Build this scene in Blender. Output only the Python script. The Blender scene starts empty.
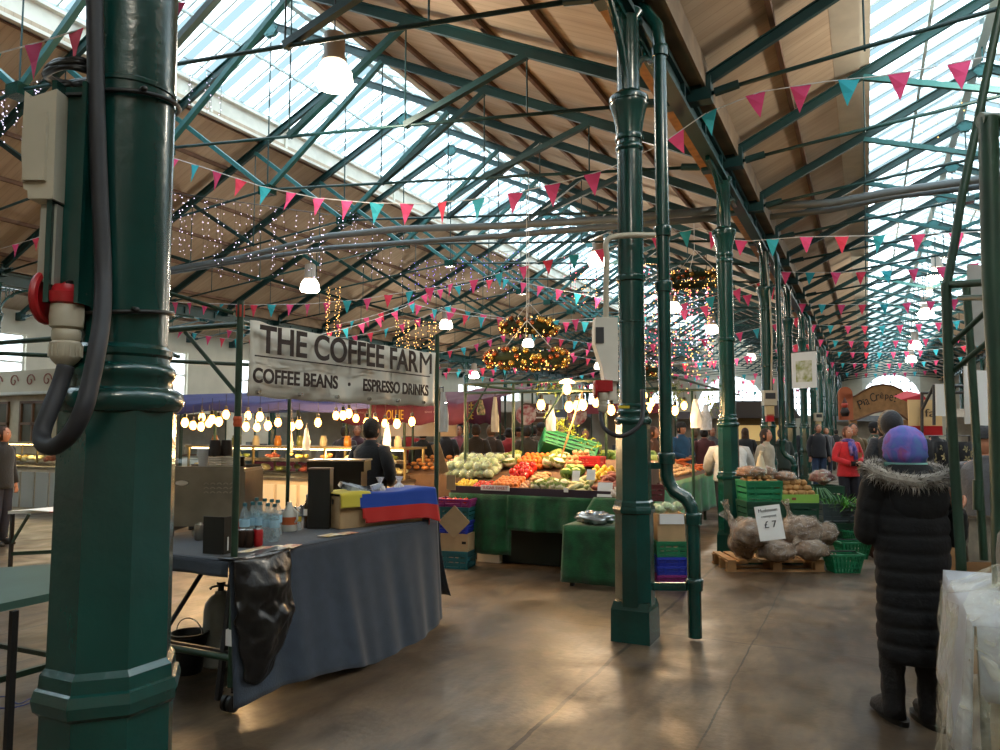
import bpy, bmesh, math, random
from mathutils import Vector, Matrix, Euler
from mathutils import noise as mnoise
random.seed(7)
sc = bpy.context.scene
COL = sc.collection
pi = math.pi
# ------------------------------------------------------------------ camera model (1000x750 frame)
H = 1.6; FP = 750.0; TILT = math.atan(55/750); YAW = math.atan(366/750)
cs, sn = math.cos(YAW), math.sin(YAW); ct, st = math.cos(TILT), math.sin(TILT)
def ray(px, py):
    u = (px-500)/FP; v = (375-py)/FP
    up = st+v*ct; fw = ct-v*st
    la = u/fw; z = up/fw
    return (cs*la-sn, sn*la+cs, z)          # per unit of horizontal forward distance
def at(px, py, d):
    x, y, z = ray(px, py); return Vector((x*d, y*d, H+z*d))
def gnd(px, py, z=0.0):
    r = ray(px, py); d = (z-H)/r[2]; return Vector((r[0]*d, r[1]*d, z))
def onY(px, py, Y):
    r = ray(px, py); d = Y/r[1]; return Vector((r[0]*d, Y, H+r[2]*d))
def onX(px, py, X):
    r = ray(px, py); d = X/r[0]; return Vector((X, r[1]*d, H+r[2]*d))
# ------------------------------------------------------------------ materials
def lin(c):
    if isinstance(c, str):
        c = [int(c[i:i+2], 16)/255 for i in (0, 2, 4)]
        c = [x/12.92 if x <= .04045 else ((x+.055)/1.055)**2.4 for x in c]
    return (c[0], c[1], c[2], 1)
MC = {}
def mat(key, col='808080', rough=.6, metal=0, var=0.0, vs=4.0, bump=0.0, bs=40.0, col2=None, emit=0, alpha=1, coat=0, trans=0, sheen=0):
    if key in MC: return MC[key]
    m = bpy.data.materials.new(key); m.use_nodes = True; MC[key] = m
    nt = m.node_tree; b = nt.nodes['Principled BSDF']; L = nt.links
    c = lin(col)
    b.inputs['Base Color'].default_value = c; b.inputs['Roughness'].default_value = rough
    b.inputs['Metallic'].default_value = metal
    b.inputs['Coat Weight'].default_value = coat; b.inputs['Coat Roughness'].default_value = .1
    b.inputs['Transmission Weight'].default_value = trans
    b.inputs['Alpha'].default_value = alpha
    if sheen: b.inputs['Sheen Weight'].default_value = sheen
    tc = nt.nodes.new('ShaderNodeTexCoord')
    if var or col2:
        n = nt.nodes.new('ShaderNodeTexNoise'); n.inputs['Scale'].default_value = vs; n.inputs['Detail'].default_value = 5
        L.new(tc.outputs['Object'], n.inputs['Vector'])
        r = nt.nodes.new('ShaderNodeValToRGB'); r.color_ramp.elements[0].position = .38; r.color_ramp.elements[1].position = .62
        c2 = lin(col2) if col2 else tuple(min(1, x*(1+var)) for x in c[:3])+(1,)
        c1 = c if col2 else tuple(x*(1-var) for x in c[:3])+(1,)
        r.color_ramp.elements[0].color = c1; r.color_ramp.elements[1].color = c2
        L.new(n.outputs['Fac'], r.inputs['Fac']); L.new(r.outputs['Color'], b.inputs['Base Color'])
    if bump:
        n2 = nt.nodes.new('ShaderNodeTexNoise'); n2.inputs['Scale'].default_value = bs; n2.inputs['Detail'].default_value = 4
        L.new(tc.outputs['Object'], n2.inputs['Vector'])
        bp = nt.nodes.new('ShaderNodeBump'); bp.inputs['Strength'].default_value = bump; bp.inputs['Distance'].default_value = .02
        L.new(n2.outputs['Fac'], bp.inputs['Height']); L.new(bp.outputs['Normal'], b.inputs['Normal'])
    if emit:
        b.inputs['Emission Color'].default_value = c; b.inputs['Emission Strength'].default_value = emit
    return m
GREEN = mat('green_paint', '093a35', .25, 0, .22, 3, .1, 30, coat=.3)
IRON = mat('teal_iron', '123b3c', .45, 0, .2, 2)
IRONL = mat('teal_iron_light', '2d6a6c', .5)
STALLG = mat('stall_green_tube', '1d3a2a', .45, 0, .2, 6)
BLACK = mat('black_plastic', '0c0d0e', .45)
GREY = mat('grey_plastic', 'b9b7ab', .5, 0, .06, 8)
DKGREY = mat('dark_grey', '2a2c30', .55)
WHITE = mat('white_paint', 'd8d4c8', .6, 0, .08, 3)
WPLAS = mat('white_plastic', 'dedede', .45)
RED = mat('red_plastic', 'a3151c', .4)
STEEL = mat('stainless_steel', '8d857a', .3, .85, .12, 5)
CHROME = mat('chrome', 'cfcfcf', .15, 1)
PINK = mat('pink_cloth', 'e0487c', .8); TURQ = mat('turquoise_cloth', '2fa9b8', .8); REDP = mat('coral_pink_cloth', 'dd3a55', .8)
CORD = mat('white_cord', 'd8d8d8', .8)
WOODL = mat('pale_wood', 'a98257', .7, 0, .2, 6); WOODD = mat('brown_wood', '5a4230', .7, 0, .2, 5)
CARD = mat('cardboard', 'b0926c', .85, 0, .1, 5)
GCLOTH = mat('green_cloth', '0b4824', .95, 0, .35, 7, .3, 60, sheen=.3)
GCRATE = mat('green_crate', '11714a', .5); BCRATE = mat('blue_crate', '2436a8', .45); DGCRATE = mat('dark_green_crate', '0e3d2c', .5)
PCRATE = mat('purple_tray', '7a1f6a', .5); TCRATE = mat('teal_crate', '1c5c62', .5)
PAPER = mat('white_paper', 'e6e6e4', .8)
SKIN = mat('skin', 'b98268', .55, 0, .06, 8)
BULB = mat('warm_bulb', 'ffb45a', .5, emit=14)
LAMPG = mat('lamp_glass', 'fff1d8', .5, emit=16)
FAIRYW = mat('fairy_white', 'e8dcff', .5, emit=4); FAIRYG = mat('fairy_gold', 'ffbf6a', .5, emit=6); FAIRYR = mat('fairy_rose', 'ff6a7a', .5, emit=5)
EYE = mat('eye_white', 'e8e4e0', .3); DARKEYE = mat('dark_iris', '1a1210', .2); LIP = mat('lips', 'a4504a', .5)
def glass_mat():
    m = bpy.data.materials.new('clear_glass'); m.use_nodes = True; nt = m.node_tree; nt.nodes.clear()
    o = nt.nodes.new('ShaderNodeOutputMaterial'); a = nt.nodes.new('ShaderNodeBsdfTransparent'); g = nt.nodes.new('ShaderNodeBsdfGlossy')
    g.inputs['Roughness'].default_value = .05; a.inputs['Color'].default_value = (.93, .96, .95, 1)
    fr = nt.nodes.new('ShaderNodeFresnel'); fr.inputs['IOR'].default_value = 1.4
    mx = nt.nodes.new('ShaderNodeMixShader'); nt.links.new(fr.outputs[0], mx.inputs[0]); nt.links.new(a.outputs[0], mx.inputs[1]); nt.links.new(g.outputs[0], mx.inputs[2])
    nt.links.new(mx.outputs[0], o.inputs[0]); return m
CGLASS = glass_mat()
def thin_plastic(name, c, op, rough=.2):
    m = bpy.data.materials.new(name); m.use_nodes = True; nt = m.node_tree; nt.nodes.clear(); L = nt.links
    o = nt.nodes.new('ShaderNodeOutputMaterial'); a = nt.nodes.new('ShaderNodeBsdfTransparent'); p = nt.nodes.new('ShaderNodeBsdfPrincipled')
    p.inputs['Base Color'].default_value = lin(c); p.inputs['Roughness'].default_value = rough
    tc = nt.nodes.new('ShaderNodeTexCoord'); n = nt.nodes.new('ShaderNodeTexNoise'); n.inputs['Scale'].default_value = 9; n.inputs['Detail'].default_value = 6; n.inputs['Distortion'].default_value = 1.5
    L.new(tc.outputs['Object'], n.inputs['Vector'])
    bp = nt.nodes.new('ShaderNodeBump'); bp.inputs['Strength'].default_value = .8; bp.inputs['Distance'].default_value = .05
    L.new(n.outputs['Fac'], bp.inputs['Height']); L.new(bp.outputs['Normal'], p.inputs['Normal'])
    r = nt.nodes.new('ShaderNodeMapRange'); r.inputs['From Min'].default_value = .35; r.inputs['From Max'].default_value = .7
    r.inputs['To Min'].default_value = max(0, op-.2); r.inputs['To Max'].default_value = min(1, op+.25)
    L.new(n.outputs['Fac'], r.inputs['Value'])
    mx = nt.nodes.new('ShaderNodeMixShader'); L.new(r.outputs[0], mx.inputs[0]); L.new(a.outputs[0], mx.inputs[1]); L.new(p.outputs[0], mx.inputs[2]); L.new(mx.outputs[0], o.inputs[0])
    return m
PLASTIC = thin_plastic('clear_plastic_sheet', 'c9c6b0', .3)
PLASB = thin_plastic('plastic_bottle', 'a9c4cc', .35, .1)
BAGPL = thin_plastic('thin_white_bag', 'e8e8ea', .8, .35)
def skyglass(banded=False, nm='window_glass'):
    m = bpy.data.materials.new(nm); m.use_nodes = True; nt = m.node_tree; nt.nodes.clear(); L = nt.links
    o = nt.nodes.new('ShaderNodeOutputMaterial'); a = nt.nodes.new('ShaderNodeBsdfTransparent'); a.inputs['Color'].default_value = (.86, .93, .96, 1)
    t = nt.nodes.new('ShaderNodeBsdfTranslucent'); t.inputs['Color'].default_value = (.8, .86, .88, 1)
    mx = nt.nodes.new('ShaderNodeMixShader'); mx.inputs[0].default_value = .3
    L.new(a.outputs[0], mx.inputs[1]); L.new(t.outputs[0], mx.inputs[2]); L.new(mx.outputs[0], o.inputs[0])
    if banded:   # every pane carries an overlapped, grimy strip along one side
        tc = nt.nodes.new('ShaderNodeTexCoord'); sx = nt.nodes.new('ShaderNodeSeparateXYZ'); L.new(tc.outputs['Object'], sx.inputs[0])
        md = nt.nodes.new('ShaderNodeMath'); md.operation = 'ADD'; md.inputs[1].default_value = 70.0; L.new(sx.outputs['Y'], md.inputs[0])
        m2 = nt.nodes.new('ShaderNodeMath'); m2.operation = 'MODULO'; m2.inputs[1].default_value = 2.255/4; L.new(md.outputs[0], m2.inputs[0])
        ls = nt.nodes.new('ShaderNodeMath'); ls.operation = 'LESS_THAN'; ls.inputs[1].default_value = .2; L.new(m2.outputs[0], ls.inputs[0])
        for n_, c1, c2 in ((a, (.86, .93, .96, 1), (.10, .135, .145, 1)), (t, (.8, .86, .88, 1), (.12, .16, .17, 1))):
            mc = nt.nodes.new('ShaderNodeMix'); mc.data_type = 'RGBA'; mc.inputs[6].default_value = c1; mc.inputs[7].default_value = c2
            L.new(ls.outputs[0], mc.inputs[0]); L.new(mc.outputs[2], n_.inputs['Color'])
    return m
ROOFGLASS = skyglass(); LANTERNGLASS = skyglass(True, 'wired_roof_glass')
def boards_mat():
    m = bpy.data.materials.new('ceiling_boards'); m.use_nodes = True; nt = m.node_tree; L = nt.links; b = nt.nodes['Principled BSDF']
    b.inputs['Roughness'].default_value = .75
    tc = nt.nodes.new('ShaderNodeTexCoord'); sp = nt.nodes.new('ShaderNodeSeparateXYZ'); L.new(tc.outputs['Object'], sp.inputs[0])
    w = nt.nodes.new('ShaderNodeTexWave'); w.wave_type = 'BANDS'; w.bands_direction = 'Y'; w.inputs['Scale'].default_value = 2.2; w.wave_profile = 'SAW'
    L.new(tc.outputs['Object'], w.inputs['Vector'])
    r = nt.nodes.new('ShaderNodeValToRGB'); r.color_ramp.elements[0].position = 0; r.color_ramp.elements[0].color = (.45, .45, .45, 1)
    r.color_ramp.elements[1].position = .1; r.color_ramp.elements[1].color = (1, 1, 1, 1)
    L.new(w.outputs['Fac'], r.inputs['Fac'])
    n = nt.nodes.new('ShaderNodeTexNoise'); n.inputs['Scale'].default_value = 1.3; n.inputs['Detail'].default_value = 6
    mp = nt.nodes.new('ShaderNodeMapping'); mp.inputs['Scale'].default_value = (.5, 4, .5)
    L.new(tc.outputs['Object'], mp.inputs[0]); L.new(mp.outputs[0], n.inputs['Vector'])
    r2 = nt.nodes.new('ShaderNodeValToRGB'); r2.color_ramp.elements[0].color = lin('ab967f'); r2.color_ramp.elements[1].color = lin('c2ae97')
    r2.color_ramp.elements[0].position = .3; r2.color_ramp.elements[1].position = .7
    L.new(n.outputs['Fac'], r2.inputs['Fac'])
    mx = nt.nodes.new('ShaderNodeMix'); mx.data_type = 'RGBA'; mx.blend_type = 'MULTIPLY'; mx.inputs[0].default_value = .55
    L.new(r2.outputs[0], mx.inputs[6]); L.new(r.outputs[0], mx.inputs[7]); L.new(mx.outputs[2], b.inputs['Base Color'])
    return m
BOARDS = boards_mat()
def floor_mat():
    m = bpy.data.materials.new('worn_concrete'); m.use_nodes = True; nt = m.node_tree; L = nt.links; b = nt.nodes['Principled BSDF']
    tc = nt.nodes.new('ShaderNodeTexCoord')
    def nz(scale, det=8, dist=0, sc=(1, 1, 1)):
        mp = nt.nodes.new('ShaderNodeMapping'); mp.inputs['Scale'].default_value = sc; L.new(tc.outputs['Object'], mp.inputs[0])
        n = nt.nodes.new('ShaderNodeTexNoise'); n.inputs['Scale'].default_value = scale; n.inputs['Detail'].default_value = det; n.inputs['Distortion'].default_value = dist
        L.new(mp.outputs[0], n.inputs['Vector']); return n
    def ramp(n, a, c1, z, c2):
        r = nt.nodes.new('ShaderNodeValToRGB'); r.color_ramp.elements[0].position = a; r.color_ramp.elements[0].color = c1; r.color_ramp.elements[1].position = z; r.color_ramp.elements[1].color = c2
        L.new(n, r.inputs['Fac']); return r
    def mul(a, bb, f=1, mode='MULTIPLY'):
        x = nt.nodes.new('ShaderNodeMix'); x.data_type = 'RGBA'; x.blend_type = mode; x.inputs[0].default_value = f; L.new(a, x.inputs[6]); L.new(bb, x.inputs[7]); return x.outputs[2]
    g = lambda v: (v, v, v, 1)
    base = ramp(nz(.9, 9, .6).outputs['Fac'], .32, lin('4a3c2e'), .68, lin('72604a')).outputs[0]
    st_ = ramp(nz(2.6, 10, 1.2, (1, .45, 1)).outputs['Fac'], .38, g(.42), .56, g(1)).outputs[0]
    c = mul(base, st_, .8)
    sp = ramp(nz(38, 3).outputs['Fac'], .28, g(.35), .36, g(1)).outputs[0]; c = mul(c, sp, .5)
    fine = ramp(nz(16, 8, .4, (1, .3, 1)).outputs['Fac'], .3, g(.6), .7, g(1.15)).outputs[0]; c = mul(c, fine, .8)
    # expansion joints of the slabs, slightly wandering
    sx = nt.nodes.new('ShaderNodeSeparateXYZ'); L.new(tc.outputs['Object'], sx.inputs[0])
    wn = nz(3, 3); 
    def joint(out, period, off, width):
        ad = nt.nodes.new('ShaderNodeMath'); ad.operation = 'MULTIPLY_ADD'; L.new(wn.outputs['Fac'], ad.inputs[0]); ad.inputs[1].default_value = .05; L.new(out, ad.inputs[2])
        a2 = nt.nodes.new('ShaderNodeMath'); a2.operation = 'ADD'; L.new(ad.outputs[0], a2.inputs[0]); a2.inputs[1].default_value = off
        p = nt.nodes.new('ShaderNodeMath'); p.operation = 'PINGPONG'; L.new(a2.outputs[0], p.inputs[0]); p.inputs[1].default_value = period/2
        l = nt.nodes.new('ShaderNodeMath'); l.operation = 'LESS_THAN'; L.new(p.outputs[0], l.inputs[0]); l.inputs[1].default_value = width
        return l.outputs[0]
    j1 = joint(sx.outputs['X'], 4.5, 1.63, .014); j3 = joint(sx.outputs['X'], 4.5, .80, .006); j2 = joint(sx.outputs['Y'], 4.51, 3.0, .008)
    mxm = nt.nodes.new('ShaderNodeMath'); mxm.operation = 'MAXIMUM'; L.new(j1, mxm.inputs[0]); mx3 = nt.nodes.new('ShaderNodeMath'); mx3.operation = 'MAXIMUM'; L.new(j2, mx3.inputs[0]); L.new(j3, mx3.inputs[1]); L.new(mx3.outputs[0], mxm.inputs[1])
    jr = ramp(mxm.outputs[0], 0, g(1), 1, g(.12)).outputs[0]; c = mul(c, jr, .9)
    L.new(c, b.inputs['Base Color'])
    rr = nt.nodes.new('ShaderNodeMapRange'); rr.inputs['From Min'].default_value = .3; rr.inputs['From Max'].default_value = .7; rr.inputs['To Min'].default_value = .28; rr.inputs['To Max'].default_value = .6
    L.new(nz(1.7, 8, .8).outputs['Fac'], rr.inputs['Value']); L.new(rr.outputs[0], b.inputs['Roughness'])
    bp = nt.nodes.new('ShaderNodeBump'); bp.inputs['Strength'].default_value = .25; bp.inputs['Distance'].default_value = .01
    L.new(nz(22, 6).outputs['Fac'], bp.inputs['Height']); L.new(bp.outputs['Normal'], b.inputs['Normal'])
    return m
FLOORM = floor_mat()
# ------------------------------------------------------------------ mesh builder
class MB:
    def __init__(s): s.v = []; s.f = []; s.mi = []; s.cur = 0
    def add(s, vs, fs):
        o = len(s.v); s.v += [Vector(v) for v in vs]
        for f in fs: s.f.append([i+o for i in f]); s.mi.append(s.cur)
        return s
    def m(s, i): s.cur = i; return s
    def box(s, c, d, rz=0, tx=1, ty=1, rx=0):
        c = Vector(c); a, b, h = d[0]/2, d[1]/2, d[2]/2
        vs = [(-a, -b, -h), (a, -b, -h), (a, b, -h), (-a, b, -h), (-a*tx, -b*ty, h), (a*tx, -b*ty, h), (a*tx, b*ty, h), (-a*tx, b*ty, h)]
        M = Matrix.Rotation(rz, 3, 'Z') @ Matrix.Rotation(rx, 3, 'X')
        return s.add([M @ Vector(v)+c for v in vs], [(3, 2, 1, 0), (4, 5, 6, 7), (0, 1, 5, 4), (1, 2, 6, 5), (2, 3, 7, 6), (3, 0, 4, 7)])
    def bar(s, p, q, w, h, upv=(0, 0, 1)):
        p, q = Vector(p), Vector(q); t = (q-p).normalized(); up = Vector(upv)
        if abs(t.dot(up)) > .99: up = Vector((0, 1, 0))
        a = t.cross(up).normalized()*(w/2); b = a.cross(t).normalized()*(h/2)
        vs = [p-a-b, p+a-b, p+a+b, p-a+b, q-a-b, q+a-b, q+a+b, q-a+b]
        return s.add(vs, [(0, 1, 2, 3), (7, 6, 5, 4), (0, 4, 5, 1), (1, 5, 6, 2), (2, 6, 7, 3), (3, 7, 4, 0)])
    def tube(s, pts, r, n=8, cap=True):
        pts = [Vector(p) for p in pts]; k = len(pts); rs = r if isinstance(r, (list, tuple)) else [r]*k
        o = len(s.v); prev = None
        for i, p in enumerate(pts):
            t = (pts[min(i+1, k-1)]-pts[max(i-1, 0)]).normalized()
            if prev is None:
                u = Vector((0, 0, 1)) if abs(t.z) < .9 else Vector((1, 0, 0)); a = t.cross(u).normalized()
            else: a = (prev-t*prev.dot(t)).normalized()
            prev = a; b = t.cross(a)
            for j in range(n):
                an = 2*pi*j/n; s.v.append(p+(a*math.cos(an)+b*math.sin(an))*rs[i])
        for i in range(k-1):
            for j in range(n):
                s.f.append([o+i*n+j, o+i*n+(j+1) % n, o+(i+1)*n+(j+1) % n, o+(i+1)*n+j]); s.mi.append(s.cur)
        if cap:
            s.f.append([o+j for j in range(n)][::-1]); s.mi.append(s.cur); s.f.append([o+(k-1)*n+j for j in range(n)]); s.mi.append(s.cur)
        return s
    def loft(s, rings, n=20, cap=True, fn=None):     # rings (cx,cy,cz,rx,ry)
        o = len(s.v)
        for i, (x, y, z, rx, ry) in enumerate(rings):
            for j in range(n):
                a = 2*pi*j/n; k = fn(i, a) if fn else 1
                s.v.append(Vector((x+rx*k*math.cos(a), y+ry*k*math.sin(a), z)))
        for i in range(len(rings)-1):
            for j in range(n):
                s.f.append([o+i*n+j, o+i*n+(j+1) % n, o+(i+1)*n+(j+1) % n, o+(i+1)*n+j]); s.mi.append(s.cur)
        if cap:
            s.f.append([o+j for j in range(n)][::-1]); s.mi.append(s.cur)
            e = o+(len(rings)-1)*n; s.f.append([e+j for j in range(n)]); s.mi.append(s.cur)
        return s
    def lathe(s, c, prof, n=20, ph=0, cap=True):      # prof [(r,z)]
        o = len(s.v); c = Vector(c)
        for r, z in prof:
            for j in range(n):
                a = 2*pi*(j+ph)/n; s.v.append(c+Vector((r*math.cos(a), r*math.sin(a), z)))
        for i in range(len(prof)-1):
            for j in range(n):
                s.f.append([o+i*n+j, o+i*n+(j+1) % n, o+(i+1)*n+(j+1) % n, o+(i+1)*n+j]); s.mi.append(s.cur)
        if cap:
            s.f.append([o+j for j in range(n)][::-1]); s.mi.append(s.cur)
            e = o+(len(prof)-1)*n; s.f.append([e+j for j in range(n)]); s.mi.append(s.cur)
        return s
    def ball(s, c, r, n=12, k=8, fn=None):
        if not isinstance(r, (list, tuple)): r = (r, r, r)
        c = Vector(c); o = len(s.v)
        def P(th, ph):
            d = Vector((math.sin(th)*math.cos(ph), math.sin(th)*math.sin(ph), math.cos(th)))
            q = fn(d) if fn else 1
            return c+Vector((d.x*r[0], d.y*r[1], d.z*r[2]))*q
        s.v.append(P(0, 0))
        for i in range(1, k):
            for j in range(n): s.v.append(P(pi*i/k, 2*pi*j/n))
        s.v.append(P(pi, 0)); e = len(s.v)-1
        for j in range(n): s.f.append([o, o+1+j, o+1+(j+1) % n]); s.mi.append(s.cur)
        for i in range(k-2):
            for j in range(n):
                a = o+1+i*n; s.f.append([a+j, a+n+j, a+n+(j+1) % n, a+(j+1) % n]); s.mi.append(s.cur)
        a = o+1+(k-2)*n
        for j in range(n): s.f.append([a+j, e, a+(j+1) % n]); s.mi.append(s.cur)
        return s
    def grid(s, fn, nu, nv, dbl=None):                 # fn(u,v)->point
        o = len(s.v)
        for i in range(nu+1):
            for j in range(nv+1): s.v.append(Vector(fn(i/nu, j/nv)))
        for i in range(nu):
            for j in range(nv):
                a = o+i*(nv+1)+j; s.f.append([a, a+nv+1, a+nv+2, a+1]); s.mi.append(s.cur)
        return s
    def build(s, name, mats, parent=None, world=False, smooth=None, origin=None, noauto=False):
        if not isinstance(mats, (list, tuple)): mats = [mats]
        me = bpy.data.meshes.new(name)
        off = Vector((0, 0, 0))
        if parent is None and not noauto:
            if origin is None:
                xs = [v.x for v in s.v]; ys = [v.y for v in s.v]; zs = [v.z for v in s.v]
                origin = Vector(((min(xs)+max(xs))/2, (min(ys)+max(ys))/2, min(zs)))
            off = Vector(origin)
        elif world:
            q = parent
            while q is not None: off += q.location; q = q.parent
        me.from_pydata([v-off for v in s.v], [], s.f); me.update()
        for m_ in mats: me.materials.append(m_)
        for p, i in zip(me.polygons, s.mi): p.material_index = i
        if smooth is not None:
            if smooth == 1: me.polygons.foreach_set('use_smooth', [True]*len(me.polygons)); me.update()
            else: 
                me.polygons.foreach_set('use_smooth', [True]*len(me.polygons)); me.update()
                try: me.set_sharp_from_angle(angle=smooth)
                except Exception: pass
        o = bpy.data.objects.new(name, me); COL.objects.link(o)
        if parent is not None: o.parent = parent
        else: o.location = off
        return o
SH = math.radians(40)
def tag(o, label, cat, group=None, kind=None):
    o['label'] = label; o['category'] = cat
    if group: o['group'] = group
    if kind: o['kind'] = kind
    return o
def struct(o, label=None):
    o['kind'] = 'structure'
    if label: o['label'] = label
    return o
def thing(name, loc, label, cat, rz=0, group=None):
    o = bpy.data.objects.new(name, None); COL.objects.link(o); o.location = loc; o.rotation_euler = (0, 0, rz); o.empty_display_size = .1
    return tag(o, label, cat, group)
def kids(o): return [c for c in KIDS.get(o.name, [])]
def dup(root, loc=None, rz=None, label=None, group=None, scale=None):
    r = root.copy(); COL.objects.link(r)
    if loc is not None: r.location = loc
    if rz is not None: r.rotation_euler = (0, 0, rz)
    if scale is not None: r.scale = scale if isinstance(scale, (tuple, list)) else (scale,)*3
    if label: r['label'] = label
    if group: r['group'] = group
    for ch in [c for c in root.children]:
        c = ch.copy(); COL.objects.link(c); c.parent = r
        for g in [x for x in ch.children]:
            d = g.copy(); COL.objects.link(d); d.parent = c
    return r
def text(s, parent, loc, rot, w, h, m, name='lettering', thick=.002, bold=0.0):
    cu = bpy.data.curves.new(name, 'FONT'); cu.body = s; cu.size = 1; cu.align_x = 'CENTER'; cu.align_y = 'CENTER'; cu.extrude = 0; cu.offset = bold; cu.materials.append(m)
    o = bpy.data.objects.new(name, cu); COL.objects.link(o)
    bpy.context.view_layer.update(); dx, dy = o.dimensions.x, o.dimensions.y
    o.parent = parent; o.location = loc; o.rotation_euler = rot
    cu.extrude = thick; bpy.context.view_layer.update()
    me = bpy.data.meshes.new_from_object(o.evaluated_get(bpy.context.evaluated_depsgraph_get())); bpy.data.objects.remove(o)
    if not me.materials: me.materials.append(m)
    o = bpy.data.objects.new(name, me); COL.objects.link(o); o.parent = parent; o.location = loc; o.rotation_euler = rot; o.scale = (w/dx, h/dy, 1)
    return o
ORD = 'first second third fourth fifth sixth seventh eighth ninth tenth eleventh twelfth thirteenth fourteenth fifteenth sixteenth seventeenth eighteenth nineteenth twentieth twenty-first twenty-second twenty-third twenty-fourth twenty-fifth twenty-sixth twenty-seventh twenty-eighth twenty-ninth thirtieth'.split()
# ================================================================== THE HALL
SP = 2.255; Y0 = 1.25; NY = 28
XA = -1.65; XL = -17.9; XR = 5.01; XW = -24.56
ZV = 5.25; SL = .478
YB = -7.0; YE = 62.4
struct(MB().box((-6, 28, -.1), (42, 76, .2)).build('floor', FLOORM, noauto=True))
WALLM = mat('cream_render', 'c4baa6', .85, 0, .05, 1.5)
BRICK = mat('pale_brick', 'b3a48c', .85, 0, .25, 2)
# gable of the far end, with openings cut as strips between boxes
def wall_with_holes(name, axis, pos, a0, a1, z1, holes, m, t=.3):
    """boxes around rectangular holes; axis 'Y' wall at Y=pos spanning X a0..a1"""
    b = MB(); holes = sorted(holes)
    def bx(u0, u1, z0, zz):
        if u1-u0 < .01 or zz-z0 < .01: return
        c = ((u0+u1)/2, pos, (z0+zz)/2) if axis == 'Y' else (pos, (u0+u1)/2, (z0+zz)/2)
        d = (u1-u0, t, zz-z0) if axis == 'Y' else (t, u1-u0, zz-z0)
        b.box(c, d)
    u = a0
    for (h0, h1, z0, zz) in holes:
        bx(u, h0, 0, z1); bx(h0, h1, 0, z0); bx(h0, h1, zz, z1); u = h1
    bx(u, a1, 0, z1)
    return struct(b.build(name, m, noauto=True))
wn = [0]
def window(axis, pos, a0, a1, z0, z1, nu, nv, arch=False, fm=None):
    wn[0] += 1; b = MB(); fm = fm or WHITE; nm = 'window_%d' % wn[0]
    P = (lambda u, z: (u, pos, z)) if axis == 'Y' else (lambda u, z: (pos, u, z))
    for i in range(nu+1):
        u = a0+(a1-a0)*i/nu; b.bar(P(u, z0), P(u, z1), .07, .1)
    for j in range(nv+1):
        z = z0+(z1-z0)*j/nv; b.bar(P(a0, z), P(a1, z), .1, .07)
    if arch:   # spandrels masking the corners of the arched head
        cx = (a0+a1)/2; R = (a1-a0)/2; zc = z1-R
        for sgn in (-1, 1):
            pts = [(cx+sgn*R*math.cos(t), zc+R*math.sin(t)) for t in [pi/2*k/8 for k in range(9)]]
            for (p, q) in zip(pts[:-1], pts[1:]):
                vs = [P(*p), P(*q), P(q[0], z1), P(p[0], z1)]
                n_ = Vector((0, .1, 0)) if axis == 'Y' else Vector((.1, 0, 0))
                v2 = [Vector(v)+n_ for v in vs]
                b.add([Vector(v)-n_ for v in vs]+v2, [(0, 1, 2, 3), (7, 6, 5, 4), (0, 4, 5, 1), (1, 5, 6, 2), (2, 6, 7, 3), (3, 7, 4, 0)])
    o = struct(b.build(nm, fm, noauto=True))
    g = MB().add([P(a0, z0), P(a1, z0), P(a1, z1), P(a0, z1)], [(0, 1, 2, 3)]).build('pane', ROOFGLASS, o)
    return o
XC = (XA+XL)/2; HW = (XA-XL)/2          # wide nave centre and half span
XN = (XA+XR)/2; HN = (XR-XA)/2          # narrow aisle on the right
XM = XL-HN                              # narrow aisle on the left
eh = [(XM-1.6, XM+1.6, 3.0, 5.6), (XC-6.6, XC-4.2, 2.6, 5.0), (XC-2.7, XC+2.7, 3.1, 5.9), (XC+4.2, XC+6.4, 2.7, 5.1), (XN-1.9, XN+1.9, 2.9, 5.7)]
wall_with_holes('wall_end', 'Y', YE, XW-1, 12, 10.5, eh, WALLM)
for h in eh: window('Y', YE, h[0], h[1], h[2], h[3], 6, 5, arch=True)
lh = [(5+6.5*k, 8.6+6.5*k, 2.9, 4.7) for k in range(8)]
wall_with_holes('wall_left', 'X', XW-.15, YB, YE, 5.6, lh, WALLM)
for h in lh: window('X', XW-.15, h[0], h[1], h[2], h[3], 4, 2)
struct(MB().box((11.9, 28, 4), (.3, 71, 8)).build('wall_right', WALLM, noauto=True))
struct(MB().box((-6, YB, 5), (36, .3, 10)).build('wall_rear', WALLM, noauto=True))
# ---- sloping boarded ceilings, glazing, white upstands
PURL = mat('stained_purlin', '6f5443', .7, 0, .15, 4)
ci = [0]
def slope(xv, sgn, run, zv, purl):
    """boarded slope rising from valley xv in direction sgn over run metres"""
    z0 = zv+.22; z1 = z0+SL*run; x1 = xv+sgn*run; t = .08
    b = MB().add([(xv, YB, z0), (x1, YB, z1), (x1, YE, z1), (xv, YE, z0), (xv, YB, z0+t), (x1, YB, z1+t), (x1, YE, z1+t), (xv, YE, z0+t)],
                 [(0, 1, 2, 3), (7, 6, 5, 4), (0, 4, 5, 1), (1, 5, 6, 2), (2, 6, 7, 3), (3, 7, 4, 0)])
    o = struct(b.build('ceiling', BOARDS, noauto=True))
    for a in purl:
        x = xv+sgn*a; z = z0+SL*a-.05
        MB().bar((x, YB, z), (x, YE, z), .055, .08).build('purlin', PURL, o)
    return o
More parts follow.
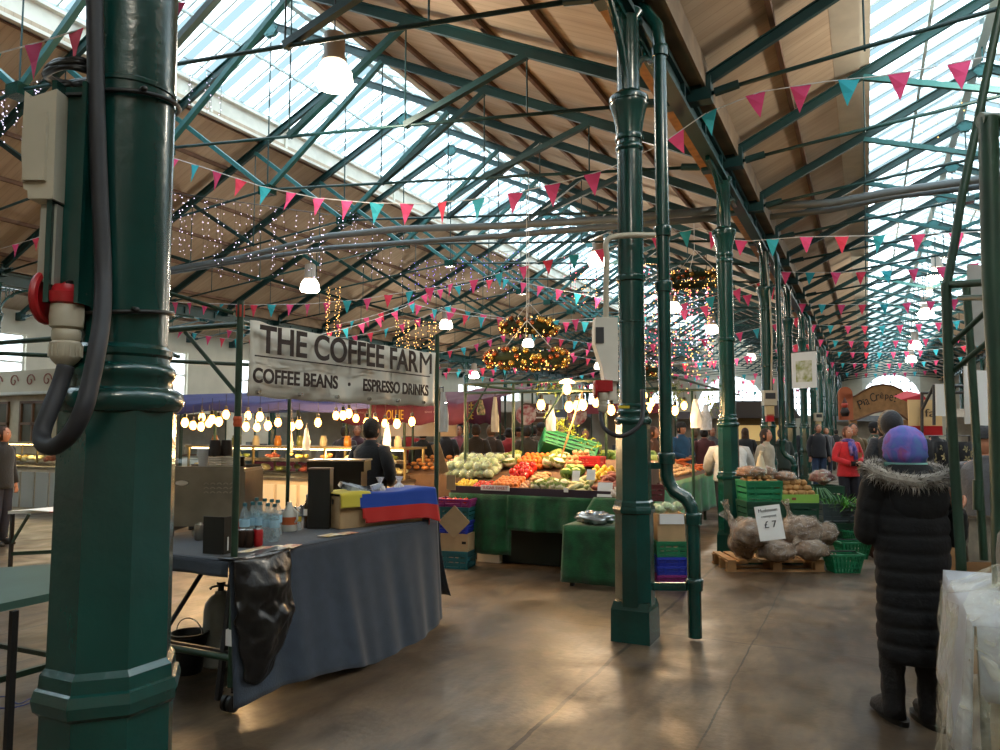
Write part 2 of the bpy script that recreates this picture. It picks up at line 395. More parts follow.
def lantern(xc, g, zedge, up, step, side_boards=True):
    """raised glazing of half width g about ridge xc; zedge is the height of the boarding at its edge"""
    ze = zedge+up; zr = ze+SL*g
    wn[0] += 1
    b = MB()
    n = int((YE-YB)/step)
    for i in range(n+1):
        y = YB+i*step
        for s_ in (-1, 1): b.bar((xc+s_*g, y, ze), (xc, y, zr), .032, .06)
    b.bar((xc, YB, zr), (xc, YE, zr), .12, .14)
    for s_ in (-1, 1):
        b.bar((xc+s_*g, YB, ze), (xc+s_*g, YE, ze), .1, .08)
        b.bar((xc+s_*g*.5, YB, (ze+zr)/2-.06), (xc+s_*g*.5, YE, (ze+zr)/2-.06), .04, .05)
    o = struct(b.build('window_%d' % wn[0], mat('glazing_bar_grey', 'b4c4c4', .6), noauto=True))
    for s_ in (-1, 1):
        MB().add([(xc+s_*g, YB, ze+.03), (xc, YB, zr+.03), (xc, YE, zr+.03), (xc+s_*g, YE, ze+.03)], [(0, 1, 2, 3)]).build('pane', LANTERNGLASS, o)
    for k, s_ in enumerate((-1, 1)):
        wb = MB()
        x = xc+s_*g
        wb.box((x+s_*.04, (YB+YE)/2, (zedge+ze)/2-.05), (.06, YE-YB, ze-zedge+.12))
        wb.box((x, (YB+YE)/2, zedge-.08), (.2, YE-YB, .06)); wb.box((x-s_*.03, (YB+YE)/2, ze-.06), (.12, YE-YB, .06))
        y = YB
        while y < YE: wb.box((x-s_*.01, y, (zedge+ze)/2), (.06, .06, ze-zedge)); y += SP
        ci[0] += 1
        struct(wb.build('trim_%d' % ci[0], WHITE, noauto=True))
G1 = 2.35; G2 = 1.6
pw = [.35, 1.42, 2.5, 3.6, 4.7, 5.7]
slope(XA, -1, HW-G1, ZV, pw); slope(XL, 1, HW-G1, ZV, pw)
lantern(XC, G1, ZV+.22+SL*(HW-G1), .5, SP/4)
pn = [.9]
slope(XA, 1, HN-G2, ZV, pn); slope(XR, -1, HN-G2, ZV, pn); lantern(XN, G2, ZV+.22+SL*(HN-G2), .16, SP/4)
slope(XL, -1, HN-G2, ZV, pn); slope(XW, 1, HN-G2, ZV, pn); lantern(XM, G2, ZV+.22+SL*(HN-G2), .16, SP/4)
slope(XR, 1, 7.1, ZV, [1, 2.2, 3.4])
# white soffit boards beside the aisle glazing
ci[0] += 1
struct(MB().bar((XN-G2-.16, YB, ZV+.16+SL*(HN-G2-.16)), (XN-G2-.16, YE, ZV+.16+SL*(HN-G2-.16)), .3, .03).build('trim_%d' % ci[0], WHITE, noauto=True))
# ---- valley beams with gutter boxes
TAN = mat('lit_pine_boards', 'a8753c', .6, 0, .2, 8)
def valley(x, label):
    t = thing('valley_beam', (x, YB, ZV-.3), label, 'beam', group='beams along the column lines')
    g = MB(); g.box((x, (YB+YE)/2, ZV-.02), (.12, YE-YB, .05)); g.box((x, (YB+YE)/2, ZV-.27), (.16, YE-YB, .05)); g.box((x, (YB+YE)/2, ZV-.15), (.03, YE-YB, .24))
    y = YB
    while y < YE: g.box((x, y, ZV-.15), (.12, .04, .22)); y += SP/2
    g.build('girder', IRON, t, world=True)
    w = MB(); w.box((x-.19, (YB+YE)/2, ZV-.05), (.2, YE-YB, .06), 0); w.build('soffit_board', TAN, t, world=True)
    k = MB(); k.box((x, (YB+YE)/2, ZV+.1), (.42, YE-YB, .12)); k.box((x+.2, (YB+YE)/2, ZV+.16), (.04, YE-YB, .3)); k.box((x-.2, (YB+YE)/2, ZV+.16), (.04, YE-YB, .3))
    k.build('gutter_box', mat('gutter_timber', '7a6650', .7, 0, .2, 3), t, world=True)
valley(XA, 'long green girder with timber gutter above the nearest line of columns')
valley(XL, 'long green girder above the far left line of columns')
valley(XR, 'long green girder above the right hand line of columns')
# ---- trusses
def make_truss(hw, nodes, king, rise, thick, name, label):
    t = thing(name, (0, 0, ZV), label, 'roof truss')
    ap = SL*hw; kb = -.05+rise*hw
    for s_ in (-1, 1):
        b = MB(); b.bar((s_*hw, 0, 0), (0, 0, ap), thick*.55, thick); b.bar((s_*hw, 0, thick*.5), (0, 0, ap+thick*.5), thick*1.1, .015); b.build('rafter', IRON, t)
        b = MB(); b.box((s_*(hw-.12), 0, .0), (.3, .16, .26)); b.tube([(s_*(hw-.3), 0, -.04), (s_*(hw-.55), 0, .0)], .05, 8); b.build('shoe', IRON, t)
    MB().tube([(-hw+.2, 0, -.05), (-hw*.5, 0, -.05+rise*hw*.5), (0, 0, kb), (hw*.5, 0, -.05+rise*hw*.5), (hw-.2, 0, -.05)], .024, 8).build('tie_rod', IRON, t, smooth=1)
    for s_ in (-1, 1):
        for i, a in enumerate(nodes):
            nx = nodes[i+1] if i+1 < len(nodes) else hw
            p = (s_*(hw-a), 0, SL*a-.04); q = (s_*(hw-nx), 0, -.05+rise*nx)
            MB().bar(p, q, thick*.6, thick*.62).build('strut', IRONL if i == len(nodes)-1 else IRON, t)
            MB().tube([(s_*(hw-a), 0, SL*a), (s_*(hw-a), 0, -.09+rise*a)], .011, 6).build('hanger_rod', IRON, t)
    MB().tube([(0, 0, ap), (0, 0, kb)], .013, 6).build('king_rod', IRON, t)
    g = MB(); w = king
    pts = [(-w, -.35*w), (-.45*w, .35*w), (.45*w, .35*w), (w, -.35*w), (.45*w, -w), (-.45*w, -w)]
    vs = [(x, -.045, ap+z) for x, z in pts]+[(x, .045, ap+z) for x, z in pts]
    g.add(vs, [tuple(range(6)), tuple(range(11, 5, -1))]+[(i, i+6, (i+1) % 6+6, (i+1) % 6) for i in range(6)])
    for i in range(6): g.tube([(pts[i][0]*.7, -.06, ap+pts[i][1]*.7-.02), (pts[i][0]*.7, -.045, ap+pts[i][1]*.7-.02)], .014, 6)
    g.build('gusset_plate', IRONL, t)
    MB().box((0, 0, kb-.02), (king*1.3, .2, king*.8)).build('casting', GREEN, t)
    MB().tube([(0, 0, ap+.1), (0, 0, ap+.75)], .012, 6).build('lantern_post', IRONL, t)
    return t
tw = make_truss(HW, [1.9, 3.64, 5.6], .2, .1, .13, 'roof_truss', '')
tn = make_truss(HN, [1.75], .13, .1, .11, 'roof_truss', '')
firstW = firstN = True
for k in range(-1, NY):
    y = Y0+SP*k
    if y > YE-.3: break
    n_ = ORD[k+1]
    lab = 'green iron truss over the wide nave, %s from the camera' % n_
    if firstW: tw.location = (XC, y, ZV); tw['label'] = lab; tw['group'] = 'trusses over the wide nave'; firstW = False
    else: dup(tw, (XC, y, ZV), 0, lab, 'trusses over the wide nave')
    lab = 'small iron truss over the right aisle, %s from the camera' % n_
    if firstN: tn.location = (XN, y, ZV); tn['label'] = lab; tn['group'] = 'trusses over the right aisle'; firstN = False
    else: dup(tn, (XN, y, ZV), 0, lab, 'trusses over the right aisle')
    if k > 2: dup(tn, (XM, y, ZV), 0, 'small iron truss over the far left aisle, %s of that row' % ORD[k-3], 'trusses over the left aisle')
# ---- cast-iron columns
def make_column():
    t = thing('iron_column', (XA, 1.25, 0), '', 'column')
    OC = 8; R = 1/math.cos(pi/8)
    b = MB(); b.lathe((0, 0, 0), [(.214, 0), (.214, .01), (.21, .24), (.185, .30)], 4, .5); b.build('plinth', GREEN, t)
    MB().lathe((0, 0, 0), [(.142*R, .22), (.136*R, .95), (.139*R, .97)], 8, .5).build('lower_shaft', GREEN, t)
    b = MB(); b.lathe((0, 0, 0), [(.138*R, .955), (.148*R, .965), (.153*R, .99), (.147*R, 1.012), (.14*R, 1.016), (.138*R, 1.045), (.127*R, 1.058)], 8, .5); b.build('collar', GREEN, t)
    MB().lathe((0, 0, 0), [(.127*R, 1.04), (.124*R, 1.645)], 8, .5).build('octagonal_shaft', GREEN, t)
    b = MB(); b.lathe((0, 0, 0), [(.125, 1.64), (.137, 1.648), (.144, 1.66), (.146, 1.672), (.142, 1.688), (.13, 1.698), (.12, 1.702), (.118, 1.72), (.123, 1.728), (.126, 1.74), (.122, 1.752), (.112, 1.76), (.11, 1.775), (.116, 1.782), (.116, 1.795), (.104, 1.806)], 32); b.build('moulded_ring', GREEN, t, smooth=SH)
    MB().lathe((0, 0, 0), [(.104, 1.80), (.099, 3.85)], 32).build('shaft', GREEN, t, smooth=SH)
    b = MB(); b.lathe((0, 0, 2.8), [(.1, -.03), (.118, -.02), (.122, 0), (.118, .02), (.1, .03)], 28); b.lathe((0, 0, 2.45), [(.1, -.01), (.106, -.005), (.106, .005), (.1, .01)], 28); b.build('shaft_ring', GREEN, t, smooth=SH)
    b = MB(); b.lathe((0, 0, 0), [(.1, 3.7), (.1, 3.83), (.109, 3.84), (.111, 3.86), (.109, 3.88), (.1, 3.89), (.1, 3.92), (.112, 3.925), (.115, 3.945), (.112, 3.965), (.103, 3.97), (.112, 4.06), (.13, 4.15), (.145, 4.2), (.15, 4.215), (.15, 4.235), (.157, 4.24), (.159, 4.26), (.157, 4.28), (.13, 4.29), (.12, 4.31), (.095, 4.33)], 28); b.build('capital', GREEN, t, smooth=SH)
    b = MB(); b.lathe((0, 0, 0), [(.092, 4.3), (.088, 4.95), (.12, 4.99), (.12, 5.0)], 24); b.build('head_post', GREEN, t, smooth=SH)
    for s_ in (-1, 1):
        b = MB(); pts = [(0, s_*(.09+1.0*(1-math.cos(u))), 4.32+.65*math.sin(u)) for u in [pi/2*i/10 for i in range(11)]]
        b.tube(pts, .03, 8)
        b.bar((0, s_*.1, 4.93), (0, s_*1.1, 4.93), .05, .06)
        for i in range(3, 9): b.bar(pts[i], (0, pts[i][1]-s_*.0, 4.92), .02, .03)
        c_ = (0, s_*.3, 4.78); b.tube([(0, c_[1]+.09*math.cos(a), c_[2]+.09*math.sin(a)) for a in [2*pi*i/14 for i in range(15)]], .014, 6)
        b.build('bracket', GREEN, t, smooth=SH)
    return t
c0 = make_column()
CY = [Y0+2*SP*k for k in range(14)]
place_names = ['close up beside the camera', 'with a drainpipe, beside the stacked crates', 'behind the potato pallet', 'fourth along the aisle']
for k, y in enumerate(CY):
    lab = 'green cast-iron column ' + (place_names[k] if k < 4 else '%s along the aisle' % ORD[k])
    if k == 0: c0['label'] = lab; c0['group'] = 'columns along the aisle'
    else: dup(c0, (XA, y, 0), 0, lab, 'columns along the aisle')
for k, y in enumerate(CY[2:]): dup(c0, (XL, y, 0), 0, 'green cast-iron column on the far left line, %s of its row' % ORD[k], 'columns on the far left line')
for k, y in enumerate(CY[6:]): dup(c0, (XR, y, 0), 0, 'green cast-iron column right of the aisle, %s of its row' % ORD[k], 'columns on the right line')
# ---- drainpipes
def make_pipe(label):
    t = thing('drainpipe', (XA+.42, CY[1]+.16, 0), label, 'drainpipe')
    o = Vector((XA+.42, CY[1]+.16, 0))
    x1 = .0; x0 = -.2
    pts = [(x0, 0, 4.75), (x0, 0, 1.38), (x0, 0, 1.25), (x0+.02, 0, 1.18), (x0+.06, 0, 1.12), (-.05, 0, 1.07), (-.01, 0, 1.0), (0, 0, .9), (0, 0, .02)]
    MB().tube([(x0-.25, 0, 5.2), (x0-.12, 0, 5.08), (x0-.02, 0, 4.92), (x0, 0, 4.75)]+pts[1:], .053, 16).build('pipe', GREEN, t, smooth=SH)
    for (x, z) in ((x0, 4.7), (x0, 3.2), (x0, 2.75), (x0, 1.38), (0, .92), (0, .42)):
        MB().lathe((x, 0, z), [(.053, -.05), (.066, -.045), (.068, .0), (.07, .03), (.064, .04), (.053, .045)], 18).build('joint_ring', GREEN, t, smooth=SH)
    MB().bar((-.42+.13, -.12, .40), (0, 0, .40), .03, .06).build('clamp_bar', GREEN, t)
    MB().bar((-.42+.1, -.1, 2.95), (x0, 0, 2.95), .03, .05).build('clamp_bar', GREEN, t)
    MB().bar((-.42+.1, -.1, 1.32), (x0, 0, 1.32), .03, .05).build('clamp_bar', GREEN, t)
    return t
dp = make_pipe('green iron drainpipe with an S bend beside the second column')
for k in (3, 5, 7, 9, 11): dup(dp, (XA+.42, CY[k]+.16, 0), 0, 'green iron drainpipe beside the %s column along the aisle' % ORD[k], 'drainpipes along the aisle')
# ---- grey cross ducts bridging the nave
DUCT = mat('grey_duct', '5b6468', .5)
tag(MB().tube([onY(150, 273, 10.9), onY(240, 258, 10.9), onY(330, 236, 10.9), onY(400, 229, 10.9), onY(500, 226, 10.9), onY(620, 219, 10.9), onY(716, 210, 10.9)], .06, 10).build('cross_pipe', DUCT, smooth=1), 'long grey pipe bowed across the wide nave under the trusses', 'pipe')
tag(MB().tube([onY(150, 276, 11.6), onY(240, 261, 11.6), onY(330, 248, 11.6), onY(500, 236, 11.6), onY(620, 226, 11.6), onY(728, 217, 11.6)], .05, 10).build('cross_pipe', DUCT, smooth=1), 'lower thin grey pipe crossing the wide nave', 'pipe')
tag(MB().tube([onY(768, 206, 12.6), onY(830, 203, 12.6), onY(890, 192, 12.6), onY(1010, 175, 12.6), onY(1200, 150, 12.6)], .06, 10).build('cross_pipe', DUCT, smooth=1), 'grey pipe crossing the right aisle', 'pipe')
tag(MB().tube([onY(770, 217, 13), onY(830, 210, 13), onY(890, 197, 13), onY(1010, 183, 13)], .05, 10).build('cross_pipe', DUCT, smooth=1), 'second grey pipe just below the one crossing the right aisle', 'pipe')
# ---- hanging lamps
def make_lamp():
    t = thing('pendant_lamp', (0, 0, 0), '', 'lamp')
    MB().lathe((0, 0, 0), [(.03, .5), (.13, .47), (.13, .2), (.15, .17), (.15, .12), (.1, .1)], 24).build('ballast_housing', mat('lamp_housing', '9a8d80', .5), t, smooth=SH)
    MB().lathe((0, 0, 0), [(.1, .12), (.17, .08), (.22, -.02), (.235, -.14), (.2, -.19), (.05, -.2)], 24).build('glass_refractor', LAMPG, t, smooth=SH)
    MB().tube([(0, 0, .5), (0, 0, 1.3)], .01, 6).build('suspension_rod', DKGREY, t)
    return t
lamp = make_lamp(); LN = 'high round hanging lamps'
lamps = [((334, 72), 8.9, 'big glowing hanging lamp high under the near roof glazing'), ((310, 284), 18, 'glowing hanging lamp above the coffee banner'),
 ((446, 323), 26, 'glowing hanging lamp right of the light curtain'), ((598, 257), 17, 'glowing hanging lamp just left of the second column'),
 ((673, 306), 23, 'glowing hanging lamp between drainpipe and third column'), ((712, 328), 27, 'glowing hanging lamp touching the left side of the third column'), ((528, 342), 30, 'small glowing lamp between the two bauble rings'),
 ((599, 365), 36, 'tiny glowing lamp behind the second column box'), ((751, 356), 38, 'small glowing lamp between third and fourth columns'), ((474, 374), 34, 'small pale lamp over the apron stall'), ((95, 400), 22, 'lamp hidden behind the near column'),
 ((937, 272), 19.5, 'brightest lamp hanging on the ridge of the right aisle'), ((926, 312), 23.4, 'second ridge lamp of the right aisle'), ((915, 344), 29, 'third ridge lamp of the right aisle'), ((911, 358), 34, 'fourth ridge lamp of the right aisle')]
lamps = [l for l in lamps if l[0][0] != 95]
FILL_LAMPS = [((XN, 9.2, 6.0), 'unseen fill lamp added over the right aisle, above the second and third columns'), ((XN, 3.6, 6.0), 'unseen fill lamp added over the right aisle, overhead'), ((XN, -2.0, 6.0), 'unseen fill lamp added over the right aisle, behind the viewpoint')]  # lamps out of view, added to brighten the right aisle ceiling
for i, ((px, py), d, lab) in enumerate(lamps):
    if i == 0: lamp.location = at(px, py, d); lamp['label'] = lab; lamp['group'] = LN
    else: dup(lamp, at(px, py, d), 0, lab, LN)
for q_, lab in FILL_LAMPS: dup(lamp, q_, 0, lab, LN)
def plight(p, e, col=(1, .72, .4), r=.12, spot=False):
    l = bpy.data.lights.new('bulb_light', 'POINT'); l.energy = e; l.color = col; l.shadow_soft_size = r
    o = bpy.data.objects.new('bulb_light', l); COL.objects.link(o); o.location = p; return o
for (px, py), d, lab in lamps: plight(at(px, py, d)-Vector((0, 0, .35)), 260, (1, .88, .7), .2)
for q_, lab in FILL_LAMPS: plight(Vector(q_)-Vector((0, 0, .35)), 260, (1, .9, .74), .2)  # fill light from the added lamps
# ---- bunting
flagc = [0]
FP_ = {}
def flag_mesh(m):
    if m.name in FP_: return FP_[m.name]
    me = bpy.data.meshes.new('flag'); a, hh = .1, .28
    vs = [(-a, -.001, 0), (a, -.001, 0), (.0, -.012, -hh), (-a, .001, 0), (a, .001, 0), (.0, -.009, -hh), (-a*.5, .01, -hh*.5), (a*.5, -.012, -hh*.5), (-a*.5, .012, -hh*.5), (a*.5, -.009, -hh*.5)]
    me.from_pydata(vs, [], [(0, 1, 7, 6), (6, 7, 2), (3, 8, 9, 4), (8, 5, 9), (0, 6, 8, 3), (1, 4, 9, 7), (6, 2, 5, 8), (2, 7, 9, 5), (0, 3, 4, 1)]); me.materials.append(m); me.update()
    FP_[m.name] = me; return me
PAT = [PINK, TURQ, PINK, REDP, TURQ, PINK, PINK]
def bunting(pts, label, step=.5, start=.2, size=1.0, group='strings of pink and turquoise bunting', pat=None):
    pts = [Vector(p) for p in pts]; r = thing('bunting', pts[0], label, 'bunting', group=group)
    # smooth the line
    MB().tube(pts, .006, 5).build('cord', CORD, r, world=True)
    acc = start; tot = 0; n = 0; pat = pat or PAT
    for p, q in zip(pts[:-1], pts[1:]):
        L_ = (q-p).length
        while acc <= tot+L_:
            c = p.lerp(q, (acc-tot)/L_); d = (q-p).normalized()
            o = bpy.data.objects.new('flag', flag_mesh(pat[n % len(pat)])); COL.objects.link(o); o.parent = r; o.location = c-r.location
            yaw = math.atan2(d.y, d.x); tilt_ = math.asin(max(-1, min(1, d.z)))
            rx = random.gauss(0, .12)
            o.rotation_euler = Euler((rx, -tilt_*.8+random.gauss(0, .05), yaw+random.gauss(0, .2)), 'XYZ'); o.scale = (size,)*3
            acc += step*random.uniform(.93, 1.07); n += 1
        tot += L_
def sag(a, b, s, n=14):
    a, b = Vector(a), Vector(b); return [a.lerp(b, i/n)-Vector((0, 0, s*4*(i/n)*(1-i/n))) for i in range(n+1)]
def ppl(ps, Y): return [onY(x, y, Y) for x, y in ps]
bunting(ppl([(-60, 68), (0, 53), (40, 42), (88, 27), (140, 12), (200, -4)], 3.5), 'nearest bunting string, crossing behind the top of the near column', .52, .25)
bunting(ppl([(-30, 258), (0, 249), (30, 240), (60, 230), (95, 212)], 8.0), 'short bunting string left of the near column', .55, .3, .85)
bunting(ppl([(170, 157), (205, 168), (260, 186), (316, 198), (370, 203), (420, 204), (470, 200), (520, 192), (570, 180), (608, 169), (660, 145), (706, 113)], 8.0), 'bunting string slung low above the coffee banner to the second column', .5, .1)
bunting(ppl([(707, 113), (760, 92), (823, 82), (880, 76), (930, 68), (1010, 52)], 8.0), 'nearest bunting string across the right aisle', .47, .02, pat=[TURQ, PINK, PINK, TURQ, PINK, PINK])
bunting(ppl([(100, 296), (172, 302), (250, 305), (310, 304), (364, 299), (412, 291), (478, 279), (540, 262), (610, 247), (700, 228), (735, 240)], 12.5), 'bunting string running just above the top of the coffee banner', .5, .2)
bunting(ppl([(735, 240), (750, 241), (800, 237), (860, 236), (930, 234), (1010, 230)], 12.5), 'second bunting string across the right aisle', .5, .1)
bunting(ppl([(336, 325), (369, 317), (407, 304), (432, 291), (500, 278), (560, 290), (610, 300)], 17), 'bunting string rising right from behind the coffee banner', .5, .1)
k = 0
for Y in (17, 21.5, 26, 30.5, 35, 41, 48):
    bunting(sag((XA+.1, Y, 5.0), (XR-.1, Y, 5.15), .25), 'bunting string across the right aisle, %s from the camera' % ORD[2+k], .5, .1); k += 1
k = 0
for Y, zz in ((15.2, 4.5), (17.0, 4.7), (21.5, 4.6), (24, 4.2), (28, 4.6), (33, 4.4), (40, 4.6), (48, 4.4)):
    bunting(sag((XL+.2, Y, zz), (XC-.5, Y+.8, zz+.3), .6), 'bunting string in the left half of the wide nave, %s of its kind' % ORD[k], .5, .1)
    bunting(sag((XC-.5, Y+.8, zz+.3), (XA, Y, zz), .6), 'bunting string in the right half of the wide nave, %s of its kind' % ORD[k], .5, .2); k += 1
# ---- fairy-light curtains
def octa(b, c, r):
    x, y, z = c; b.add([(x+r, y, z), (x-r, y, z), (x, y+r, z), (x, y-r, z), (x, y, z+r), (x, y, z-r)], [(0, 2, 4), (2, 1, 4), (1, 3, 4), (3, 0, 4), (2, 0, 5), (1, 2, 5), (3, 1, 5), (0, 3, 5)])
def curtain(p, q, drop, nx, nz, m, r, label, jit=.05, mats2=None):
    p, q = Vector(p), Vector(q); t = thing('fairy_light_curtain', p, label, 'string lights', group='curtains of fairy lights')
    w = MB(); w.tube([p, q], .006, 4); b = MB()
    for i in range(nx):
        top = p.lerp(q, (i+.5)/nx)+Vector((random.gauss(0, jit), random.gauss(0, jit), 0)); dd = drop*random.uniform(.6, 1.05)
        w.tube([top, top-Vector((0, 0, dd))], .0025, 3, False)
        for j in range(nz):
            if mats2: b.m(random.randrange(len(mats2)))
            octa(b, top+Vector((random.gauss(0, .02), random.gauss(0, .02), -dd*(j+random.uniform(.2, .8))/nz)), r*random.uniform(.6, 1.0))
    w.build('wire', BLACK, t, world=True)
    o = b.build('bulbs', mats2 or m, t, world=True); o['kind'] = 'stuff'
curtain(onY(168, 192, 9.2), onY(330, 215, 9.2), 1.4, 24, 9, FAIRYW, .012, 'white fairy lights hanging in rows right of the near column')
curtain(onY(335, 205, 12), onY(400, 235, 12), 1.2, 12, 8, FAIRYW, .012, 'white fairy lights hanging beneath the green castings')
curtain(onY(-5, 92, 6), onY(44, 80, 6), .8, 9, 8, FAIRYW, .012, 'white fairy lights left of the near column, by the coiled cable')
curtain(onY(180, 55, 8), onY(224, 80, 8), .75, 6, 7, FAIRYW, .01, 'short fairy light strings just right of the near column')
curtain(onY(395, 318, 16), onY(441, 321, 16), 1.6, 12, 13, FAIRYG, .016, 'golden light curtain above the right end of the coffee banner')
curtain(onY(326, 288, 12.5), onY(340, 288, 12.5), 1.5, 4, 22, FAIRYG, .014, 'column of warm lights above the banner', .08)
curtain(onY(410, 262, 18), onY(520, 250, 18), 1.3, 26, 7, FAIRYW, .014, 'pale light curtain in front of the far boarded slope', mats2=[FAIRYW, mat('fairy_blue', '8a7aff', .5, emit=5)])
curtain(onY(636, 262, 20), onY(722, 285, 20), 3.3, 30, 20, FAIRYG, .022, 'dense multicoloured light curtain between the second and third columns', .12, [FAIRYG, FAIRYR, FAIRYW])
curtain(onY(560, 255, 18), onY(607, 265, 18), 1.4, 10, 8, FAIRYG, .014, 'thin light curtain just left of the second column', .1, [FAIRYG, FAIRYR])
curtain(onY(905, 60, 14.5), onY(1010, 50, 14.5), 1.6, 10, 14, FAIRYG, .016, 'warm light strings at the ridge of the right aisle')
# ---- bauble rings
GOLD = mat('gold_bauble', 'c7a052', .25, .8); BRONZE = mat('bronze_bauble', '9b5530', .25, .8); FIR = mat('dark_fir_garland', '1f2d18', .9)
def bauble_ring(c, R, label, nb=44):
    t = thing('bauble_ring', c, label, 'christmas decoration', group='rings of gold baubles')
    b = MB(); b.tube([(R*math.cos(a), R*math.sin(a), 0) for a in [2*pi*i/28 for i in range(29)]], .07, 8, False)
    for i in range(260):
        a = random.uniform(0, 2*pi); e = random.uniform(0, 2*pi); rr = .07; d = Vector((math.cos(a)*math.cos(e), math.sin(a)*math.cos(e), math.sin(e)))
        p = Vector((R*math.cos(a), R*math.sin(a), 0))+d*rr; s_ = Vector((-math.sin(a), math.cos(a), 0))*.018; b.add([p-s_, p+s_, p+d*.09], [(0, 1, 2)])
    b.build('garland', FIR, t)
    n = MB().ball((0, 0, 0), .05, 10, 7).build('bauble', GOLD, t, smooth=1); k = 0
    n2 = MB().ball((0, 0, 0), .042, 10, 7).build('bauble', BRONZE, t, smooth=1)
    for i in range(nb):
        a = 2*pi*i/nb+random.uniform(-.05, .05); e = random.uniform(-1.2, 1.2)
        if i < 2: o = (n, n2)[i]
        else: o = (n if random.random() < .55 else n2).copy(); COL.objects.link(o); o.parent = t
        o.location = (math.cos(a)*(R+.1*math.cos(e)), math.sin(a)*(R+.1*math.cos(e)), .12*math.sin(e))
    f = MB()
    for i in range(90):
        a = random.uniform(0, 2*pi); e = random.uniform(0, 2*pi); octa(f, (math.cos(a)*(R+.13*math.cos(e)), math.sin(a)*(R+.13*math.cos(e)), .13*math.sin(e)), .011)
    o = f.build('lights', FAIRYG, t); o['kind'] = 'stuff'
    w = MB()
    for i in range(3): w.tube([(R*math.cos(i*2.09), R*math.sin(i*2.09), 0), (0, 0, R*1.1)], .006, 4)
    w.tube([(0, 0, R*1.1), (0, 0, 2.6)], .006, 4); w.build('hanging_wire', CORD, t)
bauble_ring(at(529, 327, 12), .36, 'upper ring of gold baubles and lights on a garland', 40)
bauble_ring(at(527, 359, 11.4), .54, 'lower, wider ring of gold baubles and lights on a garland', 60)
bauble_ring(at(695, 280, 16), .6, 'bauble ring hanging between the drainpipe and the third column', 40)
bauble_ring(at(640, 372, 15), .4, 'bauble ring hanging behind the second column', 30)
# ================================================================== FOREGROUND ELECTRICS
CAMR = YAW       # a root turned by this angle has x to the camera's right, y away from it
def local(root, p):      # world point -> root's local
    return Matrix.Rotation(-root.rotation_euler.z, 3, 'Z') @ (Vector(p)-root.location)
def trunk():
    b0 = at(71, 305, 1.72); t = thing('cable_trunking', b0, 'dark green upright trunking board fixed to the near column', 'trunking', CAMR)
    h = at(71, 88, 1.72).z-b0.z
    MB().box((0, .02, h/2), (.062, .05, h)).box((-.036, .0, h/2), (.012, .08, h)).box((.03, .0, h/2), (.01, .07, h)).build('board', GREEN, t)
    MB().lathe((0, -.01, .05), [(.006, 0), (.008, .004), (.004, .006)], 8).box((0, .0, h-.02), (.05, .03, .006)).build('screw', DKGREY, t)
trunk()
HB = mat('ivory_plastic', 'b5ad9a', .45, 0, .05, 8)
def sock(d, px0, px1, top, bot, label):
    c = at((px0+px1)/2, bot, d); t = thing('socket_box', c, label, 'electrical box', CAMR)
    w = (px1-px0)/750*d; h = (bot-top)/750*d
    b = MB(); b.loft([(0, .02, 0, w*.42, .05), (0, .01, .02, w*.5, .06), (0, .01, h*.85, w*.5, .06), (.01, .02, h*.95, w*.44, .05), (.015, .03, h, w*.3, .03)], 4)
    b.v = [Matrix.Rotation(pi/4, 3, 'Z') @ Vector((v.x*1.0, v.y, 0))*1.38+Vector((0, 0, v.z)) for v in b.v]
    b.build('housing', HB, t)
    return t
# near column: ivory box, bracket below, red socket with plug, thick cable
def ivory_box():
    p = at(50, 205, 1.72); t = thing('socket_box', p, 'ivory moulded box on the left of the near column', 'electrical box', CAMR)
    s = 1.72/750; prof = [(-17, 110), (-12, 106), (-12, 103), (15, 112), (16, 0), (-9, 0), (-10, 8), (-14, 10), (-18, 50)]
    pr = [(x*s, (y)*s) for x, y in prof]; n = len(pr)
    MB().add([(x, -.05, z) for x, z in pr]+[(x, .06, z) for x, z in pr], [tuple(range(n))[::-1], tuple(range(n, 2*n))]+[(i, (i+1) % n, (i+1) % n+n, i+n) for i in range(n)]).build('housing', HB, t)
    pr = [(x*s, y*s) for x, y in [(-1, -3), (15, -3), (15, -85), (-2, -80)]]; n = 4
    MB().add([(x, -.03, z) for x, z in pr]+[(x, .06, z) for x, z in pr], [tuple(range(n)), tuple(range(2*n-1, n-1, -1))]+[(i, i+n, (i+1) % n+n, (i+1) % n) for i in range(n)]).build('lower_bracket', mat('pale_grey', '9c988c', .5), t)
    MB().box((-.005, -.055, .12), (.05, .01, .16)).build('cover_ridge', HB, t)
ivory_box()
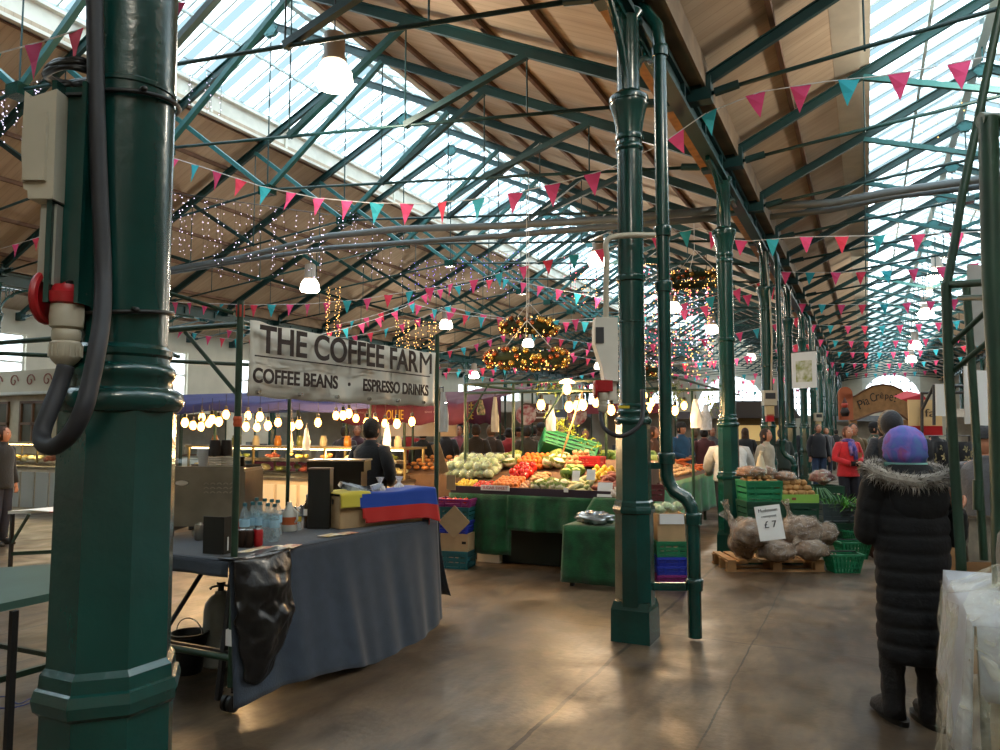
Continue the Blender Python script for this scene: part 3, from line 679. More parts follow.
def plug(name_label, p, s=1.0, red_left=True, rot=CAMR):
    t = thing('power_plug', p, name_label, 'plug', rot)
    b = MB(); b.lathe((0, 0, 0), [(.02*s, 0), (.03*s, .01*s), (.036*s, .02*s), (.036*s, .055*s), (.03*s, .06*s), (.033*s, .065*s), (.033*s, .085*s), (.03*s, .09*s), (.038*s, .095*s), (.04*s, .12*s), (.038*s, .15*s), (.034*s, .155*s)], 24)
    for i in range(16): a = 2*pi*i/16; b.box((.037*s*math.cos(a), .037*s*math.sin(a), .035*s), (.004*s, .004*s, .03*s), a)
    b.build('plug_body', HB, t, smooth=SH)
    b = MB(); b.lathe((0, 0, 0), [(.036*s, .15*s), (.045*s, .155*s), (.047*s, .18*s), (.04*s, .185*s), (.035*s, .2*s)], 24); b.build('socket', RED, t, smooth=SH)
    b = MB(); c = Vector((-.055*s if red_left else .055*s, 0, .17*s))
    pts = [c+Vector((0, .052*s*math.cos(a), .058*s*math.sin(a))) for a in [2*pi*i/24 for i in range(25)]]
    b.tube(pts, .011*s, 8, False); b.lathe((c.x, 0, 0), [(.001, 0), (.001, 0)], 4)
    b.tube([c+Vector((.004, 0, 0)), c+Vector((-.014*s, 0, 0))], .05*s, 24); b.tube([c, Vector((0, 0, .2*s))], .014*s, 8)
    b.build('hinged_lid', RED, t, smooth=SH)
    return t
plug('ivory industrial plug in a red socket left of the near column', at(65, 365, 1.72), .92)
CAB = mat('black_rubber_cable', '1b1b20', .6, 0, .2, 10)
cp = [(66, 366, 1.7), (60, 385, 1.69), (50, 410, 1.66), (42, 432, 1.64), (44, 444, 1.62), (56, 446, 1.6), (72, 432, 1.58), (84, 408, 1.58), (91, 380, 1.6), (97, 350, 1.62), (102, 315, 1.66), (103, 270, 1.7), (100, 200, 1.71), (97, 120, 1.71), (95, 40, 1.71), (94, -40, 1.71)]
def smoothpts(ps, n=5):
    ps = [Vector(p) for p in ps]; out = []
    for i in range(len(ps)-1):
        p0 = ps[max(i-1, 0)]; p1 = ps[i]; p2 = ps[i+1]; p3 = ps[min(i+2, len(ps)-1)]
        for k in range(n):
            t = k/n; out.append(.5*((2*p1)+(-p0+p2)*t+(2*p0-5*p1+4*p2-p3)*t*t+(-p0+3*p1-3*p2+p3)*t**3))
    out.append(ps[-1]); return out
tag(MB().tube(smoothpts([at(*c) for c in cp]), .0185, 14).build('power_cable', CAB, smooth=1), 'thick black cable running down the near column and looping up to the plug', 'cable')
b = MB()
for k in range(5):
    pts = [at(72+26*math.cos(a)+random.uniform(-2, 2), 76+(8+k)*math.sin(a)+random.uniform(-2, 2)-k, 1.95+.1*math.sin(a)) for a in [2*pi*i/14 for i in range(15)]]
    b.tube(smoothpts(pts, 3), .0075, 6)
tag(b.build('coiled_cable', BLACK, smooth=1), 'bundle of black cable coiled on top of the green trunking', 'cable')
c = Vector((XA, 1.25, 0))
for z, lab, rr in ((2.42, 'upper black strap tied around the near column', .112), (1.885, 'lower black strap tied around the near column', .112)):
    b = MB(); b.tube([c+Vector((rr*math.cos(a), rr*math.sin(a), z+.012*math.sin(a))) for a in [2*pi*i/40 for i in range(41)]], .0055, 6, False)
    b.tube([at(170, 0, 1.76)*0+c+Vector((.1, -.05, z)), c+Vector((.125, -.06, z-.005))], .007, 6)
    tag(b.build('cable_tie', BLACK, smooth=1), lab, 'cable tie')
# second column: box, plug, cable
p = at(604, 382, 5.62); t = thing('socket_box', p, 'tapered off-white box on the second column', 'electrical box', CAMR)
s = 5.62/750; pr = [(x*s, z*s) for x, z in [(-10, 52), (-10, 38), (-3, 15), (-1, 2), (13, 0), (13, 64), (-9, 64)]]; n = 7
MB().add([(x, -.07, z) for x, z in pr]+[(x, .1, z) for x, z in pr], [tuple(range(n)), tuple(range(2*n-1, n-1, -1))]+[(i, i+n, (i+1) % n+n, (i+1) % n) for i in range(n)]).build('housing', WHITE, t)
MB().box((-5*s, -.073, 46*s), (8*s, .008, 16*s)).build('dark_label', DKGREY, t)
MB().box((5*s, .02, -9*s), (14*s, .1, 18*s)).build('lower_box', WHITE, t)
t = plug('grey plug in a red socket below the box on the second column', at(603, 413, 5.55), 1.0)
MB().box((-.0, -.0, .2), (.13, .09, .08), .1).build('hood', RED, t)
MB().tube(smoothpts([at(*q) for q in [(655, 235, 5.65), (610, 238, 5.6), (607, 260, 5.6), (606, 300, 5.6), (606, 320, 5.6)]]), .022, 8).build('grey_conduit', HB, None, smooth=1)
o = bpy.data.objects['grey_conduit']; o.name = 'conduit'; tag(o, 'grey conduit bending down to the box on the second column', 'conduit')
tag(MB().tube(smoothpts([at(*q) for q in [(601, 411, 5.55), (601, 420, 5.5), (606, 430, 5.45), (618, 436, 5.4), (630, 433, 5.4), (640, 424, 5.42), (643, 410, 5.5), (642, 390, 5.6)]]), .016, 10).build('power_cable', CAB, smooth=1), 'black cable sagging across the moulded ring of the second column', 'cable')
tag(MB().box(at(624, 407, 5.58), (.08, .015, .02), CAMR).build('warning_sticker', mat('yellow_sticker', 'c9b21c', .5)), 'small yellow sticker on the second column', 'sticker')
# fourth column box
def colbox(px, py, d, lab, k=1):
    t = thing('socket_box', at(px, py+17*k, d), lab, 'electrical box', CAMR); s = d/750*k
    MB().box((0, 0, 17*s), (13*s, .14, 15*s)).build('housing', HB, t)
    MB().box((0, -.072, 19*s), (10*s, .01, 6*s)).build('window', DKGREY, t)
    MB().box((0, 0, 4*s), (8*s, .1, 10*s)).build('lower_box', mat('cream_plastic', 'b9a67c', .5), t)
    MB().box((0, -.0, -3*s), (7*s, .1, 7*s)).build('socket', RED, t)
    MB().tube([(0, 0, -6*s), (0, 0, -11*s)], .03, 8).build('plug', HB, t)
colbox(769.5, 398, 13.85, 'cream box with a red socket on the fourth column')
colbox(818.5, 417, 22, 'grey box on a column further down the aisle', .55)
b = MB(); b.tube([at(771, 396, 13.85), at(772, 340, 13.87), at(770, 300, 13.87), at(765, 250, 13.9)], .018, 6)
tag(b.build('conduit', HB, smooth=1), 'pale conduit running down to the box on the fourth column', 'conduit')

# ================================================================== COFFEE STALL
XS = -3.3
def pole(pts, r, label, m=STALLG, foot=False):
    pts = [Vector(p) for p in pts]; b = MB(); b.tube(pts, r, 10)
    return tag(b.build('stall_pole', m, smooth=SH), label, 'pole')
# frame of the coffee stall as one thing
t = thing('tube_scaffold', (XS, 3.27, 0), 'dark green tube frame of the coffee stall carrying the banner', 'stall frame')
P0 = Vector((XS, 3.27, 0)); P1 = Vector((XS, 5.53, 0)); P2 = Vector((-4.9, 5.5, 0))
def fp(a, b_, nm, r=.018): MB().tube([a, b_], r, 10).build(nm, STALLG, t, world=True, smooth=SH)
fp(P0+Vector((0, 0, .13)), P0+Vector((0, 0, 2.36)), 'upright', .02)
fp(P1, P1+Vector((0, 0, 2.42)), 'upright', .02)
fp(P2, P2+Vector((0, 0, 2.2)), 'upright'); fp(Vector((-6.3, 3.2, 0)), Vector((-6.3, 3.2, 2.3)), 'upright')
fp(P0+Vector((-.03, 0, 2.24)), P1+Vector((-.03, 0, 2.24)), 'top_rail', .012); fp(P0+Vector((0, 0, 2.22)), Vector((-6.3, 3.2, 2.22)), 'top_rail'); fp(P1+Vector((0, 0, 2.2)), P2+Vector((0, 0, 2.2)), 'top_rail'); fp(P2+Vector((0, 0, 2.2)), Vector((-6.3, 3.2, 2.2)), 'top_rail')
fp(P0+Vector((-.45, 0, 2.2)), P0+Vector((0, 0, 1.8)), 'brace', .013); fp(P0+Vector((-1.0, 0, 2.2)), P0+Vector((-.5, 0, 2.05)), 'brace', .013)
fp(P0+Vector((0, 0, .3)), P0+Vector((-.95, 0, .3)), 'lower_rail', .02)
fp(P0+Vector((0, .1, .28)), P1+Vector((0, 0, .28)), 'lower_rail', .02)
fp(P0+Vector((-.55, -.1, 2.45)), P0+Vector((-.1, .05, 2.3)), 'hook_bar', .012)
MB().box(P0+Vector((0, 0, .42)), (.05, .05, .09)).build('white_tape', PAPER, t, world=True)
MB().lathe(P0+Vector((0, 0, 1.62)), [(.022, 0), (.026, .015), (.024, .03), (.027, .045), (.022, .06)], 12).build('orange_tape', mat('orange_tape', 'c2532a', .7), t, world=True)
MB().box(P0+Vector((0, 0, 2.3)), (.035, .035, .07)).build('orange_clip', mat('orange_clip', 'b5361c', .5), t, world=True)
b = MB(); b.box(P0+Vector((0, 0, .13)), (.05, .05, .03)); b.build('caster_plate', CHROME, t, world=True)
b = MB()
for dx in (-.02, .02): b.tube([P0+Vector((dx-.012, 0, .055)), P0+Vector((dx+.012, 0, .055))], .05, 16)
b.build('caster_wheel', BLACK, t, world=True, smooth=SH)
MB().tube([P0+Vector((-.045, 0, .055)), P0+Vector((.045, 0, .055))], .022, 12).box(P0+Vector((0, 0, .09)), (.09, .035, .05)).build('caster_fork', CHROME, t, world=True)
# banner
t = thing('banner', (XS+.03, 4.3, 1.8), 'white banner reading THE COFFEE FARM over the coffee stall', 'sign')
yb0, yb1, zb0, zb1 = 3.31, 5.45, 1.8, 2.25
def bw(u, v):
    y = yb0+(yb1-yb0)*u; return (XS+.03+.012*math.sin(u*23+v*2)+.008*math.sin(u*51), y, zb0+(zb1-zb0)*v-.012*math.sin(u*pi)+.004*math.sin(u*40))
b = MB(); b.grid(bw, 60, 8)
sheet = b.build('sheet', mat('banner_vinyl', 'dad6ca', .45, 0, .05, 4), t, world=True, smooth=1)
sm = sheet.modifiers.new('thickness', 'SOLIDIFY'); sm.thickness = .004
R90 = (pi/2, 0, pi/2); BR = mat('dark_brown_print', '2a1a14', .6)
text('THE COFFEE FAR', t, (.07, -.105, .33), R90, 1.74, .17, BR, bold=.02); text('M', t, (.07, .885, .33), R90, .18, .165, BR)
text('COFFEE BEANS', t, (.07, -.63, .115), R90, .78, .09, BR, bold=.025)
text('ESPRESSO DRINKS', t, (.07, .485, .115), R90, .88, .09, BR, bold=.025)
MB().tube([(XS+.095, 4.19, 1.915), (XS+.1, 4.19, 1.915)], .013, 10).build('printed_dot', BR, t, world=True)
MB().box((XS+.097, 4.275, 2.035), (.004, 1.96, .008)).build('printed_rule', BR, t, world=True)
g = MB()
for i in range(7): g.tube([(XS+.045, yb0+.06+i*.37, 1.825), (XS+.07, yb0+.06+i*.37, 1.825)], .012, 10)
g.build('eyelets', CHROME, t, world=True)
# table with dark cloth
DENIM = mat('dark_blue_grey_cloth', '2e3743', .9, 0, .1, 12, .2, 120, sheen=.2)
t = thing('trestle_table', (XS-.4, 4.35, 0), 'trestle table of the coffee stall, under a dark cloth', 'table')
MB().box((XS-.6, 4.36, .83), (1.18, 2.3, .035)).build('tabletop', mat('table_board', '6a6e72', .6), t, world=True)
for y in (3.35, 5.3):
    for x in (XS-.08, XS-1.1):
        MB().bar((x, y, .81), (x+(.1 if x < XS-.6 else -.1), y, .02), .03, .03).build('leg', DKGREY, t, world=True)
    MB().bar((XS-.65, y, .3), (XS-.1, y, .3), .02, .02).build('stretcher', DKGREY, t, world=True)
MB().bar((XS-.6, 3.3, .35), (XS-.6, 3.7, .8), .02, .02).build('brace', DKGREY, t, world=True)
# cloth: top, skirt in front with folds, right end
b = MB(); YA_, YB_ = 3.2, 5.5
def top(u, v): return (XS-1.2+1.23*v, YA_+(YB_-YA_)*u, .855+.004*mnoise.noise(Vector((u*9, v*4, 0))))
b.grid(top, 40, 10)
def front(u, v):     # v 0 top ->1 bottom
    y = YA_+(YB_-YA_)*u; fold = (math.sin(u*34)*.5+math.sin(u*61+1)*.3+math.sin(u*15+2)*.5)
    out = .03+v*(.05+.14*math.sin(pi*min(1, u*1.02))**.8)+fold*.022*v**.7
    return (XS+out, y+.02*v*math.sin(u*20), .855-v*(.83-.06*math.sin(u*6+.5)))
b.grid(front, 110, 24)
def rend(u, v):
    x = XS+.03-1.23*u; return (x, YB_+.02+.05*v+.03*v*math.sin(u*26)+(.16*v*v if u < .25 else .05*v), .855-v*.68)
b.grid(rend, 30, 14)
def lend(u, v):
    x = XS+.03-1.23*u; return (x, YA_-.006-.01*math.sin(u*18)*v, .855-v*.085)
b.grid(lend, 24, 4)
o = b.build('tablecloth', DENIM, smooth=SH); sm = o.modifiers.new('thickness', 'SOLIDIFY'); sm.thickness = .004
tag(o, 'dark blue-grey cloth draped to the floor over the coffee stall table', 'tablecloth')
# black bin bag hanging on the corner
BAGM = mat('black_bin_bag', '050506', .32, 0, 0, 1, .7, 9, coat=.15)
b = MB()
def bagf(u, v):
    w = .46*(1-.5*max(0, v-.55)/.45); y = 3.19+.08*max(0, v-.4)+u*w
    bulge = .09*math.sin(pi*u)*(math.sin(pi*min(1, v*1.02))**.6)
    n_ = .03*mnoise.noise(Vector((u*4, v*6, 1)))+.018*mnoise.noise(Vector((u*10, v*13, 5)))
    edge = .03*mnoise.noise(Vector((v*5, 3, 1)))*(u-.5)*2
    return (XS+.075+bulge+n_*math.sin(pi*max(.03, v))+.05*v, y+edge, .868-v*.66-.05*math.sin(pi*u)*v*v)
b.grid(bagf, 30, 44)
b.grid(lambda u, v: (XS+.075-.12*u, 3.19+.46*v, .868+.004*math.sin(v*20)), 4, 12)
o = b.build('bin_bag', BAGM, smooth=1); sm = o.modifiers.new('thickness', 'SOLIDIFY'); sm.thickness = .006
tag(o, 'shiny black bin bag hanging on the near corner of the coffee table', 'bin bag')
# gas cylinder, bucket, things beneath
c = gnd(219, 665); c.z = 0
t = thing('gas_cylinder', c, 'pale grey gas cylinder standing under the coffee table', 'gas cylinder')
MB().lathe((0, 0, 0), [(.09, 0), (.105, .01), (.11, .03), (.11, .36), (.1, .42), (.07, .46), (.04, .48), (.035, .5)], 24).build('body', mat('grey_cylinder', '8d918c', .5, .2, .1, 6), t, smooth=SH)
b = MB(); b.lathe((0, 0, .5), [(.02, 0), (.02, .04), (.03, .045), (.03, .06)], 12); b.tube([(.07*math.cos(a), .07*math.sin(a), .52) for a in [2*pi*i/16 for i in range(12)]], .008, 6); b.build('valve', DKGREY, t)
c = gnd(188, 672); t = thing('bucket', c, 'black bucket with a wire handle under the coffee table', 'bucket')
MB().lathe((0, 0, 0), [(.085, 0), (.09, .01), (.115, .24), (.125, .245), (.125, .26), (.115, .262), (.105, .25), (.085, .02), (.0, .015)], 24, 0, False).build('pail', BLACK, t, smooth=SH)
MB().tube([(.12*math.cos(a), .0, .25+.1*math.sin(a)) for a in [pi*i/10 for i in range(11)]], .004, 6).build('handle', CHROME, t)
# espresso machine (seen from the back)
c = at(215, 530, 5.45); c.z = .862; t = thing('espresso_machine', c, 'stainless steel espresso machine seen from behind on the coffee table', 'coffee machine', CAMR)
b = MB(); b.box((0, .0, .27), (.5, .36, .4)); b.build('body', STEEL, t)
b = MB(); b.box((0, 0, .46), (.53, .4, .02)); b.bar((-.26, -.19, .475), (.26, -.19, .475), .012, .02); b.bar((-.26, .19, .475), (.26, .19, .475), .012, .02); b.build('cup_tray', STEEL, t)
b = MB(); b.box((-.262, 0, .24), (.025, .4, .42)); b.build('side_panel', BLACK, t)
b = MB(); b.box((.262, 0, .24), (.025, .4, .42)); b.build('side_panel', STEEL, t)
b = MB()
for r_ in range(3):
    for i in range(5): b.tube([(.0+i*.045+q*.01, -.184, .37-r_*.03-.004*q*q) for q in (-1.6, -.8, 0, .8, 1.6)], .0035, 5)
b.build('vent_slots', mat('pale_vent', 'a59a8c', .5), t)
MB().lathe((0, 0, 0), [(.045, 0), (.05, .003), (.045, .006)], 24).build('badge', CHROME, t).matrix_local = Matrix.Translation((-.17, -.183, .37)) @ Matrix.Rotation(pi/2, 4, 'X') @ Matrix.Diagonal((1, .4, 1, 1))
for x in (-.24, .24):
    for y in (-.17, .17): MB().lathe((x, y, 0), [(.02, 0), (.02, .05)], 10).build('foot', BLACK, t)
b = MB()
for x in (-.12, .12): b.lathe((x, .24, .16), [(.03, 0), (.034, .02), (.034, .07), (.02, .08)], 14); b.bar((x, .25, .19), (x, .4, .17), .025, .025)
b.build('group_head', CHROME, t, smooth=SH)
# cups and lids on the machine
def stack(name, loc, r0, r1, h, n, m, label, cat, step, group=None):
    b = MB()
    for i in range(n):
        z = i*step; b.lathe((0, 0, z), [(r0, 0), (r1, h), (r1+.004, h), (r1+.004, h-.006), (r1-.003, h-.004), (r0*.9, .006)], 16)
    o = b.build(name, m, smooth=SH); o.location = loc; return tag(o, label, cat, group)
def dz(px, py, d): return at(px, py, d)
z_ = c.z+.472
for i, (px, n, m, lab) in enumerate([(203, 5, WPLAS, 'stack of white paper cups on top of the espresso machine'), (214, 0, BLACK, ''), (222, 0, BLACK, '')]):
    if n: q = at(px, 468, 5.4); q.z = z_; stack('cup_stack', q, .028, .04, .09, n, m, lab, 'cups', .01)
for k, (px, d, lab) in enumerate([(214.5, 5.4, 'left tower of cup lids and dark cups on the espresso machine'), (226, 5.45, 'right tower of cup lids and dark cups on the espresso machine')]):
    q = at(px, 468, d); q.z = z_; t = thing('cup_stack', q, lab, 'cups')
    b = MB()
    for i in range(6): b.lathe((0, 0, i*.013), [(.045, 0), (.046, .004), (.04, .008)], 18)
    b.build('lids', WPLAS, t, smooth=SH)
    b = MB()
    for i in range(3): b.lathe((0, 0, .08+i*.012), [(.044, 0), (.044, .004), (.034, .09), (.03, .09)], 18)
    b.build('dark_cups', mat('dark_brown_cup', '2b211d', .6), t, smooth=SH)
# small jug, tin on the machine
q = at(240, 468, 5.4); q.z = z_; tag(MB().lathe((0, 0, 0), [(.03, 0), (.035, .01), (.03, .06), (.035, .075), (.0, .08)], 14).build('milk_jug', BLACK, smooth=SH), 'small dark jug on the right of the espresso machine top', 'jug').location = q
# ---- things on the cloth
ZT = .862
def ont(px, py): return gnd(px, py, ZT)
p = ont(214, 554); t = thing('menu_stand', p, 'black menu stand in front of the espresso machine', 'menu stand', math.radians(8))
MB().box((-.01, 0, .11), (.135, .012, .22)).build('panel', mat('black_slate', '14130f', .5), t)
MB().box((.065, .05, .11), (.012, .11, .22)).build('panel', mat('black_slate', '14130f', .5), t)
MB().box((.074, .03, .06), (.004, .008, .08)).build('price_strip', PAPER, t)
def bottle(loc, label, body, capm, r=.03, h=.2, group=None, lab_m=None, neck=.012, proto=[None]):
    t = thing('bottle', loc, label, 'bottle', group=group)
    MB().lathe((0, 0, 0), [(r*.8, 0), (r, .006), (r, h*.28), (r*.93, h*.32), (r, h*.36), (r, h*.62), (r*.75, h*.76), (neck*1.1, h*.86), (neck, h*.93)], 18).build('body', body, t, smooth=SH)
    MB().lathe((0, 0, h*.92), [(neck*1.25, 0), (neck*1.25, h*.08), (neck, h*.085)], 14).build('cap', capm, t, smooth=SH)
    if lab_m: MB().lathe((0, 0, h*.38), [(r*1.02, 0), (r*1.02, h*.2)], 18, 0, False).build('paper_band', lab_m, t, smooth=SH)
    return t
TEAL = mat('teal_cap', '1c5a63', .5)
wb = None; spots = [(px, py) for px, py in [(244, 541), (252, 539), (259, 539), (267, 541), (274, 542), (247, 534), (256, 533), (264, 534), (271, 535), (277, 536)]]
for i, (px, py) in enumerate(spots):
    q = ont(px, py)
    if i == 0: wb = bottle(q, 'clear water bottle with a teal cap behind the drink cans', PLASB, TEAL, .033, .25, 'water bottles on the coffee table', mat('pale_blue_label', '9fc4d6', .5))
    else: dup(wb, q, random.uniform(0, 3))
def can(loc, label, m, group):
    t = thing('drink_can', loc, label, 'can', group=group)
    MB().lathe((0, 0, 0), [(.024, 0), (.03, .01), (.03, .098), (.025, .108)], 18).build('can_body', m, t, smooth=SH)
    MB().lathe((0, 0, .104), [(.026, 0), (.026, .007), (.023, .008), (.022, .004), (0.001, .004)], 18).build('lid', CHROME, t, smooth=SH)
    return t
BRC = mat('brown_can', '3c2a22', .3, .5, .2, 9)
c1 = None
for i, (px, py) in enumerate([(236, 547), (242, 547), (249, 547)]):
    q = ont(px, py); 
    if i == 0: c1 = can(q, 'dark brown drink can in the front row on the cloth', BRC, 'brown drink cans')
    else: dup(c1, q)
can(ont(258, 546), 'red drink can at the right end of the front row', RED, None)
can(ont(236, 538), 'red drink can standing behind the brown cans', RED, None)
bx = MB(); q = ont(226, 542)
can(ont(199, 540), 'pale drink can left of the menu stand', STEEL, None)
for (px, py, r, h, lab) in [(196, 536, .03, .12, 'squat glass jar beside the espresso machine'), (203, 534, .027, .17, 'tall clear bottle behind the menu stand'), (212, 533, .027, .17, 'clear bottle behind the left part of the menu stand'), (219, 533, .025, .17, 'clear bottle behind the middle of the menu stand')]:
    bottle(ont(px, py), lab, PLASB, WPLAS, r, h)
tag(MB().box((0, 0, .06), (.09, .05, .04)).build('red_packet', RED), 'red packet on top of the cans beside the stall upright', 'packet').location = ont(224, 537)+Vector((0, 0, .07))
# milk jug, tonic etc
t = thing('milk_jug', ont(289, 531), 'white plastic milk jug with an orange label', 'jug')
MB().loft([(0, 0, 0, .05, .05), (0, 0, .01, .056, .056), (0, 0, .12, .056, .056), (0, 0, .17, .03, .03), (0, 0, .19, .018, .018), (0, 0, .21, .018, .018)], 20).build('body', mat('milky_plastic', 'c9c8c0', .4), t, smooth=SH)
MB().tube([(.05, 0, .06), (.075, 0, .09), (.07, 0, .14), (.03, 0, .17)], .008, 8).build('handle', mat('milky_plastic', 'c9c8c0', .4), t)
MB().lathe((0, 0, .05), [(.0575, 0), (.0575, .055)], 20, 0, False).build('orange_label', mat('orange_label', 'b5582a', .5), t)
bottle(ont(298, 530), 'small bottle with a yellow label beside the milk jug', PLASB, WPLAS, .024, .17, None, mat('yellow_label', 'c2a22a', .5))
DG = mat('dark_glass_bottle', '17120f', .12, coat=.6)
bottle(ont(307, 528), 'dark glass bottle, left of a pair before the black box', DG, CHROME, .027, .25, None, PAPER, .01)
bottle(ont(318, 528), 'dark glass bottle with a white label, right of a pair', DG, CHROME, .03, .27, None, PAPER, .01)
# clutter of milk jugs and cups behind
for i, (px, py, lab) in enumerate([(285, 522, 'steel cup behind the milk jug'), (293, 519, 'steel jug at the back of the bottle cluster'), (303, 517, 'steel cup at the right of the bottle cluster')]):
    tag(MB().lathe((0, 0, 0), [(.03, 0), (.038, .02), (.03, .09), (.034, .1), (.03, .1), (.026, .09)], 16).build('steel_cup', CHROME, smooth=SH), lab, 'cup').location = ont(px, py)
p = ont(320, 524); p = at(320, 524, 5.75)
p.z = ZT; t = thing('chalkboard', p, 'tall black board standing on the table left of the draped box', 'board', CAMR)
MB().box((0, 0, .22), (.165, .12, .44)).build('board', mat('black_slate', '14130f', .5), t); MB().box((0, 0, .445), (.17, .125, .012)).build('top_trim', WOODD, t)
# draped box with the tricolour cloth
a = Vector((-3.69, 4.62, ZT)); e = Vector((-3.42, 5.33, ZT))
t = thing('cardboard_box', (a+e)/2, 'open cardboard box holding coffee packets, draped with a tricolour cloth', 'box', math.atan2(e.y-a.y, e.x-a.x))
Lb = (e-a).length
b = MB(); b.box((0, -.14, .12), (Lb, .012, .24)); b.box((0, .14, .12), (Lb, .012, .24)); b.box((-Lb/2, 0, .12), (.012, .28, .24)); b.box((Lb/2, 0, .12), (.012, .28, .24)); b.box((0, 0, .006), (Lb, .28, .012)); b.box((0, 0, .15), (Lb-.02, .27, .012))
b.build('carton', CARD, t)
YEL = mat('yellow_cloth', 'c9ba3f', .85, sheen=.2); BLU = mat('royal_blue_cloth', '123f9c', .85, sheen=.2); REDC = mat('red_cloth', 'b8231c', .85, sheen=.2)
# cloth draped over the front: yellow band on the rim, blue, then red, slipping right
def dr(u, v):      # u along box, v down
    x = -Lb/2-.02+(Lb+.14)*u; wob = .006*math.sin(u*26+v*3)
    if v < .35: k = v/.35; return (x, .1-.27*k, .255+.012*math.sin(u*9)+.002)
    k = (v-.35)/.65; return (x+.03*k*u, -.172-.02*k+wob*k, .255-k*(.225+.05*max(0, u-.85)*6))
fl = thing('draped_flag', t.location, 'yellow, blue and red cloth draped over the box of coffee packets', 'flag', t.rotation_euler.z)
b = MB(); o0 = 0; NU, NV = 44, 30
vs = [dr(i/NU, j/NV) for i in range(NU+1) for j in range(NV+1)]; fs = []; mi = []
for i in range(NU):
    for j in range(NV):
        A_ = i*(NV+1)+j; u = (i+.5)/NU; v = (j+.5)/NV
        sl = v + (.5 if u < .22 else 0)*(1-u/.22)*0
        if u < .18+.1*abs(v-.55): k = 0 if v < .62 else -1
        elif v < .36+.0: k = 0 if (u < .3) else 1
        elif v < .68: k = 1
        else: k = 2
        if k < 0: continue
        b.cur = k; b.v = [Vector(q) for q in vs] if not b.v else b.v; b.f.append([A_, A_+NV+1, A_+NV+2, A_+1]); b.mi.append(k)
o = b.build('cloth', [YEL, BLU, REDC], fl, smooth=1); sm = o.modifiers.new('thickness', 'SOLIDIFY'); sm.thickness = .005
b = MB(); b.grid(lambda u, v: (Lb/2+.055+.06*v*math.sin(u*3), -.17+.26*u, .255-v*(.27+.07*math.sin(u*pi))), 10, 10)
b.mi = [1 if (i % 10) < 4 else 2 for i in range(100)]
o = b.build('hanging_end', [YEL, BLU, REDC], fl, smooth=1); sm = o.modifiers.new('thickness', 'SOLIDIFY'); sm.thickness = .005
rotm = Matrix.Rotation(t.rotation_euler.z, 3, 'Z')
PK = mat('coffee_packet_foil', '1c2434', .3, .2, 0, 14, .3, 30, col2='aab4c4')
pk = None
for i in range(15):
    lx = random.uniform(-.33, .05); ly = random.uniform(-.07, .09); lz = .17+.016*(i//2)
    q = t.location+rotm @ Vector((lx, ly, 0))+Vector((0, 0, lz))
    if pk is None:
        b = MB(); b.box((0, 0, .02), (.15, .09, .035), 0, .9, .85); b.box((.085, 0, .02), (.03, .085, .004)); pk = b.build('coffee_packet', PK); pk.location = q; tag(pk, 'blue and silver coffee packet heaped in the draped box', 'packet', 'coffee packets in the box'); o = pk
    else: o = pk.copy(); COL.objects.link(o); o.location = q
    o.rotation_euler = (random.uniform(-.35, .35), random.uniform(-.3, .3), random.uniform(0, 3.1))
for (u, lab) in ((.1, 'white cellophane-tied pouch on the left of the draped box'), (.29, 'white cellophane-tied pouch at the right end of the draped box')):
    q = t.location+rotm @ Vector((u, .05, 0)); q.z = ZT+.17
    tt = thing('sweet_pouch', q, lab, 'pouch')
    MB().lathe((0, 0, 0), [(.03, 0), (.05, .02), (.055, .06), (.04, .11), (.012, .135)], 16).build('bag', BAGPL, tt, smooth=SH)
    MB().lathe((0, 0, .135), [(.012, 0), (.014, .01), (.035, .05)], 9, 0, False).build('gathered_top', BAGPL, tt); MB().lathe((0, 0, .01), [(.02, 0), (.04, .02), (.044, .06), (.02, .09)], 12).build('contents', mat('cream_sweets', 'b59f85', .7, 0, .3, 30), tt)
# leaflets
LEAF = mat('printed_leaflet', 'd3c29a', .5, 0, 0, 18, col2='a5402a')
LEAF2 = mat('printed_leaflet_yellow', 'c9a13c', .5, 0, 0, 22, col2='e0ddd2')
for i, (px, py, m, lab) in enumerate([(262, 549, LEAF, 'colourful printed leaflet lying near the table corner'), (275, 548, LEAF2, 'yellow printed leaflet overlapping the first ones'), (290, 547, LEAF, 'printed leaflet near the middle of the cloth'), (330, 536, LEAF2, 'printed leaflet in front of the black board'), (346, 534, LEAF, 'printed leaflet in front of the draped box'), (250, 552, LEAF2, 'printed leaflet at the very edge of the near corner')]):
    q = ont(px, py); tag(MB().box((0, 0, .0015), (.15, .1, .003)).build('leaflet', m), lab, 'leaflet').location = q
    o = bpy.context.scene.objects[-1] if False else None
for o in [o for o in COL.objects if o.name.startswith('leaflet')]: o.rotation_euler = (0, 0, random.uniform(.9, 2.0)); o.location.z = ZT+.002+.004*random.random()
# grinder / second machine behind the table, on a rear counter
q = at(335, 497, 6.7); t = thing('rear_counter', Vector((q.x, q.y, 0)), 'low dark counter behind the coffee table carrying the grinder', 'counter', CAMR)
MB().box((0, .2, .82), (1.3, .55, .04)).build('worktop', DKGREY, t); MB().box((0, .2, .4), (1.26, .5, .8)).build('body', mat('dark_panel', '1b1d20', .6), t)
t = thing('coffee_grinder', Vector((q.x, q.y, .84))+Vector((-.03, 0.1, 0)), 'dark boxy coffee machine with a flat steel top beside the barista', 'coffee machine', CAMR)
MB().box((.08, 0, .2), (.28, .3, .4)).build('body', mat('dark_machine', '26231f', .35, .4), t); MB().box((0, 0, .44), (.5, .36, .09)).build('upper_casing', mat('dark_machine', '26231f', .35, .4), t)
MB().box((0, 0, .49), (.52, .38, .015)).build('top_plate', STEEL, t); MB().lathe((-.14, 0, .1), [(.05, 0), (.07, .15), (.07, .28)], 14).build('hopper', CGLASS, t, smooth=SH)
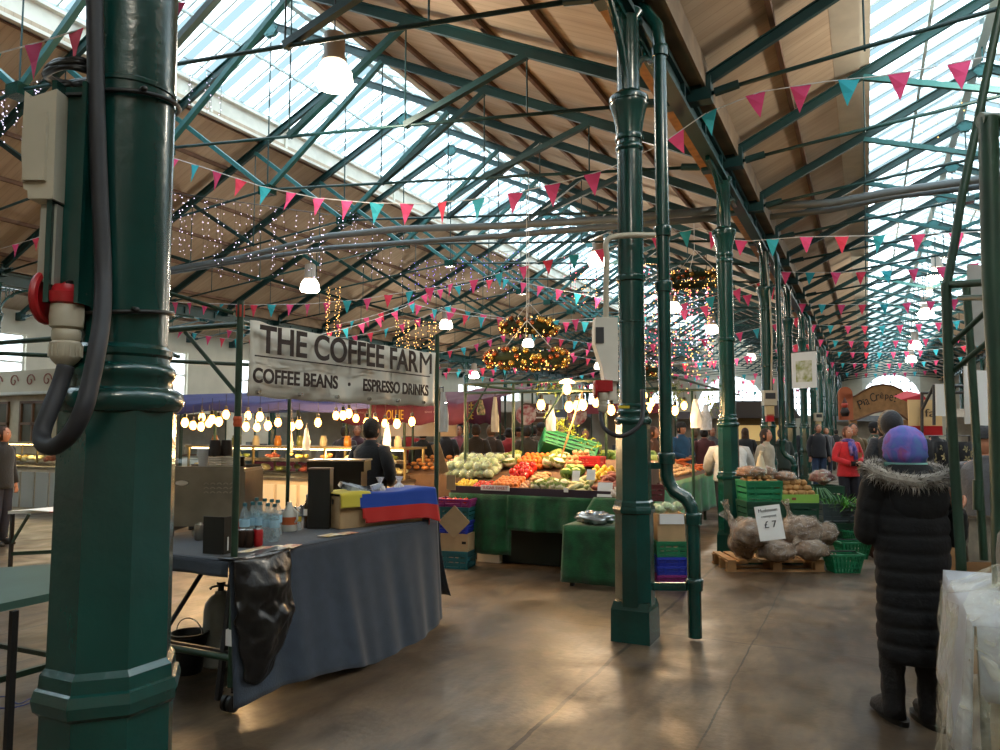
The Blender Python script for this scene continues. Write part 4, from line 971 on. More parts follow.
MB().bar((-.22, -.1, .3), (-.22, -.1, .4), .03, .03).build('side_arm', BLACK, t)
# ================================================================== LEFT TABLES
GT = mat('green_table_top', '3c5a50', .45, 0, .1, 3)
tl = gnd(-60, 562, .72); 
def poly_table(corners, z, thick, m, label, legs, name='folding_table', rail=None):
    cx = sum(c[0] for c in corners)/len(corners); cy = sum(c[1] for c in corners)/len(corners)
    t = thing(name, (cx, cy, 0), label, 'table'); n = len(corners)
    b = MB(); b.add([(x, y, z-thick) for x, y in corners]+[(x, y, z) for x, y in corners], [tuple(range(n))[::-1], tuple(range(n, 2*n))]+[(i, (i+1) % n, (i+1) % n+n, i+n) for i in range(n)])
    b.build('tabletop', m, t, world=True)
    for (x, y) in legs: MB().bar((x, y, 0), (x, y, z-thick), .03, .03).build('leg', BLACK, t, world=True)
    for (p_, q_, r_) in (rail or []): MB().bar(p_, q_, r_, r_*1.2).build('rail', STALLG, t, world=True)
    return t
A1 = gnd(-10, 606, .75); A2 = gnd(75, 588, .75); A3 = gnd(75, 562, .75); A4 = gnd(-10, 560, .75)
ex = (A1-A2)*2.2
poly_table([(A1.x+ex.x*.6, A1.y+ex.y*.6), (A2.x, A2.y), (A3.x, A3.y), (A4.x+ex.x*.6, A4.y+ex.y*.6)], .75, .04, GT, 'plain green table at the left edge, half behind the near column', [(A2.x-.03, A2.y+.04), (A3.x-.05, A3.y-.05), (A1.x+ex.x*.55, A1.y+.1)],
  rail=[(gnd(-30, 688, .12)+Vector((0, 0, 0)), gnd(62, 662, .12), .03), (gnd(-30, 640, .3), gnd(62, 657, .3), .022)])
B1 = gnd(8, 511, .78); B2 = gnd(110, 508, .78)
poly_table([(B1.x, B1.y), (B2.x, B2.y), (B2.x+.2, B2.y+.7), (B1.x, B1.y+.7)], .78, .03, WHITE, 'white-topped trestle table with papers left of the near column', [(B1.x+.03, B1.y+.03), (B1.x+.05, B1.y+.65), (B2.x, B2.y+.05)],
  rail=[((B1.x+.03, B1.y+.03, .35), (B2.x, B2.y+.05, .35), .03), ((B1.x+.03, B1.y+.03, .45), (B1.x+.3, B1.y+.03, .76), .02)])
tag(MB().box((0, 0, .004), (.5, .2, .006)).build('red_papers', mat('red_print', 'b22a3a', .6)), 'red papers lying on the white-topped table', 'papers').location = (B1.x+.75, B1.y+.2, .78)
tag(MB().box((0, 0, .004), (.45, .25, .006)).build('paper_sheet', PAPER), 'white paper sheet on the white-topped table', 'papers').location = (B1.x+.3, B1.y+.25, .78)
tag(MB().tube(smoothpts([gnd(-10, 699), gnd(6, 697), gnd(18, 704), gnd(30, 699), gnd(45, 694)]), .006, 6).tube(smoothpts([gnd(-10, 708), gnd(12, 708), gnd(30, 703), gnd(48, 694)]), .006, 6).build('extension_cord', mat('blue_cord', '22306b', .5), smooth=1), 'thin blue cord on the floor left of the near column base', 'cord')
# ================================================================== VEG STALL
def crate(loc, L, W, Hh, m, label, rz=0, slots=3, group=None, m2=None, taper=.93):
    t = thing('crate', loc, label, 'crate', rz, group); b = MB()
    b.box((0, 0, .01), (L*taper, W*taper, .02))
    for s_ in (-1, 1):
        for k in range(slots):
            z = .02+(Hh-.03)*(k+.5)/slots; f = taper+(1-taper)*z/Hh; hh = (Hh-.03)/slots*.72
            b.box((0, s_*W/2*f, z), (L*f, .01, hh)); b.box((s_*L/2*f, 0, z), (.01, W*f, hh))
        for s2 in (-1, 1): b.bar((s_*L/2*taper, s2*W/2*taper, 0), (s_*L/2, s2*W/2, Hh), .025, .025)
        for q in (-.25, .25): b.bar((L*q*taper, s_*W/2*taper, 0), (L*q, s_*W/2, Hh), .02, .015)
    b.build('body', m, t)
    r = MB(); 
    for s_ in (-1, 1): r.box((0, s_*W/2, Hh-.012), (L+.02, .024, .026)); r.box((s_*L/2, 0, Hh-.012), (.024, W+.02, .026))
    r.build('rim', m2 or m, t); return t
YV = 8.0; XV0, XV1 = -4.55, -2.35
t = thing('veg_stall', ((XV0+XV1)/2, YV, 0), 'fruit and vegetable stall table with sloping display behind the green cloth', 'market stall')
b = MB(); b.box(((XV0+XV1)/2, YV+.7, .82), (XV1-XV0, 1.4, .04)); b.build('tabletop', WOODD, t, world=True)
b = MB()
sl = math.atan(.3)
b.add([(XV0, YV+.05, .86), (XV1, YV+.05, .86), (XV1, YV+1.35, 1.22), (XV0, YV+1.35, 1.22), (XV0, YV+1.35, .84), (XV1, YV+1.35, .84), (XV0, YV+.05, .84), (XV1, YV+.05, .84)], [(0, 1, 2, 3), (3, 2, 5, 4), (0, 3, 4, 6), (1, 7, 5, 2), (0, 6, 7, 1)]); b.build('display_slope', WOODD, t, world=True)
b = MB(); b.box(((XV0+XV1)/2, YV-.02, .885), (XV1-XV0, .03, .09)); b.build('front_board', mat('dark_edge_board', '2b1a2a', .6), t, world=True)
for (x, y) in ((XV0+.1, YV+.1), (XV1-.1, YV+.1), (XV0+.1, YV+1.3), (XV1-.1, YV+1.3)): MB().bar((x, y, 0), (x, y, .8), .05, .05).build('leg', STALLG, t, world=True)
s_ = MB(); s_.box((onY(495, 488, YV-.05)), (.37, .012, .06)); s_.build('shelf_sign', PAPER, t, world=True)
q = onY(495, 488, YV-.06); text('SUGAR SWEET', t, q-t.location+Vector((0, -.004, 0)), (pi/2, 0, 0), .32, .035, RED)
q = onY(566, 490, YV-.06); MB().box(q, (.05, .01, .05)).build('price_tag', PAPER, t, world=True)
# green cloth front
def vfront(x0, x1, z1, Y, label, seed=0):
    b = MB(); n = int((x1-x0)*30)
    b.grid(lambda u, v: (x0+(x1-x0)*u, Y-.02-.03*v-.022*v**.5*(math.sin(u*(x1-x0)*14+seed)+.5*math.sin(u*(x1-x0)*31+seed)), .85-(.85-z1)*v), max(n, 8), 10)
    o = b.build('stall_cloth', GCLOTH, smooth=1); sm = o.modifiers.new('thickness', 'SOLIDIFY'); sm.thickness = .006; return tag(o, label, 'cloth', 'green cloths of the veg stall')
xg = onY(514, 528, YV).x
vfront(XV0, xg, .16, YV-.05, 'green cloth on the left half of the veg stall front')
vfront(xg-.05, XV1, .45, YV-.055, 'shorter green cloth over the dark gap of the veg stall', 3)
shade_block = MB(); shade_block.box(((XV0+XV1)/2, YV+.75, .4), (XV1-XV0-.3, .9, .78)); tag(shade_block.build('gap_shade', mat('very_dark_green', '0b1a14', .8)), 'dark block standing for the shade in the gap under the veg stall', 'box')  # near-black block, puts the shade of the gap into its colour
q = gnd(487, 563); tag(MB().box((q.x, q.y+.18, .07), (.3, .3, .13)).box((q.x, q.y+.18, .14), (.31, .31, .015)).build('polystyrene_box', WHITE), 'white polystyrene box on the floor under the veg stall', 'box')
# side run of the stall going away along the aisle
t2 = thing('veg_stall', (-3.2, 11.6, 0), 'second run of the veg stall stretching away behind the second column', 'market stall')
XS2 = -2.55; Y20, Y21 = 9.7, 13.9
b = MB(); b.add([(XS2, Y20, .84), (XS2, Y21, .84), (XS2-1.2, Y21, 1.2), (XS2-1.2, Y20, 1.2), (XS2, Y20, .8), (XS2, Y21, .8), (XS2-1.2, Y21, .8), (XS2-1.2, Y20, .8)], [(0, 1, 2, 3), (0, 4, 5, 1), (4, 7, 6, 5), (0, 3, 7, 4), (1, 5, 6, 2), (2, 6, 7, 3)]); b.build('display_slope', WOODD, t2, world=True)
for (x, y) in ((XS2-.1, Y20+.1), (XS2-.1, Y21-.1), (XS2-1.1, Y20+.1), (XS2-1.1, Y21-.1)): MB().bar((x, y, 0), (x, y, .8), .05, .05).build('leg', STALLG, t2, world=True)
b = MB(); b.grid(lambda u, v: (XS2+.03+.03*v+.025*v**.5*math.sin(u*40), Y20+(Y21-Y20)*u, .86-.62*v), 110, 8); b.grid(lambda u, v: (XS2-1.2*u, Y20-.03-.03*v-.02*v*math.sin(u*14), .86+.36*u*(1-v)-.6*v), 30, 8)
o = b.build('stall_cloth', mat('bright_green_cloth', '157a44', .95, 0, .25, 7, sheen=.3), smooth=1); o.modifiers.new('thickness', 'SOLIDIFY').thickness = .006
tag(o, 'brighter green cloth on the side run of the veg stall, right of the second column', 'cloth')
# low side box with cloth and foil bag
q = gnd(590, 578); bx0 = onY(567, 510, 7.35).x; 
t = thing('side_table', (-2.55, 7.5, 0), 'low green-clothed side table left of the second column', 'table')
MB().box((-2.5, 7.55, .6), (.66, .45, .03)).build('tabletop', WOODD, t, world=True)
for x in (-2.78, -2.2):
    for y in (7.4, 7.7): MB().bar((x, y, 0), (x, y, .6), .04, .04).build('leg', BLACK, t, world=True)
b = MB(); b.grid(lambda u, v: (-2.84+.71*u-.02*(1-u)*v, 7.3-.02*v-.012*v*math.sin(u*17), .625-.57*v), 30, 8); b.grid(lambda u, v: (-2.84-.03*v*(1+math.sin(u*8)), 7.3+.5*u, .625-.5*v), 14, 8); b.grid(lambda u, v: (-2.84+.71*u, 7.3+.5*v, .625), 8, 4)
b.grid(lambda u, v: (-2.84+.71*u+.12*(1-u)*(v), 7.8+.12*v, .625+.24*v), 14, 8)
o = b.build('stall_cloth', GCLOTH, smooth=SH); o.modifiers.new('thickness', 'SOLIDIFY').thickness = .006; tag(o, 'green cloth over the low side table, near the second column', 'cloth')
# produce -----------------------------------------------------------------
def rough_ball(r, amp, fr, seed, n=12, k=8, sc_=(1, 1, 1)):
    b = MB(); b.ball((0, 0, 0), (r*sc_[0], r*sc_[1], r*sc_[2]), n, k, lambda d: 1+amp*mnoise.noise(d*fr+Vector((seed, 0, 0)))); return b
PROT = {}
def proto(kind):
    """one thing with its parts for every kind of produce"""
    if kind in PROT: return dup(PROT[kind], (0, 0, 0), 0)
    def mk(nm, cat, parts):
        t = bpy.data.objects.new(nm, None); COL.objects.link(t); t['category'] = cat
        for pn, b, m in parts: b.build(pn, m, t, smooth=1)
        PROT[kind] = t; return t
    stem = lambda z, m='2f5a2a': MB().tube([(0, 0, z), (.004, 0, z+.02)], .005, 6)
    G_ = mat('stem_green', '3f6a2c', .7)
    if kind == 'orange': return mk('orange', 'fruit', [('flesh', rough_ball(.04, .03, 6, 1), mat('orange_peel', 'd9701c', .5, 0, .12, 12)), ('stem_end', MB().ball((0, 0, .039), .006, 6, 4), G_)])
    if kind == 'clementine': return mk('clementine', 'fruit', [('flesh', rough_ball(.032, .05, 5, 2, sc_=(1, 1, .85)), mat('clementine_peel', 'd98242', .5, 0, .12, 12)), ('stem_end', MB().ball((0, 0, .027), .005, 6, 4), G_)])
    if kind == 'lemon': return mk('lemon', 'fruit', [('flesh', MB().lathe((0, 0, 0), [(.004, -.045), (.012, -.04), (.03, -.02), (.034, 0), (.03, .02), (.012, .04), (.004, .045)], 12), mat('lemon_peel', 'd9b62c', .5, 0, .1, 10)), ('tip', MB().ball((0, 0, .046), .005, 6, 4), G_)])
    if kind == 'pepper': return mk('red_pepper', 'vegetable', [('flesh', MB().ball((0, 0, .03), (.042, .042, .045), 16, 8, lambda d: 1+.13*math.cos(4*math.atan2(d.y, d.x))), mat('red_pepper_skin', 'c3241a', .25, 0, .1, 6)), ('stem', stem(.07), G_)])
    if kind == 'tomato': return mk('tomato', 'vegetable', [('flesh', rough_ball(.036, .04, 4, 5, sc_=(1, 1, .85)), mat('tomato_skin', 'c23a28', .25, 0, .1, 8)), ('stem', stem(.028), G_)])
    if kind == 'cauliflower':
        b = rough_ball(.075, .25, 7, 3, 16, 11, (1, 1, .75)); l = MB()
        for i in range(8):
            a = i*.785; l.grid(lambda u, v: ((.045+.05*u)*math.cos(a+(v-.5)*.75), (.045+.05*u)*math.sin(a+(v-.5)*.75), -.05+.09*u+.01*math.sin(v*9)), 3, 3)
        return mk('cauliflower', 'vegetable', [('curd', b, mat('cauliflower_curd', 'd9d2b4', .8, 0, .15, 22)), ('leaves', l, mat('cabbage_leaf', '8aa05a', .7, 0, .2, 10))])
    if kind == 'cabbage':
        l = MB()
        for i in range(7):
            a = i*.9; l.grid(lambda u, v: ((.075+.012*u)*math.sin(u*1.9)*math.cos(a+(v-.5)*1.3), (.075+.012*u)*math.sin(u*1.9)*math.sin(a+(v-.5)*1.3), -.07*math.cos(u*2)+.006*math.sin(v*11+i)), 5, 5)
        return mk('cabbage', 'vegetable', [('heart', rough_ball(.075, .12, 5, 8, 14, 9), mat('cabbage_heart', '9fb463', .6, 0, .2, 9)), ('outer_leaves', l, mat('outer_cabbage_leaf', '557a35', .6, 0, .25, 9))])
    if kind == 'lettuce':
        return mk('wrapped_lettuce', 'vegetable', [('leaves', rough_ball(.07, .35, 6, 4, 14, 9, (1.2, .9, .8)), mat('pale_lettuce', '9db183', .6, 0, .25, 14)), ('wrapping', rough_ball(.085, .3, 5, 9, 12, 8, (1.2, .9, .8)), BAGPL2)])
    if kind == 'onion': return mk('onion', 'vegetable', [('bulb', MB().lathe((0, 0, 0), [(.003, -.03), (.02, -.028), (.036, -.008), (.037, .005), (.025, .024), (.01, .034), (.004, .044)], 12), mat('onion_skin', 'c0906a', .4, 0, .2, 10)), ('root', MB().ball((0, 0, -.03), .007, 6, 4), mat('root_brown', '7a6042', .8))])
    if kind == 'ginger':
        b = MB(); b.ball((0, 0, 0), (.05, .028, .025), 10, 7); b.ball((.03, .02, .005), (.025, .02, .02), 8, 6); b.ball((-.03, .018, 0), (.022, .028, .018), 8, 6)
        return mk('ginger_root', 'vegetable', [('root', b, mat('ginger_skin', 'c79f72', .8, 0, .2, 14))])
    if kind == 'carrot': return mk('carrot', 'vegetable', [('root', MB().tube([(0, 0, 0), (.05, 0, 0), (.1, .004, 0), (.16, 0, 0)], [.018, .017, .012, .003], 10), mat('carrot_skin', 'd0652a', .6, 0, .15, 14)), ('top', MB().tube([(-.0, 0, 0), (-.02, 0, .004)], .006, 6), G_)])
    if kind == 'potato': return mk('potato', 'vegetable', [('flesh', rough_ball(.036, .22, 3, 6, 10, 7, (1.3, .95, .9)), mat('potato_skin', 'a07848', .85, 0, .2, 9))])
    if kind == 'sweet': return mk('sweet_potato', 'vegetable', [('flesh', MB().tube([(-.08, 0, 0), (-.05, 0, .004), (0, .006, 0), (.05, 0, 0), (.08, 0, 0)], [.008, .028, .035, .026, .006], 10), mat('sweet_potato_skin', '8e4a3a', .7, 0, .2, 9))])
    if kind == 'leek': return mk('sweetcorn', 'vegetable', [('cob', MB().tube([(-.09, 0, 0), (-.03, 0, 0), (.05, 0, 0), (.1, 0, 0)], [.02, .03, .026, .01], 10), mat('pale_husk', 'c9c491', .7, 0, .2, 20)), ('husk', MB().tube([(-.1, .004, -.006), (-.03, .004, -.012), (.04, .004, -.012)], [.015, .03, .02], 9), mat('husk_green', '93a565', .7))])
BAGPL2 = thin_plastic('cling_wrap', 'e4ece8', .15, .12)
pcount = [0]
def heap(kind, x0, x1, y0, y1, zf, nx, ny, label, group, r=.035, layers=1, s=1.0):
    for L_ in range(layers):
        mx_, my_ = max(1, nx-L_), max(1, ny-L_)
        for i in range(mx_):
            for j in range(my_):
                x = x0+(x1-x0)*(i+.5+.0*L_)/mx_+random.gauss(0, r*.15); y = y0+(y1-y0)*(j+.5)/my_+random.gauss(0, r*.15)
                first = kind not in PROT; o = proto(kind)
                o.location = (x, y, zf(x, y)+r*s+L_*r*1.5*s+random.uniform(0, .006)); o.scale = (s,)*3
                o.rotation_euler = (random.uniform(-.6, .6), random.uniform(-.5, .5), random.uniform(0, 6.28)); o['label'] = label; o['group'] = group; pcount[0] += 1
zf = lambda x, y: .865+.277*(y-YV-.05)
def X_(px, Y=YV+.2): return onY(px, 480, Y).x
F = YV+.06
heap('lemon', X_(459), X_(476), F, F+.22, zf, 4, 3, 'yellow lemon in the front left tray of the veg stall', 'lemons on the veg stall')
heap('tomato', X_(477), X_(494), F, F+.22, zf, 4, 3, 'red tomato in the tray beside the lemons', 'tomatoes on the veg stall')
heap('clementine', X_(497), X_(521), F, F+.3, zf, 7, 5, 'pale orange clementine heaped at the front of the veg stall', 'clementines on the veg stall', .03, 2)
heap('onion', X_(522), X_(532), F, F+.24, zf, 2, 3, 'brown onion right of the clementines', 'onions on the veg stall')
heap('cauliflower', X_(534), X_(566), F+.03, F+.3, zf, 4, 2, 'small cauliflower with pale leaves at the front of the veg stall', 'front cauliflowers on the veg stall', .055, 1, .75)
heap('leek', X_(567), X_(590), F, F+.35, zf, 2, 5, 'pale sweetcorn cob in its husk at the front right of the veg stall', 'sweetcorn on the veg stall', .03, 2)
heap('sweet', X_(592), X_(618), F+.1, F+.5, zf, 2, 6, 'dark red sweet potato beside the second column', 'sweet potatoes on the veg stall', .035, 2)
M1 = YV+.42
heap('lettuce', X_(452, M1+.2), X_(496, M1+.2), M1, M1+.5, zf, 6, 4, 'lettuce wrapped in clear film in the middle of the veg stall', 'wrapped lettuces on the veg stall', .06, 2)
heap('pepper', X_(516, M1+.2), X_(533, M1+.2), M1, M1+.35, zf, 4, 4, 'glossy red pepper in the middle of the veg stall', 'red peppers on the veg stall', .03, 2)
heap('lemon', X_(590, M1+.2), X_(612, M1+.2), M1+.05, M1+.4, zf, 4, 4, 'yellow lemon beside the second column at the right of the veg stall', 'lemons at the right of the veg stall', .03, 2)
heap('ginger', X_(536, M1+.2), X_(552, M1+.2), M1, M1+.25, zf, 3, 3, 'knobbly ginger root behind the cauliflowers', 'ginger roots on the veg stall', .025, 1)
B1_ = YV+.95
heap('cauliflower', X_(497, B1_), X_(514, B1_), B1_-.15, B1_+.2, zf, 2, 3, 'large white cauliflower at the back left of the veg stall', 'back cauliflowers on the veg stall', .07, 1, 1.15)
heap('orange', X_(519, B1_), X_(545, B1_), B1_-.12, B1_+.25, zf, 6, 4, 'bright orange at the back of the veg stall behind the peppers', 'oranges on the veg stall', .038, 2)
heap('cauliflower', X_(546, B1_), X_(562, B1_), B1_-.1, B1_+.3, zf, 2, 3, 'white cauliflower between the oranges and the onions', 'middle cauliflowers on the veg stall', .07, 1, 1.1)
heap('onion', X_(567, B1_), X_(584, B1_), B1_-.1, B1_+.3, zf, 5, 4, 'golden onion in the heap at the back right of the veg stall', 'golden onions on the veg stall', .034, 3)
heap('cabbage', X_(563, B1_-.3), X_(583, B1_-.3), B1_-.42, B1_-.15, zf, 2, 2, 'green cabbage in front of the golden onions', 'cabbages on the veg stall', .065, 1, .9)
crate((X_(589, B1_)+.03, B1_+.05, 1.15), .26, .2, .12, mat('red_crate', 'b5202c', .5), 'small red crate at the back right of the veg stall')
zf2 = lambda x, y: .85+.3*(XS2-x)
heap('ginger', XS2-.5, XS2-.05, 10.5, 12.9, zf2, 4, 14, 'pale root in the long heap on the side run of the veg stall', 'pale roots on the side run', .03, 1, 1.25)
heap('cabbage', XS2-1.1, XS2-.55, 10.8, 13.1, zf2, 3, 10, 'green cabbage in the heap behind the pale roots', 'cabbages on the side run', .07, 1, 1.0)
heap('carrot', XS2-.6, XS2-.05, 13.05, 13.8, zf2, 3, 6, 'orange carrot at the far end of the side run', 'carrots on the side run', .02, 2, 1.2)
# tilted green crate of green peppers / bananas at the back
q = at(566, 456, 10.1); t = crate(q, .75, .45, .2, GCRATE, 'bright green crate tipped up at the back of the veg stall'); t.rotation_euler = (-.5, .28, CAMR)
HERB = mat('yellow_green_chilli', '9aa832', .55, 0, .3, 20)
t = thing('herb_bunches', at(567, 447, 10.05), 'trailing yellow-green bunches piled over the tipped green crate', 'vegetables'); b = MB()
for i in range(150):
    u = random.random(); p_ = Vector((-.28+.75*u, random.gauss(0, .1), .42-.5*u+random.gauss(0, .06))); d = Vector((random.gauss(0, 1), random.gauss(0, 1), random.gauss(0, .6))).normalized()*random.uniform(.03, .07)
    b.tube([p_, p_+d*.5+Vector((0, 0, .01)), p_+d], [.006, .009, .002], 5)
o = b.build('pods', HERB, t); t.rotation_euler.z = CAMR; o['kind'] = 'stuff'
# white price cards on the stall
for i, (px, py, w_, h_, lab) in enumerate([(605, 497, .17, .16, 'large blank white card beside the second column'), (591, 480, .1, .12, 'white price card among the sweetcorn'), (576, 481, .09, .12, 'white price card leaning on the sweetcorn')]):
    q = onY(px, py, YV-.02+.1*i); o = MB().box((0, 0, 0), (w_, .006, h_), 0, 1, 1, -.25).build('price_card', PAPER); o.location = q; tag(o, lab, 'sign')
q = at(602, 500, 8.05)
bagn = [0]
def soft_bag(name, loc, r, label, m, cat='bag', sc_=(1, 1, 1), amp=.25, fr=2.5, group=None, inner=None, neck=None, rz=0):
    bagn[0] += 1; sd = bagn[0]*3.1
    t = thing(name, loc, label, cat, rz, group)
    def f(d):
        return 1+amp*mnoise.noise(d*fr+Vector((sd, 0, 0)))+amp*.35*mnoise.noise(d*fr*3+Vector((sd, 5, 0)))-(.12 if d.z < -.5 else 0)
    b = MB(); b.ball((0, 0, r*sc_[2]*.85), (r*sc_[0], r*sc_[1], r*sc_[2]), 28, 18, f); b.build('bag_film', m, t, smooth=1)
    if inner: MB().ball((0, 0, r*sc_[2]*.83), (r*sc_[0]*.93, r*sc_[1]*.93, r*sc_[2]*.92), 22, 14, f).build('contents', inner, t, smooth=1)
    if neck:
        n_ = Vector(neck); b = MB(); b.tube([n_*.75, n_, n_*1.12, n_*1.3], [r*.28, r*.1, r*.13, r*.26], 9, False); b.build('twisted_neck', m, t)
    return t
FOIL = mat('silver_foil', 'aab2b8', .25, .7, .3, 10)
soft_bag('foil_bag', (-2.56, 7.48, .63), .11, 'crumpled silver foil bag on the low green side table', FOIL, sc_=(1.7, 1, .65), amp=.5, fr=4)
soft_bag('produce_bag', (-2.3, 7.72, .87), .1, 'clear bag of pale vegetables beside the second column', BAGPL, sc_=(1.4, 1, .8), amp=.4, fr=4, inner=mat('pale_veg', 'a3927c', .8, 0, .3, 16))
# stack left of the veg stall
q = gnd(452, 569); z = 0
for i, (L_, W_, h_, m, lab) in enumerate([(.36, .3, .2, TCRATE, 'teal crate at the foot of the stack left of the veg stall'), (.34, .28, .2, None, 'cardboard box in the stack left of the veg stall'), (.36, .3, .14, BCRATE, 'blue crate in the stack left of the veg stall'), (.34, .28, .16, TCRATE, 'teal crate under the purple tray'), (.42, .3, .09, PCRATE, 'purple tray topping the stack left of the veg stall')]):
    if m: crate((q.x-.02+.02*(i % 2), q.y+.15, z), L_, W_, h_, m, lab, .15)
    else:
        t = thing('cardboard_box', (q.x, q.y+.15, z), lab, 'box', .15); MB().box((0, 0, h_/2), (L_, W_, h_)).build('carton', CARD, t); MB().box((.12, -W_/2-.002, .1), (.05, .006, .03)).build('hand_hole', BLACK, t)
    z += h_+.002
zt = z-.09+.02
for i in range(7):
    o = proto('tomato'); o.location = (q.x-.15+.05*i, q.y+.05+.05*(i % 3), zt+.045); o['label'] = 'red tomato in the purple tray'; o['group'] = 'tomatoes in the purple tray'
p_ = at(446, 530, 8.25); o = MB().box((0, 0, 0), (.25, .012, .25)).build('card_sheet', CARD); o.location = p_; o.rotation_euler = (-.12, math.radians(45), .2); tag(o, 'square of brown cardboard standing on its corner against the stack', 'cardboard')
p_ = at(451, 490, 8.2); o = MB().box((0, 0, 0), (.11, .006, .16)).build('price_card', CARD); o.location = p_; tag(o, 'small buff card standing in the purple tray', 'sign')
p_ = at(445, 473, 8.3); o = MB().box((0, 0, 0), (.1, .012, .34)).build('crate_board', WOODL); o.location = p_; o.rotation_euler = (0, -.35, .2); tag(o, 'pale wooden board leaning above the purple tray', 'board')
# crates right of the second column
q = gnd(667, 583); z = 0
for i, (L_, W_, h_, m, lab) in enumerate([(.3, .3, .09, PCRATE, 'purple tray on the floor right of the second column'), (.3, .3, .09, BCRATE, 'lower blue tray right of the second column'), (.3, .3, .09, BCRATE, 'upper blue tray right of the second column'), (.3, .3, .16, GCRATE, 'green crate right of the second column'), (.28, .28, .18, None, 'plain cardboard box right of the second column'), (.28, .28, .1, 'w', 'cardboard box with a white front right of the second column')]):
    if m and m != 'w': crate((q.x, q.y+.1, z), L_, W_, h_, m, lab, CAMR)
    else:
        t = thing('cardboard_box', (q.x, q.y+.1, z), lab, 'box', CAMR); b = MB()
        for s_ in (-1, 1): b.box((0, s_*W_/2, h_/2), (L_, .01, h_)); b.box((s_*L_/2, 0, h_/2), (.01, W_, h_))
        b.box((0, 0, .005), (L_, W_, .01)); b.box((0, 0, h_*.7), (L_-.01, W_-.01, .01)); b.build('carton', CARD, t)
        if m == 'w': MB().box((.01, -W_/2-.012, h_/2), (L_*.95, .012, h_*1.05)).build('white_panel', PAPER, t)
    z += h_+.002
rotc = Matrix.Rotation(CAMR, 3, 'Z')
for i in range(5):
    o = proto('lettuce'); o.location = Vector((q.x, q.y+.1, z-.02+.06))+rotc @ Vector((-.1+.07*(i % 4), .08*(i//2)-.08, .03*(i % 2))); o['label'] = 'wrapped lettuce topping the boxes right of the second column'; o['group'] = 'lettuces on the box stack'; o.scale = (.8,)*3
crate(at(649, 492, 9.2)-Vector((0, 0, .1)), .3, .3, .2, mat('maroon_crate', '5a1f22', .6), 'maroon crate seen through the gap between column and drainpipe', CAMR)
# ---- pallet with potato sacks
pc = gnd(776, 572); t = thing('pallet', pc, 'wooden pallet under the potato sacks', 'pallet', CAMR-.0)
b = MB()
PW = (828-728)/750*8.35
for i in range(9): b.box((-PW/2+PW*(i+.5)/9, .3, .125), (PW/9*.72, .62, .02))
b.build('deck_boards', WOODL, t)
for i, x in enumerate((-PW/2+.06, 0.02, PW/2-.06)):
    for y in (.04, .3, .56): MB().box((x, y, .06), (.1, .08, .09)).build('block', WOODL, t)
b = MB()
for y in (.04, .3, .56): b.box((0, y, .008), (PW, .09, .015)); b.box((0, y, .11), (PW, .08, .012))
b.build('runners', WOODL, t)
SOIL = mat('earthy_potatoes', '5f4a38', .8, 0, .35, 16, .8, 18, col2='8a745e'); FILM = thin_plastic('clear_sack_film', 'a79b90', .42, .18)
def sack(px, py, z, r, lab, sc_, y=.2, neck=None):
    p_ = gnd(px, py, z); soft_bag('potato_sack', p_, r, lab, FILM, 'sack', sc_, .22, 2.2, 'clear sacks of earthy potatoes', SOIL, neck, CAMR)
sack(746, 558, .14, .2, 'upright clear potato sack at the left end of the pallet', (.95, .7, 1.25), neck=(-.18, 0, .5))
sack(776, 562, .14, .19, 'low clear potato sack at the front middle of the pallet', (1.1, .8, .72), neck=(.2, 0, .2))
sack(811, 560, .14, .19, 'low clear potato sack at the front right of the pallet', (1.0, .8, .72), neck=(-.2, 0, .28))
sack(752, 548, .3, .18, 'clear potato sack lying at the back left of the pallet', (1.1, .8, 1.0), neck=(-.25, 0, .3))
sack(800, 546, .28, .2, 'clear potato sack lying behind the price card', (1.3, .8, .95), neck=(-.12, 0, .4))
sack(788, 549, .2, .17, 'clear potato sack half hidden in the middle of the pallet', (1.1, .8, 1.0))
sack(826, 545, .22, .15, 'small clear sack with brown roots at the back right of the pallet', (1.0, .8, 1.0))
p_ = at(773, 540, 8.0); t = thing('price_sign', p_, 'white handwritten price card with £7 stuck on the potato sacks', 'sign', CAMR); t.rotation_euler = (-.12, -.12, CAMR)
MB().box((0, 0, .18), (.27, .006, .36)).build('card', PAPER, t)
PEN = mat('pen_ink', '22242c', .6)
text('Mushroom', t, (0, -.005, .31), (pi/2, 0, 0), .2, .035, PEN); text('compost', t, (0, -.005, .25), (pi/2, 0, 0), .16, .03, PEN); text('£ 7', t, (.0, -.005, .16), (pi/2, 0, 0), .13, .07, PEN)
# ---- green crates stacked behind
def stackc(px, base_z, d, n, hh, m, lab, W=.36, top=None):
    q = at(px, 500, d)
    for i in range(n): crate((q.x, q.y, base_z+i*(hh+.002)), W, .4, hh, m if i % 2 == 0 else (top or m), lab % ORD[i], CAMR)
    return Vector((q.x, q.y, base_z+n*(hh+.002)))
a_ = stackc(759, 0, 9.3, 4, .245, DGCRATE, 'green crate of the left stack behind the potato sacks, %s from the floor', .42, GCRATE)
b_ = stackc(794, 0, 9.3, 3, .24, DGCRATE, 'green crate of the right stack behind the potato sacks, %s from the floor', .42, DGCRATE)
t = thing('mushroom_tray', (b_.x, b_.y, b_.z), 'lime green cardboard tray on top of the right crate stack', 'tray', CAMR); b = MB()
for s_ in (-1, 1): b.box((0, s_*.2, .05), (.44, .01, .1)); b.box((s_*.22, 0, .05), (.01, .4, .1))
b.box((0, 0, .005), (.44, .4, .01)); b.box((0, 0, .06), (.42, .38, .01)); b.build('carton', mat('lime_card', '7fae4a', .7), t); MB().box((-.08, -.207, .05), (.05, .004, .03)).build('printed_mark', mat('brown_print', '7a3a2a', .6), t)
